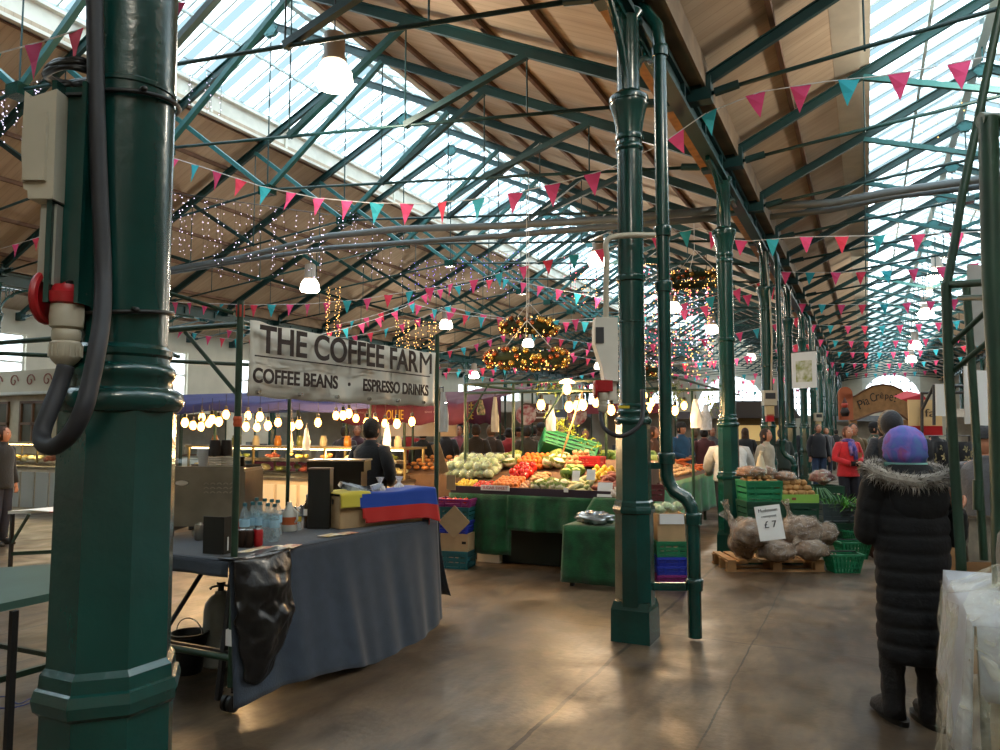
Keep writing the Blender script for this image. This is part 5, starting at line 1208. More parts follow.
def stackheap(kind, c_, nx, ny, s, lab, grp, r, W=.38, layers=1):
    for L_ in range(layers):
        for i in range(nx-L_):
            for j in range(ny-L_):
                o = proto(kind); o.location = c_+rotc @ Vector((-W/2+W*(i+.5+L_*.5)/nx+random.gauss(0, .012), -.15+.3*(j+.5+L_*.5)/ny+random.gauss(0, .012), r*s+L_*r*1.4*s)); o.scale = (s,)*3; o.rotation_euler = (random.uniform(-.6, .6), 0, random.uniform(0, 6)); o['label'] = lab; o['group'] = grp
stackheap('potato', b_+Vector((0, 0, .065)), 6, 4, 1.2, 'loose brown potato in the lime green tray', 'potatoes in the lime tray', .036, .4, 3)
stackheap('potato', a_+Vector((0, 0, -.05)), 5, 3, .95, 'brown potato in the top crate of the left stack', 'potatoes on the left crate stack', .036, .4, 2)
for i, (dx, dy, dz_, r_, sx) in enumerate([(-.1, 0, .0, .12, 1.5), (.1, .05, .02, .1, 1.3), (.33, .0, -.04, .1, 1.4)]):
    soft_bag('vegetable_bag', a_+rotc @ Vector((dx, dy, dz_+.02)), r_, ['clear bag of roots on the left crate stack', 'small clear bag of roots between the two crate stacks', 'clear bag of potatoes lying on the right crate stack'][i], BAGPL2, 'bag', (sx, 1, .7), .3, 3, None, mat('brown_roots', '8a6248', .8, 0, .4, 20, .6, 30))
t = thing('paper_cone', a_+Vector((.03, 0, .08)), 'cream paper cone standing on the left crate stack', 'bag'); MB().lathe((0, 0, 0), [(.07, 0), (.075, .02), (.03, .2), (.012, .24)], 14).build('cone', mat('cream_paper', 'c9bda0', .7), t, smooth=SH); MB().tube([(0, 0, .2), (.02, 0, .27)], [.012, .025], 8).build('twisted_tip', mat('cream_paper', 'c9bda0', .7), t)
# right group: dark crates, greens, baskets
q = gnd(826, 548); crate((q.x+.1, q.y+.55, 0), .5, .4, .3, DGCRATE, 'dark crate standing left of the shopping baskets', CAMR)
crate((q.x+.1, q.y+.6, .302), .5, .4, .26, mat('slate_crate', '2c3a40', .6), 'slate grey crate heaped with leafy greens', CAMR)
t = thing('leafy_greens', (q.x+.2, q.y+.5, .5), 'bunch of leafy greens spilling from the slate grey crate', 'vegetables'); b = MB()
for i in range(160):
    p_ = Vector((random.gauss(.05, .16), random.gauss(-.05, .1), abs(random.gauss(.03, .05)))); d = Vector((random.gauss(.2, .6), random.gauss(-.2, .6), random.uniform(-.2, 1))).normalized()*random.uniform(.08, .2); s_ = Vector((-d.y, d.x, 0)).normalized()*.012
    b.add([p_, p_+d*.6+s_, p_+d, p_+d*.6-s_], [(0, 1, 2, 3)])
o = b.build('leaves', mat('fresh_green_leaf', '4d8a34', .6, 0, .3, 9), t); o['kind'] = 'stuff'
soft_bag('vegetable_bag', (q.x-.08, q.y+1.25, .78), .15, 'clear bag of dark beetroot on a crate behind the greens', BAGPL2, 'bag', (1.2, 1, .8), .3, 3, None, mat('beet_skin', '5c2b30', .6, 0, .3, 20))
crate((q.x-.08, q.y+1.25, 0), .45, .4, .4, GCRATE, 'lower green crate under the beetroot bag', CAMR); crate((q.x-.08, q.y+1.25, .402), .45, .4, .36, DGCRATE, 'upper crate under the beetroot bag', CAMR)
t = thing('leek_bunch', (q.x-.12, q.y+.5, .55), 'drooping leek leaves left of the leafy greens', 'vegetables'); b = MB()
for i in range(14):
    a = random.uniform(-2.6, -.4); L_ = random.uniform(.25, .4); b.tube([(0, 0, .1), (L_*.4*math.cos(a), L_*.4*math.sin(a)*.5, .22), (L_*.8*math.cos(a), L_*.8*math.sin(a)*.5, .1), (L_*math.cos(a), L_*math.sin(a)*.5, -.08)], [.012, .012, .01, .003], 5)
b.build('leaves', mat('leek_leaf', '3c6848', .6, 0, .2, 6), t)['kind'] = 'stuff'
def basket(px, py, lab, rz=0, z=0, n=0):
    q = gnd(px, py); t = thing('shopping_basket', (q.x, q.y+.15, z), lab, 'basket', CAMR+rz, 'green shopping baskets'); b = MB(); L_, W_, h_ = .36, .26, .2
    b.box((0, 0, .008), (L_*.74, W_*.74, .016))
    for s_ in (-1, 1):
        for k in range(9): u = -1+2*k/8; b.bar((L_*.37*u, s_*W_*.37, 0), (L_*.5*u, s_*W_*.5, h_), .02, .008)
        for k in range(7): u = -1+2*k/6; b.bar((s_*L_*.37, W_*.37*u, 0), (s_*L_*.5, W_*.5*u, h_), .008, .02)
        for z_ in (.06, .12): f = .37+.13*z_/h_; b.bar((-L_*f, s_*W_*f, z_), (L_*f, s_*W_*f, z_), .008, .015); b.bar((s_*L_*f, -W_*f, z_), (s_*L_*f, W_*f, z_), .008, .015)
    b.build('mesh_body', GCRATE, t); r = MB()
    for s_ in (-1, 1): r.box((0, s_*W_/2, h_), (L_+.03, .028, .022)); r.box((s_*L_/2, 0, h_), (.028, W_+.03, .022))
    r.build('rim', GCRATE, t)
    MB().tube([(-L_/2, 0, h_), (-L_/2+.02, .06, h_+.02), (L_/2-.02, .06, h_+.02), (L_/2, 0, h_)], .008, 6).build('handle', BLACK, t)
basket(843, 574, 'front shopping basket on the floor right of the pallet'); basket(852, 560, 'shopping basket behind the front one'); basket(858, 547, 'shopping basket furthest back beside the dark coat', .3)
q = gnd(863, 536); t = thing('wicker_basket', (q.x, q.y+.3, .18), 'wicker basket with a tall arched handle behind the shopping baskets', 'basket'); WK = mat('wicker', '94764e', .8, 0, .3, 40, .6, 80)
crate((q.x, q.y+.3, 0), .3, .3, .175, DGCRATE, 'dark crate under the wicker basket')
MB().lathe((0, 0, 0), [(.09, 0), (.13, .02), (.15, .12), (.155, .16), (.145, .16), (.12, .03), (.0, .02)], 20, 0, False).build('bowl', WK, t, smooth=SH); MB().tube([(.15*math.cos(a), 0, .15+.22*math.sin(a)) for a in [pi*i/14 for i in range(15)]], .01, 8).build('handle', WK, t)
soft_bag('brown_bag', gnd(868, 560)+Vector((0.06, .2, 0)), .11, 'brown leather bag on the floor beside the dark coat', mat('brown_leather', '5a2f26', .5, 0, .3, 8), 'bag', (.8, .8, 1.4), .2, 2)
# overhead frame of the veg stall with bulbs, hung bags
t = thing('tube_scaffold', (-3.4, 9.2, 0), 'green tube frame over the veg stall carrying warm bulbs', 'stall frame')
FZ = 2.2; fx0, fx1, fy0, fy1 = -4.7, -1.95, 8.6, 11.4
for (x, y) in ((fx0, fy0), (fx0+.55, fy0+.3), (-3.35, fy1), (fx1-.7, fy0+1.2), (fx1-.4, fy1), (-3.15, 9.7)):
    MB().tube([(x, y, 0), (x, y, FZ)], .02, 8).build('upright', STALLG, t, world=True)
for a_2, b_2 in (((fx0, fy0, FZ), (fx1, fy0, FZ)), ((fx0, fy1, FZ), (fx1, fy1, FZ)), ((fx0, fy0, FZ), (fx0, fy1, FZ)), ((fx1, fy0, FZ), (fx1, fy1+2, FZ)), ((fx0, fy0, FZ-.12), (fx1, fy0, FZ-.12))):
    MB().tube([a_2, b_2], .018, 8).build('rail', STALLG, t, world=True)
for x in (fx0, fx0+1.1, fx1): MB().tube([(x, fy0, FZ-.5), (x+(.35 if x < fx1 else -.35), fy0, FZ)], .012, 8).build('brace', STALLG, t, world=True)
MB().tube([at(560, 461, 9.6), at(584, 386, 9.4)], .012, 8).build('leaning_stick', WOODL, t, world=True)
def bulb(px, py, d, lab, grp, e=25, s=1.0):
    p_ = at(px, py, d); t = thing('light_bulb', p_, lab, 'light bulb', group=grp)
    MB().lathe((0, 0, 0), [(.004, -.06*s), (.022*s, -.052*s), (.034*s, -.03*s), (.036*s, -.015*s), (.028*s, .01*s), (.016*s, .03*s)], 14).build('glass', BULB, t, smooth=SH)
    MB().lathe((0, 0, 0), [(.017*s, .028*s), (.018*s, .07*s), (.006*s, .075*s)], 12).build('holder', BLACK, t, smooth=SH)
    MB().tube([(0, 0, .07*s), (0, 0, .25)], .004, 5).build('flex', BLACK, t)
    if e: plight(p_-Vector((0, 0, .1)), e*1.4, (1, .62, .28), .05)
for i, (px, py, d, e) in enumerate([(541, 403, 9.6, 30), (567, 387, 9.0, 25), (569, 405, 9.4, 25), (577, 404, 9.7, 0), (583, 403, 9.2, 25), (611, 408, 9.5, 30), (596, 401, 10.5, 0), (644, 395, 10.5, 25), (648, 406, 9.9, 25), (651, 401, 10.9, 0), (675, 409, 11, 30), (684, 404, 12, 25)]):
    bulb(px, py, d, 'warm glowing bulb over the veg stall, %s from the left of that row' % ORD[i], 'bulbs over the veg stall', e, 1.5)
t = thing('lamp_shade', at(567, 383, 9.0), 'bright flat lamp shade above the veg stall', 'lamp'); MB().lathe((0, 0, 0), [(.03, .05), (.09, .02), (.1, 0), (.08, -.005)], 18).build('shade', mat('lit_shade', 'ffe0b0', .5, emit=5), t, smooth=SH); MB().tube([(0, 0, .04), (0, 0, .3)], .004, 5).build('flex', BLACK, t)
def hangbag(px, top, bot, wpx, d, lab, m=BAGPL):
    p_ = at(px, bot, d); h_ = (bot-top)/750*d; w_ = wpx/750*d; t = thing('carrier_bags', p_, lab, 'bag', CAMR); sd = random.random()*9
    def f(u, v):
        k = (.35+.65*min(1, v*1.6))*w_/2*(1-.25*max(0, v-.75)); a = u*2*pi
        return (k*math.cos(a)*(1+.15*mnoise.noise(Vector((a, v*4, sd)))), .35*k*math.sin(a)+.02*mnoise.noise(Vector((a*2, v*6, sd))), h_*(1-v))
    b = MB(); b.grid(f, 20, 14); b.build('bags', m, t, smooth=1); MB().tube([(0, 0, h_), (0, 0, h_+.06)], .006, 6).build('hook', BLACK, t)
PB = mat('cream_paper_bag', 'd0c6b0', .8, 0, .08, 6); WB_ = mat('white_bag', 'dcdcda', .6, 0, .05, 6)
hangbag(443, 392, 432, 11, 8.3, 'bundle of white bags hanging on the right pole of the coffee stall', WB_)
hangbag(495, 397, 432, 8, 9.4, 'bundle of cream paper bags hanging on the veg stall frame', PB)
hangbag(551, 405, 431, 10, 9.3, 'brightly lit bundle of white bags near the stick', WB_); hangbag(481, 400, 415, 8, 9.2, 'small patterned bundle hanging left of the cream bags', mat('floral_print', 'b79a7a', .8, 0, 0, 30, col2='5a6a3a'))
hangbag(696, 399, 428, 12, 11.2, 'big white bag bundle right of the drainpipe', WB_); hangbag(706, 405, 430, 12, 11.5, 'second white bag bundle, right of the big one', BAGPL)
for i, (px, py, d) in enumerate([(548, 388, 9.5), (676, 395, 11.2), (711, 398, 12), (470, 392, 9)][:3]):
    t = thing('herb_bunch', at(px, py, d), 'green herb bunch tied under the stall frame, %s from the left' % ORD[i], 'herbs'); b = MB()
    for k in range(90):
        p_ = Vector((random.gauss(0, .2 if i == 0 else .05), random.gauss(0, .05), random.gauss(0, .03 if i == 0 else .13))); d_ = Vector((random.gauss(0, 1), random.gauss(0, 1), random.gauss(-.4, 1))).normalized()*.07; s_ = d_.cross(Vector((.3, .2, 1))).normalized()*.015
        b.add([p_, p_+d_*.6+s_, p_+d_, p_+d_*.6-s_], [(0, 1, 2, 3)])
    b.build('leaves', mat('olive_leaf', '6a7a34', .7, 0, .3, 9), t)['kind'] = 'stuff'
# ================================================================== PEOPLE
def skin_mesh(chains, root=0, sub=1):
    """chains: list of [(pos, radius or (rx,ry))...]; nodes shared by identical position -> one connected skin graph evaluated to a mesh"""
    bm = bmesh.new(); idx = {}; rad = []; vs = []
    def V(p, r):
        k = tuple(round(c, 4) for c in p)
        if k not in idx: idx[k] = bm.verts.new(p); vs.append(idx[k]); rad.append(r)
        return idx[k]
    for ch in chains:
        for (p, r), (q, s_) in zip(ch[:-1], ch[1:]):
            a, b_ = V(p, r), V(q, s_)
            if bm.edges.get((a, b_)) is None: bm.edges.new((a, b_))
    me = bpy.data.meshes.new('skin'); bm.to_mesh(me); bm.free()
    o = bpy.data.objects.new('skin', me); COL.objects.link(o)
    md = o.modifiers.new('s', 'SKIN')
    for i, r in enumerate(rad): me.skin_vertices[0].data[i].radius = r if isinstance(r, tuple) else (r, r); me.skin_vertices[0].data[i].use_root = (i == root)
    md.branch_smoothing = .4
    sd = o.modifiers.new('u', 'SUBSURF'); sd.levels = sub; sd.render_levels = sub
    dg = bpy.context.evaluated_depsgraph_get(); m2 = bpy.data.meshes.new_from_object(o.evaluated_get(dg))
    bpy.data.objects.remove(o); return m2
def hand(w, d, side, curl=.6, up=(0, 0, 1)):
    """palm and five finger chains from wrist w pointing along d; side = +-1 tells where the thumb lies"""
    w, d = Vector(w), Vector(d).normalized(); s_ = d.cross(Vector(up)).normalized()*side; n_ = s_.cross(d).normalized()*side
    pc_ = w+d*.05; ch = [[(tuple(w), .024), (tuple(pc_), (.036, .016))]]
    for k, (off, L_) in enumerate(((-.028, .062), (-.01, .072), (.009, .075), (.027, .066))):
        a = pc_+d*.035+s_*off; b_ = a+d*L_*.45-n_*L_*.15*curl; c_ = b_+d*L_*.3*(1-curl*.6)-n_*L_*.32*curl; e = c_+d*L_*.2*(1-curl)-n_*L_*.28*curl-d*.0
        ch.append([(tuple(pc_), (.036, .016)), (tuple(a), .0105), (tuple(b_), .0095), (tuple(c_), .0085), (tuple(e), .007)])
    a = w+d*.025+s_*.034; b_ = a+d*.03+s_*.018-n_*.008; c_ = b_+d*.028-n_*.012
    ch.append([(tuple(w+d*.012), .024), (tuple(a), .013), (tuple(b_), .011), (tuple(c_), .008)]); ch[0].insert(1, (tuple(w+d*.012), .024))
    return ch
POSES = {   # elbow, wrist, hand direction per side (x positive = person's left when facing -Y)
 'down': [((.25, .03, 1.12), (.25, -.05, .88), (0, -.15, -1)), ((-.25, .03, 1.12), (-.25, -.05, .88), (0, -.15, -1))],
 'front': [((.26, .0, 1.14), (.09, -.23, 1.09), (-.9, -.35, 0)), ((-.26, .0, 1.14), (-.09, -.22, 1.05), (.9, -.35, 0))],
 'reach': [((.25, -.05, 1.16), (.18, -.33, 1.12), (0, -1, -.1)), ((-.25, -.05, 1.16), (-.16, -.35, 1.1), (0, -1, -.1))],
 'bend': [((.24, -.28, 1.0), (.2, -.48, .9), (0, -1, -.3)), ((-.24, -.28, 1.0), (-.2, -.5, .9), (0, -1, -.3))],
}
BODY = {}
def head_add(bm_mb, c, female=False):
    def f(d):
        k = 1.0
        fr = max(0, -d.y)
        k += .05*fr*max(0, 1-abs(d.z+.1)*3)*max(0, 1-abs(d.x)*6)*2.6      # nose
        k -= .07*fr*max(0, 1-abs(d.z-.12)*7)*max(0, 1-abs(abs(d.x)-.35)*6)  # eye sockets
        k += .03*fr*max(0, 1-abs(d.z+.42)*8)*max(0, 1-abs(d.x)*4)        # lips
        k += .04*fr*max(0, 1-abs(d.z+.75)*4)*max(0, 1-abs(d.x)*2.5)        # chin
        if d.z < -.2: k *= 1-.16*(abs(d.x))*(-d.z)
        return k
    c = Vector(c); bm_mb.m(0); bm_mb.ball(c, (.076, .096, .118), 28, 22, f)
    for s_ in (-1, 1):
        bm_mb.m(0); bm_mb.ball(c+Vector((s_*.078, .008, -.005)), (.012, .02, .032), 8, 6)
        bm_mb.m(1); bm_mb.ball(c+Vector((s_*.029, -.083, .014)), (.0125, .009, .007), 10, 6)
        bm_mb.m(2); bm_mb.ball(c+Vector((s_*.029, -.0905, .014)), (.0055, .004, .0055), 8, 5)
        bm_mb.tube([c+Vector((s_*.015, -.094, .03)), c+Vector((s_*.045, -.083, .033))], .003, 5)
    bm_mb.m(3); bm_mb.tube([c+Vector((-.022, -.089, -.05)), c+Vector((0, -.1, -.047)), c+Vector((.022, -.089, -.05))], [.003, .0055, .003], 6)
    bm_mb.m(0)
def body_mesh(pose):
    if pose in BODY: return BODY[pose]
    lean = pose == 'bend'
    ys = -.22 if lean else 0; zs = -.1 if lean else 0
    pel = (0, 0, .96); sp = (0, ys*.4, 1.12+zs*.3); ch_ = (0, ys*.8, 1.3+zs*.7); uc = (0, ys, 1.41+zs); nk = (0, ys*1.15, 1.49+zs); hb = (0, -.01+ys*1.3, 1.56+zs)
    chains = [[(pel, (.13, .1)), (sp, (.12, .09)), (ch_, (.14, .1)), (uc, (.1, .08)), (nk, .05), (hb, .052)]]
    for s_ in (1, -1):
        chains.append([(pel, (.13, .1)), ((s_*.09, .0, .88), .085), ((s_*.1, -.02, .5), .055), ((s_*.1, .01, .1), .036), ((s_*.11, -.1, .04), .032), ((s_*.115, -.16, .03), .022)])
    for (el, wr, hd), s_ in zip(POSES[pose], (1, -1)):
        sh = (s_*.17, .0+ys, 1.4+zs)
        chains.append([(uc, (.1, .08)), (sh, .055), (el, .04), (wr, .024)])
        chains += hand(wr, hd, s_ if pose == 'down' else -s_, .45, (0, -1, 0) if pose == 'down' else (0, 0, 1))
    me = skin_mesh(chains)
    b = MB(); b.v = [v.co.copy() for v in me.vertices]; b.f = [list(p.vertices) for p in me.polygons]; b.mi = [0]*len(b.f)
    head_add(b, (0, -.02+ys*1.35, 1.6+zs))
    o = b.build('body', [SKIN, EYE, DARKEYE, LIP], None, noauto=True, smooth=1); BODY[pose] = o.data; bpy.data.objects.remove(o); bpy.data.meshes.remove(me)
    return BODY[pose]
def person(loc, facing, hgt, label, coat='22262e', trous='1a1c22', hair='2a1c14', pose='down', hem=.85, hairstyle='short', hat=None, scarf=None, hood=False, shoes='14110f', group=None, trim=None):
    """facing: world angle of the direction the person looks to"""
    t = thing('person', loc, label, 'person', facing+pi/2, group); k = hgt/1.72; t.scale = (k, k, k)
    o = bpy.data.objects.new('body', body_mesh(pose)); COL.objects.link(o); o.parent = t
    lean = pose == 'bend'; ys = -.22 if lean else 0; zs = -.1 if lean else 0
    cm = mat('cloth_'+coat, coat, .85, 0, .15, 9, .3, 40, sheen=.2); tm = mat('cloth_'+trous, trous, .9, 0, .12, 9)
    b = MB(); f = lambda i, a: 1+.03*math.sin(a*3+i)+.02*math.sin(a*7+i*2)
    b.loft([(0, 0, hem, .2, .15), (0, 0, hem+.03, .205, .155), (0, ys*.1, 1.0, .19, .145), (0, ys*.4, 1.12+zs*.3, .175, .135), (0, ys*.75, 1.28+zs*.7, .195, .14), (0, ys*.95, 1.38+zs, .2, .125), (0, ys, 1.43+zs, .155, .1), (0, ys*1.1, 1.47+zs, .08, .07), (0, ys*1.15, 1.5+zs, .072, .068)], 24, True, f)
    for (el, wr, hd), s_ in zip(POSES[pose], (1, -1)):
        wr2 = Vector(wr)+Vector(hd).normalized()*.0; sh = Vector((s_*.165, ys, 1.39+zs))
        b.tube(smoothpts([sh-Vector((s_*.05, 0, -.01)), sh, (sh+Vector(el))/2+Vector((s_*.012, .01, 0)), Vector(el), (Vector(el)+wr2)/2, wr2], 3), [.05]+[.072]*3+[.07]*3+[.064]*3+[.058]*3+[.048]*3+[.046], 12) if False else b.tube([sh-Vector((s_*.06, 0, -.015)), sh, (sh+Vector(el))/2+Vector((s_*.014, .01, 0)), Vector(el), (Vector(el)+wr2)/2, wr2], [.05, .074, .068, .062, .054, .046], 12)
    b.build('coat', cm, t, smooth=1)
    b = MB()
    for s_ in (1, -1): b.tube([(s_*.075, 0, 1.0), (s_*.09, 0, .88), (s_*.1, -.02, .5), (s_*.1, .0, .25), (s_*.1, .01, .07)], [.1, .105, .08, .068, .066], 12)
    b.build('trousers', tm, t, smooth=1)
    for s_ in (1, -1): MB().loft([(s_*.11, -.06, 0, .047, .13), (s_*.11, -.06, .025, .05, .132), (s_*.11, -.05, .06, .044, .11), (s_*.105, .01, .1, .045, .05)], 14).build('shoe', mat('shoe_'+shoes, shoes, .6), t, smooth=1)
    hc = Vector((0, -.02+ys*1.35, 1.6+zs)); hm = mat('hair_'+hair, hair, .7, 0, .25, 25, .5, 60)
    if hat:
        ht = mat('hat_'+hat, hat, .85, 0, .2, 12, .4, 50)
        MB().loft([(hc.x, hc.y+.01, hc.z+.03, .088, .108), (hc.x, hc.y+.01, hc.z+.045, .092, .112), (hc.x, hc.y+.01, hc.z+.09, .086, .104), (hc.x, hc.y+.01, hc.z+.13, .06, .075), (hc.x, hc.y+.01, hc.z+.145, .02, .025)], 20).build('hat', ht, t, smooth=1)
    if hairstyle != 'none' and not hood:
        b = MB(); long_ = hairstyle == 'long'
        def hf(d): return 1+.05*mnoise.noise(d*7)
        b.ball(hc+Vector((0, .016, .012)), (.088, .1, .117), 20, 14, hf); b2 = MB()
        # keep the face free: drop faces in front below the hairline
        keep = [q for q in b.f if not (sum(b.v[i].y-hc.y for i in q)/len(q) < -.035 and sum(b.v[i].z-hc.z for i in q)/len(q) < .062) and not (sum(b.v[i].z-hc.z for i in q)/len(q) < (-.08 if not long_ else -.11))]
        b.f = keep; b.mi = [0]*len(keep)
        if long_: b.loft([(hc.x, hc.y+.05, hc.z-.22, .08, .03), (hc.x, hc.y+.05, hc.z-.12, .09, .045), (hc.x, hc.y+.04, hc.z, .085, .06)], 14)
        if hairstyle == 'bun': b.ball(hc+Vector((0, .1, .07)), .045, 12, 8)
        b.build('hair', hm, t, smooth=1)
    if hood:
        b = MB(); b.ball(hc+Vector((0, .02, 0)), (.115, .125, .145), 20, 14)
        keep = [q for q in b.f if not (sum(b.v[i].y-hc.y for i in q)/len(q) < -.06)]; b.f = keep; b.mi = [0]*len(keep); b.build('hood', cm, t, smooth=1)
        if trim: MB().tube([hc+Vector((.105*math.cos(a), -.05+.0*a, .0+.13*math.sin(a))) for a in [2*pi*i/18 for i in range(19)]], .025, 8, False).build('fur_trim', mat('fur_'+trim, trim, .95, 0, .3, 30, .9, 80), t, smooth=1)
    if scarf:
        b = MB(); pts = [(.085*math.cos(a), ys*1.1+.08*math.sin(a)-.01, 1.46+zs+.012*math.sin(a*2)) for a in [2*pi*i/16 for i in range(17)]]
        b.tube(pts, .035, 8, False); b.tube([(.03, -.09+ys, 1.45+zs), (.045, -.15+ys, 1.3+zs), (.05, -.165+ys, 1.12+zs)], [.035, .04, .035], 8); b.tube([(-.02, -.09+ys, 1.45+zs), (-.035, -.15+ys, 1.32+zs), (-.03, -.165+ys, 1.2+zs)], [.035, .038, .03], 8)
        b.build('scarf', mat('scarf_'+scarf, scarf, .9, 0, 0, 14, col2='8a6a9a'), t, smooth=1)
    return t
FC = YAW-pi/2      # direction towards the camera for things straight ahead
def pxp(px, d): p_ = at(px, 430, d); p_.z = 0; return p_
AW = YAW+pi/2      # looking away from the camera
p = person(pxp(847, 13.2), FC+.15, 1.66, 'woman in a red jacket and patterned scarf walking towards the camera', 'c0202a', '171a26', '6b3d26', 'front', .82, 'short', None, '3a3f8a')
# wicker items she holds
b = MB(); b.ball((0, 0, 0), (.06, .035, .05), 12, 8); b.tube([(-.05, 0, 0), (-.1, 0, .0)], .045, 10); b.build('glove', mat('black_wool_glove', '121214', .95), p).location = (.0, -.26, 1.06)
cb = thing('cane_bundle', pxp(856, 13.1)+Vector((0, 0, .85)), 'small bundle of pale sticks held by the woman in red', 'sticks'); b = MB()
for i in range(7): b.tube([(-.03+.01*i, 0, 0), (-.02+.012*i, .01, .2), (.02+.02*i-.06, 0, .36)], .007, 5)
b.build('sticks', mat('straw', '9a7f4e', .8), cb)
person(pxp(853, 14.0), FC-.2, 1.72, 'man with greying hair in an olive coat just behind the woman in red', '5a4a2c', '23232a', '2d2520', 'down')
person(pxp(874, 14.5), FC+1.0, 1.74, 'man in a dark cap and grey-green coat looking right, behind the red jacket', '3a4a3c', '1d1f26', '1f1a18', 'down', .8, 'short', '17181c')
person(pxp(892, 8.6), AW-.3, 1.8, 'tall person in a dark navy hooded coat with pale trim beyond the headscarf', '121722', '15161c', '14100e', 'down', .7, 'none', None, None, True, trim='8a7a68')
person(pxp(884, 11), AW, 1.7, 'person in a black coat standing left of the navy hooded figure', '14151a', '15161c', '1a1412', 'down')
person(pxp(818, 20), FC, 1.75, 'person in a dark coat walking between the far columns', '1b1e26', '2a3c5a', '1a1412', 'down')
person(pxp(803, 25), AW, 1.7, 'person in navy beside the fifth column', '1c2433', '1a1c24', '2a1d14', 'down')
person(pxp(765, 12.3)+Vector((0, 0, 0)), FC+.8, 1.62, 'woman with long brown hair in a beige coat left of the fourth column', 'a39682', '2a2a30', '2a1810', 'down', .7, 'long')
p = person(pxp(731, 11.8), AW-.15, 1.74, 'vendor in a white shirt bending behind the third column', 'bdbcb8', '23242a', '4a3a2c', 'bend', .8, 'short'); p.scale = (1.35, 1.1, 1.0)
person(pxp(371, 7.75), AW-.5, 1.72, 'barista in a dark jacket seen from behind in the coffee stall', '16191f', '1a1c20', '17110e', 'front', .78, 'short')
crowd = [(-4, 11.5, 'red coat person at the far left edge of the hall', 'a81e2a', 0), (3, 10.6, 'person in a black coat in front of the red one at the left edge', '14161a', 1.5),
 (476, 13.6, 'crouched dark-haired person beside the aprons', '1d1a1c', 3), (491, 14.5, 'person in brown behind the veg stall', '3c2f28', 2.6), (509, 15.0, 'person in a red padded jacket behind the veg stall', 'a12a2c', 3.0), (527, 14.4, 'person in an olive parka with its back turned', '3d382e', 3.3),
 (541, 15.6, 'person in a brown coat right of the olive parka', '4a3c2e', 3.0), (551, 18, 'person in dark blue behind the brown coat', '1c2436', 0), (560, 14.8, 'person in a black jacket beside the leaning stick', '15161a', .4), (572, 16, 'person in a grey jacket behind the green crate', '5c6066', 2.8),
 (585, 14.2, 'person in dark red behind the yellow-green bunches', '4a1d22', 0), (653, 14, 'brown-haired person between column and drainpipe', '5c3c2c', 1), (681, 14.8, 'person in a blue jacket and dark cap right of the drainpipe', '1c4a6e', .5), (694, 16.6, 'person in a dark coat beside the blue jacket', '17191f', 2.7),
 (704, 16, 'person in a maroon coat left of the third column', '4c2024', 3), (712, 17.5, 'person in grey behind the maroon coat', '4e5258', 0), (745, 17.2, 'person in black between third and fourth columns', '15171c', 2.9), (781, 16.2, 'person in a dark green coat right of the fourth column', '1f2e28', 0),
 (446, 15.4, 'person in a dark jacket at the olive stall', '1b1c22', 2.8), (459, 16, 'person with long hair in pink beside the olive stall', '9a5560', .2), (423, 15.0, 'person in black queueing behind the olive counter', '121316', 3.1), (409, 15.2, 'person in a red fleece behind the olive counter', '8e1d22', 2.9), (392, 14.9, 'person in grey behind the olive counter', '43464c', .2),
 (501, 17.5, 'person in a dark cap further behind the red padded jacket', '24262e', 2.9), (518, 17, 'person in beige between the red jacket and the olive parka', '8a7c68', .3), (534, 18, 'person in black further behind the olive parka', '15161b', 3.1), (468, 18, 'person in teal behind the brown aprons', '2a5560', .2), (664, 17.5, 'person in black behind the drainpipe', '16171c', 3), (826, 26, 'person far down the aisle in grey', '4c5058', 0), (836, 30, 'person far down the aisle in black', '15161a', 2.9), (918, 11.5, 'person in a dark coat right of the navy hooded figure', '17181a', 2.6), (934, 13.5, 'person in a dark coat near the paper boards', '1c1d22', .3), (345, 14.6, 'dark-haired customer seen over the coffee machine', '2a2630', 3.0), (357, 15.4, 'customer in a plum coat over the coffee machine', '3e2232', .3)]
hs = ['short', 'long', 'short', 'short', 'bun']; hcx = ['1d1512', '3c2416', '2a1d16', '6a5038', '16110f']
for i, (px, d, lab, c_, fa) in enumerate(crowd):
    person(pxp(px, d), FC+fa, 1.62+.13*random.random(), lab, c_, ['1a1c22', '23283a', '2a2622'][i % 3], hcx[i % 5], 'down' if i % 3 else 'front', .72+.1*(i % 2), hs[i % 5], None if i % 6 else '26282c')
# ---- the woman in the long quilted coat
W = thing('person', (0, 0, 0), 'woman in a long black quilted coat with fur-trimmed hood and purple headscarf, seen from behind', 'person', CAMR)
wp = pxp(907, 4.22); W.location = wp; S42 = 4.22/750
def wx(px): return (px-907)*S42
bx_ = {-1: (wx(888), .05), 1: (wx(916), -.03)}
chains = [[((0, 0, .92), (.14, .11)), ((0, .0, 1.1), (.12, .1)), ((0, -.01, 1.28), (.13, .1)), ((0, 0, 1.36), (.09, .08)), ((0, .02, 1.41), .05), ((0, .03, 1.46), .052)]]
for s_ in (-1, 1): chains.append([((0, 0, .92), (.14, .11)), ((s_*.08, 0, .85), .085), ((bx_[s_][0], bx_[s_][1]+.01, .45), .045), ((bx_[s_][0], bx_[s_][1], .1), .034), ((bx_[s_][0]+.01, bx_[s_][1]+.08, .045), .026)])
elb = {1: (.205, -.03, 1.02), -1: (-.21, .06, 1.03)}; wri = {1: (.205, -.09, 1.16), -1: (-.06, .22, 1.08)}
for s_ in (-1, 1):
    chains.append([((0, 0, 1.36), (.09, .08)), ((s_*.15, 0, 1.34), .055), (elb[s_], .042), (wri[s_], .026)])
    chains += hand(wri[s_], (-.05, .15, .9) if s_ == 1 else (.8, .3, .3), s_, .8, (-.3, -1, 0))
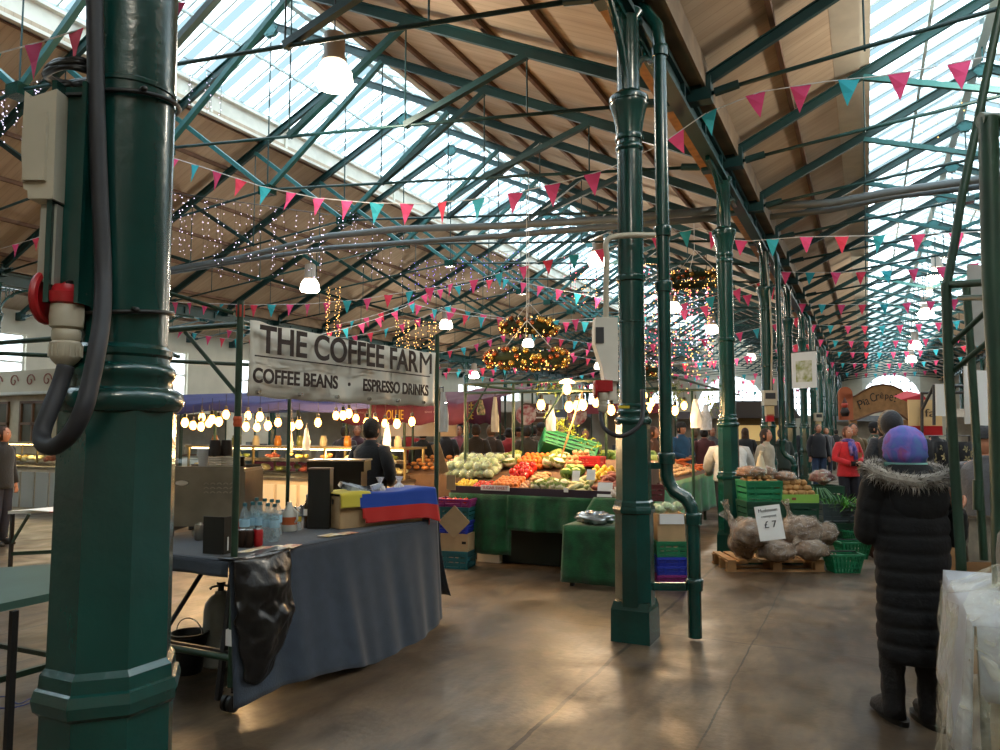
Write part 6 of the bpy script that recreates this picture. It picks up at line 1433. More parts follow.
me = skin_mesh(chains, 0, 2); b = MB(); b.v = [v.co.copy() for v in me.vertices]; b.f = [list(p_.vertices) for p_ in me.polygons]; b.mi = [0]*len(b.f); bpy.data.meshes.remove(me)
hb_ = MB(); head_add(hb_, (0, -.02, 0)); Rz = Matrix.Rotation(pi-.25, 3, 'Z'); o_ = len(b.v)
b.v += [Rz @ v+Vector((.0, .03, 1.5)) for v in hb_.v]; b.f += [[i+o_ for i in f] for f in hb_.f]; b.mi += hb_.mi
b.build('body', [SKIN, EYE, DARKEYE, LIP], W, smooth=1)
PUF = mat('black_quilted_nylon', '030408', .85, 0, .2, 10, .3, 22)
rings = []
prof = [(.345, .19, .165, 5), (.40, .2, .17, 5), (.55, .2, .165, 3), (.75, .195, .16, 1), (.95, .2, .16, 0), (1.1, .205, .16, 0), (1.22, .19, .155, -2), (1.3, .19, .14, -2), (1.36, .17, .12, -2), (1.41, .1, .09, 0)]
def lerpprof(z):
    for (z0, a0, b0, c0_), (z1, a1, b1, c1_) in zip(prof[:-1], prof[1:]):
        if z <= z1: k = (z-z0)/(z1-z0); return a0+(a1-a0)*k, b0+(b1-b0)*k, c0_+(c1_-c0_)*k
    return prof[-1][1:]
N_ = 84
for i in range(N_+1):
    z = .345+(1.41-.345)*i/N_; a_r, b_r, cx_ = lerpprof(z); q_ = abs(math.sin(pi*(z-.345)/.098)); pf = 1-.055*(1-q_)**2.2
    rings.append((cx_*.001, 0, z, a_r*pf, b_r*pf))
b = MB(); b.loft(rings, 48, True, lambda i, a: 1+.02*mnoise.noise(Vector((math.cos(a)*2, math.sin(a)*2, i*.13)))+.012*mnoise.noise(Vector((math.cos(a)*6, math.sin(a)*6, i*.3))))
def sleeve(pts, rs):
    P_ = smoothpts(pts, 12); n = len(P_); out = []
    for i in range(n):
        u = i/(n-1)*(len(rs)-1); k = min(int(u), len(rs)-2); r = rs[k]+(rs[k+1]-rs[k])*(u-k); out.append(r*(1-.08*(1-abs(math.sin(pi*i/6.5)))**2))
    b.tube(P_, out, 20)
sleeve([(.1, 0, 1.33), (.12, 0, 1.31), (.15, .0, 1.2), elb[1], (.215, -.06, 1.09), wri[1]], [.06, .078, .072, .07, .06, .045])
sleeve([(-.1, 0, 1.33), (-.17, 0, 1.31), (-.2, .03, 1.17), elb[-1], (-.15, .15, 1.05), wri[-1]], [.06, .085, .08, .074, .062, .05])
b.build('coat', PUF, W, smooth=1)
# hood lying on the back with the fur rim
b = MB(); b.ball((0, -.1, 1.23), (.16, .075, .15), 26, 16, lambda d: 1+.06*mnoise.noise(d*3)); b.build('hood', PUF, W, smooth=1)
FUR = mat('grey_brown_fur', '8f887f', .95, 0, .35, 14); b = MB(); FURD = mat('dark_fur', '3a3634', .95)
fp_ = smoothpts([(-.1, .1, 1.40), (-.18, .05, 1.40), (-.225, -.03, 1.385), (-.19, -.11, 1.35), (-.07, -.16, 1.325), (.06, -.165, 1.335), (.14, -.12, 1.355), (.165, -.03, 1.37), (.12, .06, 1.39)], 8)
b.tube(fp_, .038, 10); rr_ = random.Random(3)
for i in range(3600):
    k = rr_.uniform(0, len(fp_)-1.01); p_ = fp_[int(k)].lerp(fp_[int(k)+1], k-int(k)); d = Vector((rr_.gauss(0, 1), rr_.gauss(0, 1), rr_.gauss(.1, 1))).normalized(); L_ = rr_.uniform(.045, .085)
    s_ = d.cross(Vector((rr_.gauss(0, 1), rr_.gauss(0, 1), rr_.gauss(0, 1)))).normalized()*.0035; q_ = p_+d*.025; b.m(rr_.randrange(4) == 0)
    b.add([q_-s_, q_+s_, p_+d*L_+Vector((0, 0, -.012))], [(0, 1, 2)])
b.build('fur_trim', [FUR, FURD], W)
# headscarf
sm_ = bpy.data.materials.new('tie_dye_scarf'); sm_.use_nodes = True; nt = sm_.node_tree; bs_ = nt.nodes['Principled BSDF']; bs_.inputs['Roughness'].default_value = .75
tc = nt.nodes.new('ShaderNodeTexCoord'); nn = nt.nodes.new('ShaderNodeTexNoise'); nn.inputs['Scale'].default_value = 9; nn.inputs['Detail'].default_value = 3; nn.inputs['Distortion'].default_value = 1.2
nt.links.new(tc.outputs['Object'], nn.inputs['Vector']); cr = nt.nodes.new('ShaderNodeValToRGB'); nt.links.new(nn.outputs['Fac'], cr.inputs['Fac']); nt.links.new(cr.outputs[0], bs_.inputs['Base Color'])
cr.color_ramp.elements[0].position = .33; cr.color_ramp.elements[0].color = lin('5474b0'); cr.color_ramp.elements[1].position = .72; cr.color_ramp.elements[1].color = lin('935a8a')
for ps_, cc in ((.45, '5a60b4'), (.56, '7a68b8'), (.64, '8a4e9c')): e = cr.color_ramp.elements.new(ps_); e.color = lin(cc)
b = MB(); hc = Vector((0, .03, 1.505))
b.ball(hc, (.112, .122, .122), 36, 24, lambda d: 1+.12*max(0, -d.y)*max(0, -d.x)*(1-abs(d.z+.2))+.10*max(0, -d.z)*max(0, -d.y)+.05*mnoise.noise(Vector((d.x*1.5, d.y*1.5, d.z*7)))+(.06 if d.z < -.3 else 0)+.015*math.sin(d.z*26+d.x*8)*max(0, -d.y))
keep = [q for q in b.f if not (sum(b.v[i].y-hc.y for i in q)/len(q) > .075 and sum(b.v[i].z-hc.z for i in q)/len(q) < .06)]; b.f = keep; b.mi = [0]*len(keep)
b.build('headscarf', sm_, W, smooth=1)
b = MB(); b.loft([(0, .03, 1.375, .1, .105), (0, .03, 1.395, .112, .118), (0, .03, 1.42, .107, .113)], 30, False, lambda i, a: 1+.03*math.sin(a*5)); b.build('scarf_border', mat('pale_teal_border', '7fb5b0', .8, 0, .2, 12), W, smooth=1)
BOOT = mat('dark_grey_suede', '1d1c1e', .85, 0, .3, 12, .6, 40)
for s_, cx, cy in ((-1, wx(888), .05), (1, wx(916), -.03)):
    b = MB(); b.loft([(cx, cy, .03, .058, .08), (cx, cy-.0, .09, .055, .07), (cx, cy, .14, .056, .06), (cx, cy, .17, .062, .066), (cx, cy, .25, .06, .064), (cx, cy, .29, .066, .07), (cx, cy, .36, .062, .068), (cx, cy, .4, .066, .07), (cx, cy, .46, .05, .055)], 24, True, lambda i, a: 1+.04*math.sin(a*4+i*1.7))
    b.loft([(cx+.045*s_*.6+.01, cy+.07, .028, .05, .14), (cx+.03*s_*.6+.01, cy+.07, .06, .05, .135), (cx+.01, cy+.05, .1, .05, .09)], 20); b.build('boot', BOOT, W, smooth=1)
    MB().loft([(cx+.012, cy+.05, 0, .056, .155), (cx+.012, cy+.05, .028, .058, .157)], 22).build('boot_sole', mat('rubber_sole', '0d0d0d', .6), W, smooth=SH)
# shoulder-bag straps visible at the hem
# ================================================================== BACKGROUND STALLS
def stall(name, x0, x1, y, dep, cw, label, counter, glass=True, lit=None):
    t = thing(name, ((x0+x1)/2, y, 0), label, 'market stall')
    MB().box(((x0+x1)/2, y+dep/2, .42), (x1-x0, dep, .84)).build('counter_body', counter, t, world=True)
    b = MB()
    for k in range(int((x1-x0)/.45)): b.box((x0+.22+k*.45, y-.012, .42), (.38, .02, .7))
    b.build('front_panels', cw, t, world=True)
    MB().box(((x0+x1)/2, y+dep/2, .86), (x1-x0+.04, dep+.04, .04)).build('worktop', STEEL, t, world=True)
    if glass:
        z0, z1 = .88, 1.32
        b = MB(); b.grid(lambda u, v: (x0+(x1-x0)*u, y+.02+.25*(1-math.cos(v*pi/2)), z0+(z1-z0)*math.sin(v*pi/2)), 2, 8); b.build('curved_glass', CGLASS, t, world=True)
        b = MB(); b.box(((x0+x1)/2, y+dep*.62, z1+.01), (x1-x0, dep*.7, .03)); 
        n = max(2, int((x1-x0)/1.2)+1)
        for i in range(n): x = x0+.02+(x1-x0-.04)*i/(n-1); b.box((x, y+.3, (z0+z1)/2), (.03, .03, z1-z0)); b.box((x, y+dep-.1, (z0+z1)/2), (.03, .03, z1-z0))
        b.build('display_frame', mat('brass_frame', '9a8458', .4, .6), t, world=True)
        MB().box(((x0+x1)/2, y+dep*.55, 1.1), (x1-x0-.05, dep*.5, .012)).build('glass_shelf', CGLASS, t, world=True)
        MB().box(((x0+x1)/2, y+.35, 1.3), (x1-x0-.1, .04, .02)).build('strip_light', mat('warm_strip', 'ffdc9a', .5, emit=14), t, world=True)
    return t
CREAMC = mat('cream_counter', 'b3a58c', .6, 0, .1, 4)
stall('deli_counter', -10.4, -6.0, 8.9, .9, mat('pale_counter_panel', 'c9bfa8', .5), 'long glass-fronted deli counter with warm light beneath the blue canopy', CREAMC)
stall('deli_counter', -5.95, -4.95, 10.3, .9, mat('wood_counter_panel', '6b4a30', .6, 0, .2, 6), 'wooden counter with trays of brown food under the purple valance', WOODD, False)
stall('deli_counter', -16.6, -12.6, 9.4, .9, mat('steel_counter_panel', 'a3a49c', .4), 'glass-fronted cheese counter at the far left, behind the near column', CREAMC)
for x0_, x1_, y_ in ((-10.3, -6.1, 9.3), (-16.5, -12.7, 9.8)):
    for k in range(5): plight((x0_+(x1_-x0_)*(k+.5)/5, y_-.05, 1.24), 18, (1, .74, .38), .06)
def tray(x, y, z, w_, d_, m, lab, n, fm, fname, grp, fl, cat='food', sc_=(.05, .035, .022), tm=None):
    t = thing('food_tray', (x, y, z), lab, 'tray'); b = MB()
    b.box((0, 0, .006), (w_, d_, .012))
    for s_ in (-1, 1): b.box((0, s_*d_/2, .02), (w_, .01, .04)); b.box((s_*w_/2, 0, .02), (.01, d_, .04))
    b.build('tray_body', tm or STEEL, t); first = None
    for i in range(n):
        q = (x+random.uniform(-.42, .42)*w_, y+random.uniform(-.4, .4)*d_, z+.018+sc_[2]+random.choice((0, 0, .03)))
        if first is None: first = MB().ball((0, 0, 0), sc_, 10, 6, lambda d: 1+.15*mnoise.noise(d*4)).build(fname, fm, smooth=1); o = first; tag(o, fl, cat, grp)
        else: o = first.copy(); COL.objects.link(o)
        o.location = q; o.rotation_euler = (random.uniform(-.3, .3), random.uniform(-.3, .3), random.uniform(0, 3))
fms = [(mat('cheese', 'd9b85a', .5, 0, .1, 6), 'cheese_wedge', 'cheese'), (mat('pastry', 'b0713a', .7, 0, .25, 14), 'pastry', 'pastries'), (mat('pale_cheese', 'dccf9c', .5, 0, .08, 6), 'pale_cheese', 'pale cheeses'), (mat('olive_mix', '6e7434', .4, 0, .3, 20), 'stuffed_olive', 'olives'), (mat('cured_meat', 'a14a34', .5, 0, .25, 18), 'salami', 'salamis')]
for k in range(8):
    m_, nm, pl = fms[k % 5]; tray(-10.1+k*.54, 9.45, .885, .46, .4, m_, 'lower tray of %s in the deli counter, %s from the left' % (pl, ORD[k]), 7, m_, nm, '%s of deli tray %s' % (pl, ORD[k]), 'piece of food among the %s in the %s deli tray' % (pl, ORD[k]), 'food', (.07, .05, .04))
for k in range(7):
    m_, nm, pl = fms[(k+2) % 5]; tray(-10.0+k*.6, 9.4, 1.107, .4, .3, m_, 'small upper tray of %s in the deli counter, %s from the left' % (pl, ORD[k]), 5, m_, nm, '%s of upper tray %s' % (pl, ORD[k]), 'piece of food among the %s in the %s upper tray' % (pl, ORD[k]), 'food', (.06, .04, .03))
for k in range(6):
    m_, nm, pl = fms[(k*2) % 5]; tray(-16.2+k*.6, 9.85, .885, .44, .4, m_, 'steel tray of %s in the far left counter, %s from the left' % (pl, ORD[k]), 6, m_, nm, '%s of the far left tray %s' % (pl, ORD[k]), 'piece of food among the %s in the %s far left tray' % (pl, ORD[k]), 'food', (.08, .06, .05))
# goods on top of the deli counter
for k in range(9):
    x = -10.1+k*.47; o = MB().lathe((0, 0, 0), [(.05, 0), (.06, .02), (.06, .12), (.045, .14), (.045, .17), (.04, .175)], 14).build('jar', [mat('honey_jar', 'b5752a', .2), mat('pickle_jar', '7c8046', .2), mat('cream_jar', 'cabf9c', .3)][k % 3], smooth=SH)
    o.location = (x, 9.5, 1.335); tag(o, 'jar standing on top of the deli counter, %s from the left' % ORD[k], 'jar', 'jars on the deli counter')
# long display of brown pastries right of the counter
t = thing('pastry_table', (-4.9, 9.75, 0), 'sloping wooden table of brown baked goods between coffee stall and veg stall', 'table')
MB().add([(-6.3, 9.4, .95), (-4.55, 9.6, .95), (-4.55, 10.3, 1.15), (-6.3, 10.1, 1.15), (-6.3, 9.4, .1), (-4.55, 9.6, .1), (-4.55, 10.3, .1), (-6.3, 10.1, .1)], [(0, 1, 2, 3), (0, 4, 5, 1), (1, 5, 6, 2), (2, 6, 7, 3), (3, 7, 4, 0), (4, 7, 6, 5)]).build('slope', WOODD, t, world=True)
first = None
for i in range(12):
    for j in range(4):
        u = (i+.5)/12; v = (j+.5)/4; q = (-6.25+1.65*u, 9.45+.2*u+.62*v, .98+.19*v+.01)
        if first is None: first = MB().ball((0, 0, 0), (.06, .045, .03), 10, 7, lambda d: 1+.2*mnoise.noise(d*3)).build('bread_roll', fms[1][0], smooth=1); tag(first, 'brown roll on the sloping table between the coffee and veg stalls', 'bread', 'rolls on the sloping table'); o = first
        else: o = first.copy(); COL.objects.link(o)
        o.location = q; o.rotation_euler = (0, 0, random.uniform(0, 3))
# canopies
def canopy(name, x0, x1, y0, y1, zf, zb, m, label, val=.22, posts=True, scallop=0):
    t = thing(name, ((x0+x1)/2, y0, 0), label, 'canopy')
    b = MB(); b.grid(lambda u, v: (x0+(x1-x0)*u, y0+(y1-y0)*v, zf+(zb-zf)*v-.05*math.sin(u*pi*4)**2*(1-v)), 24, 6); o = b.build('roof_sheet', m, t, world=True, smooth=1); o.modifiers.new('thickness', 'SOLIDIFY').thickness = .01
    b = MB(); b.grid(lambda u, v: (x0+(x1-x0)*u, y0-.01-.01*math.sin(u*40), zf-.05*math.sin(u*pi*4)**2-val*v), 60, 3); o = b.build('valance', m, t, world=True, smooth=1); o.modifiers.new('thickness', 'SOLIDIFY').thickness = .006
    if posts:
        for x in (x0+.05, (x0+x1)/2, x1-.05):
            for y in (y0+.05, y1-.05): MB().tube([(x, y, 0), (x, y, zf if y < y0+.5 else zb)], .022, 8).build('post', STALLG, t, world=True)
    return t
BLUEC = mat('navy_blue_canopy', '2b2f63', .8, 0, .15, 5); PURC = mat('plum_canopy', '5a2338', .8, 0, .12, 5)
canopy('canopy', -12.2, -6.2, 8.6, 10.6, 2.04, 2.3, BLUEC, 'dark blue fabric canopy over the deli counter', .14)
tc_ = canopy('canopy', -7.7, -5.35, 9.9, 12.0, 2.02, 2.3, PURC, 'plum canopy with yellow OLLIE lettering over the pastry table', .3)
YP = mat('yellow_print', 'c9a23a', .6); GP = mat('grey_print', '8a6a78', .6)
text('OLLIE', tc_, (-.0-.12+.0, -.045, 1.83), (pi/2, 0, 0), .32, .15, YP); text('market food', tc_, (-.72, -.045, 1.88), (pi/2, 0, 0), .34, .04, GP); text('since market', tc_, (.6, -.045, 1.88), (pi/2, 0, 0), .34, .04, GP)
MB().lathe((0, 0, 0), [(.001, -.09), (.05, -.06), (.065, 0), (.05, .06), (.001, .09)], 16).build('printed_egg', YP, tc_).matrix_local = Matrix.Translation((-1.05, -.03, 1.86)) @ Matrix.Diagonal((1, .15, 1, 1))
tc2 = canopy('canopy', -8.4, -6.9, 14.2, 16, 2.3, 2.6, PURC, 'plum canopy with yellow FREE MADE lettering behind the hanging bags', .55)
text('FREE', tc2, (-.05, -.05, 2.12), (pi/2, 0, 0), .32, .18, YP); text('MADE', tc2, (-.05, -.05, 1.9), (pi/2, 0, 0), .32, .16, YP)
MB().box((-7.75, 12.3, 1.66), (1.7, .03, .36)).build('back_sheet', mat('warm_white_sheet', 'cdb7a0', .8), tc_, world=True)
bl = [(185, 421, 1), (193, 424, 0), (202, 416, 1), (212, 418, 0), (201, 425, 1), (209, 422, 0), (219, 420, 1), (226, 413, 1), (248, 414, 1), (260, 415, 1), (246, 425, 1), (257, 426, 0), (268, 424, 1), (278, 421, 0), (292, 425, 1), (299, 423, 0), (318, 421, 1), (336, 414, 1), (343, 414, 0), (349, 412, 1), (356, 417, 0), (367, 421, 1), (375, 420, 1), (385, 422, 0), (397, 422, 1), (412, 420, 1)]
for i, (px, py, e) in enumerate(bl):
    bulb(px, py, 9.5+.5*(i % 3), 'warm glowing bulb under the blue canopy, %s from the left' % ORD[i], 'bulbs under the canopies', 22 if e else 0, 1.3)
hangbag(306, 428, 450, 8, 9.7, 'warm lit bundle of bags under the blue canopy', WB_); hangbag(290, 430, 452, 6, 9.9, 'narrow lit bundle of bags left of the other', PB); hangbag(387, 424, 448, 8, 9.8, 'lit bundle of white bags right of the barista', WB_)
# far-left stall with a painted arched board, and house-like front behind
t = thing('wagon_front', (-18.2, 10.90, 0), 'cream painted stall front with scroll pattern and brown windows at the far left', 'market stall')
MB().box((-18.2, 11.10, 1.3), (5.6, .2, 2.6)).build('front_wall', mat('cream_panel', 'b9a98c', .6, 0, .1, 4), t, world=True)
b = MB(); b.box((-18.2, 10.95, 2.75), (5.8, .1, .5)); b.build('sign_board', mat('sign_cream', 'c2b49a', .6), t, world=True)
b = MB()
for k in range(9):
    c_ = Vector((-20.6+k*.62, 10.88, 2.75)); b.tube([c_+Vector((.17*math.cos(a)*(1-a/9), 0, .17*math.sin(a)*(1-a/9))) for a in [2*pi*i/12 for i in range(15)]], .014, 5)
b.build('scrollwork', mat('rust_scroll', '8a4a3a', .6), t, world=True)
MB().box((-18.2, 10.85, 2.45), (5.9, .25, .07)).build('cornice', WHITE, t, world=True)
for k in range(4):
    x = -20.3+k*1.4; f_ = MB()
    for dx in (-.45, 0, .45): f_.box((x+dx, 10.98, 1.75), (.06, .06, 1.0))
    for dz_ in (-.5, 0, .5): f_.box((x, 10.98, 1.75+dz_), (.96, .06, .06))
    f_.build('window_frame', mat('brown_frame', '6a4a30', .6), t, world=True); MB().box((x, 11.00, 1.75), (.9, .02, 1.0)).build('pane', mat('dark_pane', '4c4a3e', .2), t, world=True)
# generic backdrop stalls: canopies, boards, boxes further down the nave
BOARDC = ['8a8a86', '6b6f74', '9c8f7a', '4a4f58', 'a39a8a']
def bstall(x, y, w_, colr, label, top='3a3f46', sign=None):
    t = thing('market_stall', (x, y, 0), label, 'market stall', group='stalls further down the hall')
    for sx in (-1, 1):
        for sy in (0, 1): MB().tube([(sx*w_/2, sy*1.8, 0), (sx*w_/2, sy*1.8, 2.3)], .022, 8).build('post', STALLG, t)
    b = MB(); b.box((0, .9, 2.32), (w_+.1, 1.9, .05)); b.box((0, -.03, 2.2), (w_+.1, .03, .28)); b.build('canopy_sheet', mat('canopy_'+top, top, .8, 0, .1, 5), t)
    MB().box((0, .35, .8), (w_, .8, .05)).build('tabletop', WOODD, t)
    b = MB(); b.grid(lambda u, v: (-w_/2+w_*u, -.06-.02*math.sin(u*30)*v, .83-.75*v), 40, 4); b.build('table_cloth', mat('cloth_'+colr, colr, .9, 0, .1, 6), t, smooth=1)
    MB().box((0, 1.8, 1.4), (w_, .03, 1.5)).build('back_board', mat('backboard', '9a958a', .8, 0, .1, 3), t)
    for k in range(int(w_/.35)):
        h_ = random.uniform(.12, .34); MB().box((-w_/2+.2+k*.35, .35+random.uniform(-.2, .2), .83+h_/2), (.22, .25, h_)).build('goods', mat('goods_'+BOARDC[k % 5], random.choice(['8a5a3a', 'a33a34', '4a6a8a', 'b8a06a', '5a7a4a']) if False else BOARDC[k % 5], .7), t)
    if sign: text(sign, t, (0, -.06, 2.2), (pi/2, 0, 0), w_*.5, .16, mat('sign_ink', 'd8d0c0', .6))
    return t
rs = random.Random(11)
k = 0
for (x, y, w_, c_, tp) in [(-13.5, 15.5, 3, '6a2430', '3a3f5a'), (-9.2, 17.5, 2.6, '2c3a5a', 'b0aca4'), (-12.5, 20, 3, '5a5248', 'a8a49c'), (-6.4, 20.5, 2.6, '6a2430', '7a2f38'), (-14.5, 25, 3, '3a4a3a', '9c9a94'), (-9.0, 25.5, 3, '5a4a3a', '4a4f58'), (-12, 31, 3, '4a4a4a', 'c0bab0'), (-6.5, 31, 3, '6a2430', '3f3a40'), (-4.4, 37, 3, '334', '8a8f96') if False else (-4.6, 37, 3, '333a44', '8a8f96'), (-10, 39, 3.4, '4a3a3a', 'b5b0a6'), (-15, 37, 3, '3a3a4a', '70747a'), (-19.5, 21, 3, '4a5a5a', 'a39c90'), (-21, 17, 3, '6a5a4a', '8c8f90')]:
    bstall(x, y, w_, c_, 'covered market stall further down the wide nave, %s by distance' % ORD[k], tp); k += 1
k = 0
for (x, y, w_, c_, tp) in [(3.7, 17.5, 2.2, '3a3a40', '4a3a2a'), (3.9, 24, 2.2, '5a5248', '9c9a94'), (3.9, 31, 2.2, '2c3a4a', 'b8b2a8'), (-.5, 44, 2.6, '3a3a40', '6a6f76')]:
    bstall(x, y, w_, c_, 'covered market stall along the right aisle, %s by distance' % ORD[k], tp); k += 1
# vertical chequered signboards behind the veg stall
for i, (px, py, d) in enumerate([(526, 415, 16), (577, 415, 16.5)]):
    p_ = at(px, py, d); t = thing('round_sign', p_, 'red and white patterned round sign behind the veg stall, %s from the left' % ORD[i], 'sign', CAMR); MB().tube([(0, 0, 0), (0, .03, 0)], .22, 24).build('disc', mat('red_sign', 'a33a44', .6, 0, 0, 9, col2='cfc0b8'), t); MB().tube([(0, 0, -.25), (0, 0, -1.2)], .02, 8).build('post', DKGREY, t)
p_ = at(536, 413, 16.3); t = thing('stall_sign', p_, 'brown board with pale capitals behind the veg stall', 'sign', CAMR); MB().box((0, .02, 0), (.62, .03, .4)).build('board', mat('brown_board', '5a3a30', .6), t); text('SNAILS', t, (0, -.005, .05), (pi/2, 0, 0), .45, .12, PAPER); MB().box((0, -.0, -.1), (.5, .01, .03)).build('printed_rule', PAPER, t)
# dark kiosk between third and fourth columns
p_ = pxp(757, 24); t = thing('kiosk', p_, 'dark-roofed kiosk with a lit front between the third and fourth columns', 'kiosk', CAMR)
MB().box((0, .6, 1.0), (1.9, 1.2, 2.0)).build('body', mat('kiosk_tan', '7a6a4a', .7), t); MB().box((0, .5, 2.25), (2.5, 1.8, .55), 0, .8, .8).build('roof', mat('kiosk_roof', '2a2422', .8), t); MB().box((.1, -.02, 1.5), (1.5, .02, .5)).build('serving_hatch', mat('kiosk_lit', 'd9b878', .5, emit=.6), t)
p_ = at(804, 370, 17.5); t = thing('hanging_poster', p_, 'white poster with a green and yellow picture hanging between the far columns', 'poster', CAMR-.9)
MB().box((0, 0, 0), (.62, .012, .85)).build('sheet', PAPER, t); MB().box((0, -.009, -.03), (.4, .004, .5)).build('printed_picture', mat('leafy_print', '8a8f3a', .6, 0, 0, 6, col2='d8d6c8'), t); MB().tube([(-.31, 0, .43), (.31, 0, .43)], .012, 6).build('hanging_rod', DKGREY, t)
# ---- crepe stall
p_ = at(885, 450, 17.5); p_.z = 0; t = thing('crepe_stall', p_, 'wooden stall front with arched board reading Pia Crepe', 'market stall', CAMR)
WB2 = mat('arched_sign_wood', '9a6f42', .6, 0, .15, 8); k_ = 17.5/750
arc_t = [(x, 402+0*x) for x in ()]
tops = [(-34, 398), (-28, 396), (-20, 391), (-10, 386), (0, 384.5), (10, 386), (18, 390), (24, 396)]; bots = [(-34, 421), (-28, 420), (-20, 417), (-10, 413), (0, 411), (10, 412), (18, 415), (24, 420)]
zz = lambda py: H+(430-py)*k_
n = len(tops); vs = [(x*k_, 0, zz(y)) for x, y in tops]+[(x*k_, 0, zz(y)) for x, y in bots]; vs += [(x, .08, z) for x, y, z in vs]
fs = []
for i in range(n-1): fs += [(i, n+i, n+i+1, i+1), (2*n+i, 2*n+i+1, 3*n+i+1, 3*n+i), (i, i+1, 2*n+i+1, 2*n+i), (n+i, 3*n+i, 3*n+i+1, n+i+1)]
fs += [(0, 2*n, 3*n, n), (n-1, 2*n-1, 4*n-1, 3*n-1)]
MB().add(vs, fs).build('arched_board', WB2, t)
rim = MB(); rim.tube([(x*k_, -.01, zz(y)) for x, y in tops], .02, 6); rim.tube([(x*k_, -.01, zz(y)) for x, y in bots], .02, 6); rim.build('rim', mat('sign_rim', '6a4426', .6), t)
for ch_, x, y, rz in zip('PiaCrêpe!', (-23, -19.5, -16.5, -10.5, -6, -1.5, 3.5, 8, 12), (405, 402.5, 401, 398, 396.5, 395.8, 396, 397, 398.5), (.35, .33, .3, .22, .12, 0, -.06, -.15, -.25)):
    text(ch_, t, (x*k_, -.012, zz(y)), (pi/2, -rz, 0), (5.2 if ch_ in 'PC' else (1.6 if ch_ in 'i!' else 3.6))*k_, (8.5 if ch_ in 'PC!' else 6)*k_, mat('sign_dark_ink', '2a2418', .6))
for x in (-30, 22): MB().box((x*k_, .05, zz(420)/2), (.14, .12, zz(420))).build('side_post', WB2, t)
MB().box((-4*k_, .3, .55), (1.2, .6, 1.1)).build('counter', WOODD, t)
t = thing('orange_board', at(846, 420, 17.2), 'orange round-topped board left of the arched sign', 'sign', CAMR); MB().box((0, 0, .3), (.32, .05, .6)).tube([(0, -.025, .6), (0, .025, .6)], .16, 20).build('board', mat('orange_board', 'b5603a', .6), t)
t = thing('ornament', at(845, 412, 17), 'small dark and red festive ornament in front of the orange board', 'ornament'); MB().loft([(0, 0, -.1, .07, .07), (0, 0, 0, .1, .09), (0, 0, .1, .06, .06)], 14).build('torso', mat('ornament_dark', '2a1d1a', .7), t, smooth=1); MB().ball((0, 0, .16), .07, 12, 8).build('round_top', mat('ornament_red', 'c24a3a', .6), t, smooth=1); MB().lathe((0, 0, .2), [(.06, 0), (.03, .08), (.002, .14)], 12).build('pointed_top', mat('ornament_brown', '5a2f20', .7), t, smooth=SH)
# red and white canopy, painted panel beside it
t = thing('canopy', at(918, 408, 16), 'red canopy corner right of the arched sign', 'canopy', CAMR); MB().add([(-.35, 0, .18), (.1, 0, .3), (.45, 0, -.08), (-.2, .6, .28), (.1, .6, .4), (.5, .6, 0)], [(0, 1, 2), (0, 3, 4, 1), (1, 4, 5, 2), (0, 2, 5, 3), (3, 5, 4)]).build('fabric', mat('red_canopy', 'b82a34', .8), t)
t = thing('white_tent', at(897, 440, 19), 'pale canvas tent side right of the arched sign', 'tent', CAMR); MB().box((.12, 0, .42), (.7, .3, 1.5)).build('canvas', mat('beige_canvas', 'b8a896', .8, 0, .1, 4), t); MB().tube([(-.2, -.2, -.9), (-.2, -.2, 1.2)], .02, 6).build('pole', STALLG, t)
# ================================================================== RIGHT-HAND STALL
t = thing('tube_scaffold', at(961, 567, 3.95)*1.0, 'green pole frame of the stall at the right edge holding paper boards', 'stall frame'); base = t.location.copy(); t.location.z = 0
def rp(pts, r, nm, d=None): MB().tube([at(*q) for q in pts], r, 10).build(nm, STALLG, t, world=True, smooth=SH)
rp([(963, 640, 3.9), (961, 560, 3.9), (954, 460, 3.9), (949, 380, 3.9), (946, 283, 3.9)], .025, 'upright')
rp([(984, 560, 4.3), (980, 500, 4.3), (974, 400, 4.3), (966, 283, 4.3)], .022, 'upright')
rp([(1004, 640, 3.4), (1001, 500, 3.4), (998, 380, 3.4), (992, 280, 3.4), (988, 118, 3.4)], .042, 'thick_upright')
rp([(947, 285, 3.9), (955, 240, 3.9), (962, 195, 3.9), (976, 130, 3.9), (994, 40, 3.9), (1003, 0, 3.9)], .022, 'sloping_pole')
rp([(948, 285, 3.9), (1002, 281, 3.6)], .02, 'rail'); rp([(960, 298, 4.1), (1002, 297, 3.7)], .016, 'rail')
rp([(950, 345, 3.9), (1002, 297, 3.6)], .014, 'brace'); rp([(952, 372, 3.9), (1002, 330, 3.6)], .014, 'brace')
rp([(980, 120, 3.4), (1010, 120, 3.4)], .035, 'top_fitting')
rp([(978, 480, 4.3), (978, 510, 4.3)], .027, 'joint')
for i, (x0_, x1_, y0_, y1_, d, lab, m_) in enumerate([(965, 974, 395, 453, 4.5, 'narrow white paper board left of the right-hand poles', PAPER), (974, 998, 398, 453, 4.45, 'wide white paper board between the right-hand poles', PAPER), (936, 948, 400, 432, 5.2, 'small grey-white paper board behind the first right-hand pole', PAPER), (969, 992, 305, 388, 4.9, 'pale grey cloth panel high between the right-hand poles', mat('pale_panel', '9a9a96', .7, 0, .12, 4))]):
    a_ = at(x0_, y1_, d); c_ = at((x0_+x1_)/2, (y0_+y1_)/2, d); o = MB().box((0, 0, 0), ((x1_-x0_)*d/750, .008, (y1_-y0_)*d/750)).build('paper_board' if i < 3 else 'hanging_cloth', m_); o.location = c_; o.rotation_euler = (0, .02, CAMR); tag(o, lab, 'board')
t = thing('menu_sign', at(925, 418, 9.5), 'cream and red panel with dark letters beyond the right-hand poles', 'sign', CAMR)
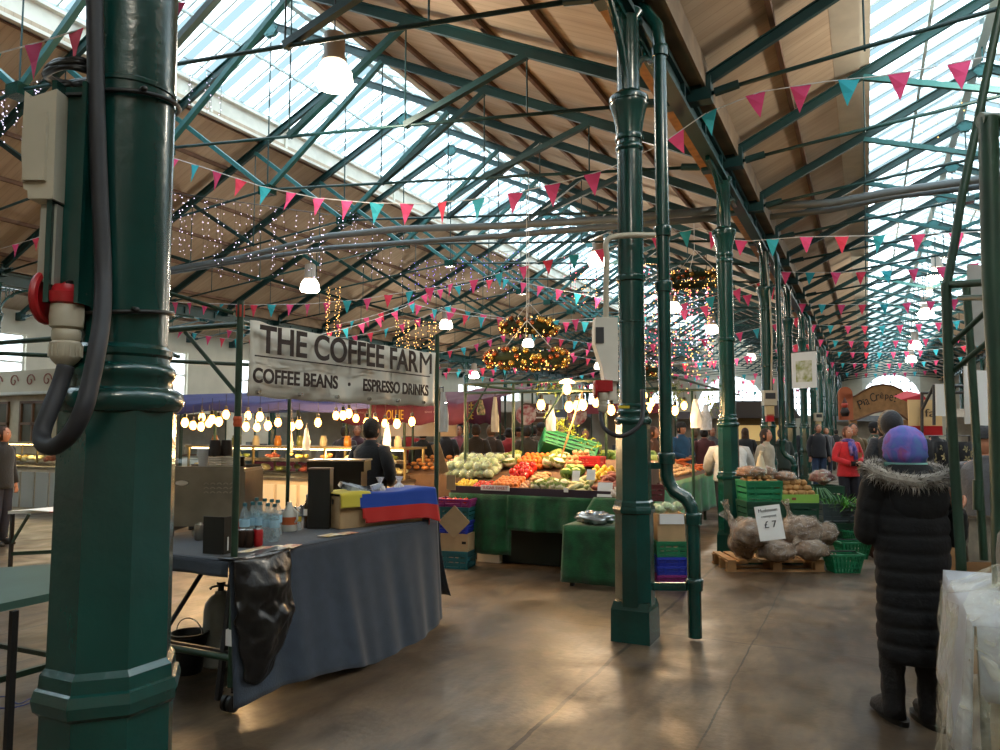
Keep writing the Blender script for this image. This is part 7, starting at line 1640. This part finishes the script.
MB().box((0, 0, .06), (.42, .02, .34)).build('board', mat('cream_board', 'cfae7c', .6), t); MB().box((0, 0, -.16), (.42, .022, .12)).build('red_band', RED, t); text('fa', t, (.06, -.014, .06), (pi/2, 0, 0), .14, .1, mat('dark_letters', '3a2a20', .6))
t = thing('tube_scaffold', Vector((at(925, 400, 9).x, at(925, 400, 9).y, 0)), 'thin dark tube frame behind the right-hand poles', 'stall frame')
for pts in ([(922, 455, 9.4), (922, 392, 9.4)], [(934, 425, 9), (934, 385, 9)], [(922, 393, 9.4), (1000, 392, 8.6)], [(934, 386, 9), (980, 386, 8.8)], [(922, 410, 9.4), (934, 385, 9.2)], [(935, 403, 9), (950, 390, 8.8)], [(994, 425, 8.6), (994, 390, 8.6)]):
    MB().tube([at(*q) for q in pts], .018, 8).build('tube', DKGREY, t, world=True)
t = thing('scarf_rack', Vector((at(936, 450, 6.5).x, at(936, 450, 6.5).y, 0)), 'dark rack of patterned scarves with pale flowers behind the headscarf', 'rack', CAMR)
b = MB(); b.grid(lambda u, v: (-.2+.5*u, .03*math.sin(u*19), 1.5-.85*v), 24, 6); o = b.build('patterned_cloth', mat('floral_black', '0d0d12', .8, 0, 0, 26, col2='0d0d12'), t, smooth=1); o.modifiers.new('thickness', 'SOLIDIFY').thickness = .01
b = MB()
for i in range(46):
    u, z_ = random.random(), random.uniform(.75, 1.45); c_ = Vector((-.2+.5*u, .03*math.sin(u*19)-.012, z_))
    for k in range(5): a = k*1.257+i; b.add([c_, c_+Vector((.022*math.cos(a-.4), -.002, .022*math.sin(a-.4))), c_+Vector((.034*math.cos(a), -.002, .034*math.sin(a))), c_+Vector((.022*math.cos(a+.4), -.002, .022*math.sin(a+.4)))], [(0, 1, 2, 3)])
o = b.build('printed_flowers', mat('pale_flower', 'a89c72', .8, 0, .3, 9), t); o['kind'] = 'stuff'
MB().tube([(-.22, .05, 0), (-.22, .05, 1.55), (.32, .05, 1.55), (.32, .05, 0)], .012, 8).build('rail', DKGREY, t)
person(pxp(985, 5.6), AW-.9, 1.62, 'person in a grey coat leaning over the right-hand stall', '4a4c52', '17181c', '2a1c14', 'reach', .6, 'none', '33353a')
# brown-haired child or customer, partly out of frame, right edge
person(pxp(1022, 3.3), FC+1.2, 1.42, 'brown-haired person beyond the plastic-wrapped table, cut off at the edge', '6a6458', '2a2a2e', '5a3320', 'down', .7, 'long')
# boxes and picture frames behind the front table
WT = .9
def ptab(px, py, z=WT): return gnd(px, py, z)
tb = thing('display_table', (.95, 3.83, 0), 'table with a white cloth at the right edge, front corner wrapped in clear plastic', 'table')
TX0, TX1, TY0, TY1 = .33, 1.75, 3.22, 4.42
MB().box(((TX0+TX1)/2, (TY0+TY1)/2, WT-.03), (TX1-TX0, TY1-TY0, .04)).build('tabletop', WOODL, tb, world=True)
for x in (TX0+.05, TX1-.05):
    for y in (TY0+.05, TY1-.05): MB().bar((x, y, 0), (x, y, WT-.05), .04, .04).build('leg', STALLG, tb, world=True)
b = MB(); b.grid(lambda u, v: (TX0-.01+(TX1-TX0)*u, TY0+(TY1-TY0)*v, WT+.003*mnoise.noise(Vector((u*8, v*8, 0)))), 14, 12); b.grid(lambda u, v: (TX0-.01-.04*v-.02*v*math.sin(u*17), TY0+(TY1-TY0)*u, WT-(.42+.3*(1-u))*v), 34, 8); b.grid(lambda u, v: (TX0+(TX1-TX0)*u, TY0-.01-.03*v-.02*v*math.sin(u*15), WT-.25*v), 30, 6)
o = b.build('white_tablecloth', mat('white_cloth', 'aeb2ba', .85, 0, .05, 6), smooth=SH); o.modifiers.new('thickness', 'SOLIDIFY').thickness = .004; tag(o, 'white cloth covering the table at the right edge', 'tablecloth')
t = thing('large_carton', (TX0+.6, TY0-.1, 0), 'large beige carton standing under the front of the right-hand table', 'box'); MB().box((TX0+.7, TY0+.16, .42), (1.34, .3, .83)).build('carton', mat('beige_carton', 'a08d70', .8, 0, .12, 3), t, world=True); MB().box((TX0+.7, TY0+.003, .1), (1.34, .012, .2)).build('yellow_base', mat('cream_yellow', 'b8a55c', .7), t, world=True); MB().box((TX0+.95, TY0+.006, .5), (.5, .008, .25)).build('orange_print', mat('orange_print', 'b5824a', .7), t, world=True)
# clear plastic sheet: over the top and down the front
b = MB()
def pl(u, v):
    x = TX0-.03+(TX1-TX0+.1)*u
    nz_ = mnoise.noise(Vector((u*6, v*7, 2)))*.05+mnoise.noise(Vector((u*17, v*15, 4)))*.02
    if v < .35:
        k = v/.35; return (x+nz_, TY0+.55-.6*k, WT+.06+.32*(1-k)*min(1, u*2.2)+nz_)
    k = (v-.35)/.65; return (x-.14*k*(1-u)+nz_*.6, TY0-.06-.16*k+nz_-.03*math.sin(u*22)*k, WT+.05-(WT+.04)*k)
b.grid(pl, 60, 60); b.grid(lambda u, v: (TX0-.06-.12*v*(1-.5*u)+.03*mnoise.noise(Vector((u*6, v*7, 9))), TY0-.06-.12*v+.75*u, WT+.04-.93*v), 24, 34); o = b.build('plastic_sheet', PLASTIC, smooth=1); tag(o, 'crinkled clear plastic sheet draped over the goods and front of the right-hand table', 'plastic sheet')
soft = soft_bag('wrapped_goods', (TX0+.75, TY0+.35, WT+.005), .2, 'clear-wrapped bundle with green print under the plastic sheet', BAGPL2, 'package', (1.5, .9, .6), .3, 3, None, mat('green_print_goods', '2c6a4a', .6, 0, 0, 9, col2='b8b8a8'))
t = thing('glass_jar', (TX0+.62, TY0-.0-.0+.1, WT), 'stoppered jar under the plastic sheet at the right edge', 'jar'); MB().lathe((0, 0, 0), [(.05, 0), (.06, .01), (.06, .12), (.04, .15)], 18).build('body', mat('grey_jar', '6a6f70', .3), t, smooth=SH); MB().lathe((0, 0, .15), [(.035, 0), (.04, .03), (.03, .06)], 14).build('cork', WOODL, t, smooth=SH)
t = thing('rear_table', (at(975, 560, 5.2).x, at(975, 560, 5.2).y, 0), 'table behind the front one carrying frames and papers', 'table', CAMR); MB().box((.25, .1, .86), (1.1, .6, .04)).build('tabletop', WOODL, t); MB().box((-.12, -.21, .45), (.34, .02, .85)).build('tan_side_panel', mat('tan_panel', '9c7650', .8, 0, .1, 5), t)
for x in (-.25, .75):
    for y in (-.15, .35): MB().bar((x, y, 0), (x, y, .84), .04, .04).build('leg', STALLG, t)
t = thing('picture_frame', at(985, 563, 4.75), 'silver-edged picture frame leaning behind the right-hand table', 'picture frame', CAMR); MB().box((0, 0, .145), (.22, .015, .27), 0, 1, 1, -.1).build('picture', mat('sepia_print', '7c7466', .7, 0, .3, 8), t); b = MB()
for s_ in (-1, 1): b.bar((s_*.11, .012, .01), (s_*.11, -.015, .285), .016, .02); b.bar((-.115, (.012, -.015)[s_ > 0], .15+s_*.137), (.115, (.012, -.015)[s_ > 0], .15+s_*.137), .02, .016)
b.build('frame_moulding', CHROME, t)
for i, (px, py, lab) in enumerate([(967, 519, 'stack of pale blue papers behind the dark sleeve'), (985, 514, 'stack of white papers behind the second right-hand pole')]):
    p_ = at(px, py, 5.3); p_.z = .885; t = thing('paper_stack', p_, lab, 'papers', CAMR)
    for k in range(5): MB().box((random.gauss(0, .01), 0, .012+k*.02), (.2, .16, .016), random.gauss(0, .1)).build('sheet_pile', [PAPER, mat('pale_blue_paper', '9fb0c2', .7)][(k+i) % 2], t)

# ---- finer pieces hang under the part they sit on
SUBS = {'cap': ('body',), 'paper_band': ('body',), 'lid': ('can_body',), 'flex': ('holder', 'shade'), 'dark_label': ('housing',), 'cover_ridge': ('housing',), 'window': ('housing',), 'vent_slots': ('body',), 'badge': ('body',), 'group_head': ('body',), 'hand_hole': ('carton',),
 'printed_mark': ('carton',), 'eyelets': ('sheet',), 'printed_dot': ('sheet',), 'printed_rule': ('sheet', 'board'), 'lettering': ('sheet', 'card', 'valance', 'board', 'arched_board', 'front_board'), 'printed_egg': ('valance',), 'caster_wheel': ('caster_fork',), 'orange_label': ('body',),
 'twisted_neck': ('bag_film',), 'twisted_tip': ('cone',), 'price_tag': ('front_board',), 'pane': ('window_frame',), 'rim': ('arched_board',), 'printed_flowers': ('patterned_cloth',), 'orange_print': ('carton',), 'yellow_base': ('carton',), 'gathered_top': ('bag',), 'strip_light': ('display_frame',)}
I4 = Matrix.Identity(4)
bname = lambda o: o.name.split('.')[0]
for r in [o for o in COL.objects if o.parent is None and o.type == 'EMPTY']:
    ch = list(r.children); by = {}
    for c in ch: by.setdefault(bname(c), c)
    for c in ch:
        for tgt in SUBS.get(bname(c), ()):
            p_ = by.get(tgt)
            if p_ is not None and p_ is not c and all(abs(p_.matrix_basis[i][j]-I4[i][j]) < 1e-6 for i in range(4) for j in range(4)):
                c.parent = p_; break
SKYK = 9.0; EXPO = -0.4
# ================================================================== camera, sky, exposure
cam = bpy.data.cameras.new('camera'); cam.sensor_width = 36; cam.lens = 27; cam.clip_end = 300; cam.clip_start = .05
co = bpy.data.objects.new('camera', cam); COL.objects.link(co)
co.location = (0, 0, H); co.rotation_euler = (pi/2+TILT, 0, YAW); sc.camera = co
w = bpy.data.worlds.new('overcast_sky'); sc.world = w; w.use_nodes = True
bg = w.node_tree.nodes['Background']; bg.inputs[0].default_value = (.83, .93, 1, 1); bg.inputs[1].default_value = SKYK
sc.view_settings.view_transform = 'Standard'; sc.view_settings.look = 'None'; sc.view_settings.gamma = 1; sc.view_settings.use_curve_mapping = False
sc.view_settings.exposure = EXPO
sc.cycles.max_bounces = 7; sc.cycles.diffuse_bounces = 4; sc.cycles.glossy_bounces = 3; sc.cycles.transparent_max_bounces = 14; sc.cycles.transmission_bounces = 3
sc.cycles.caustics_reflective = False; sc.cycles.caustics_refractive = False; sc.cycles.sample_clamp_indirect = 6; sc.cycles.use_denoising = True
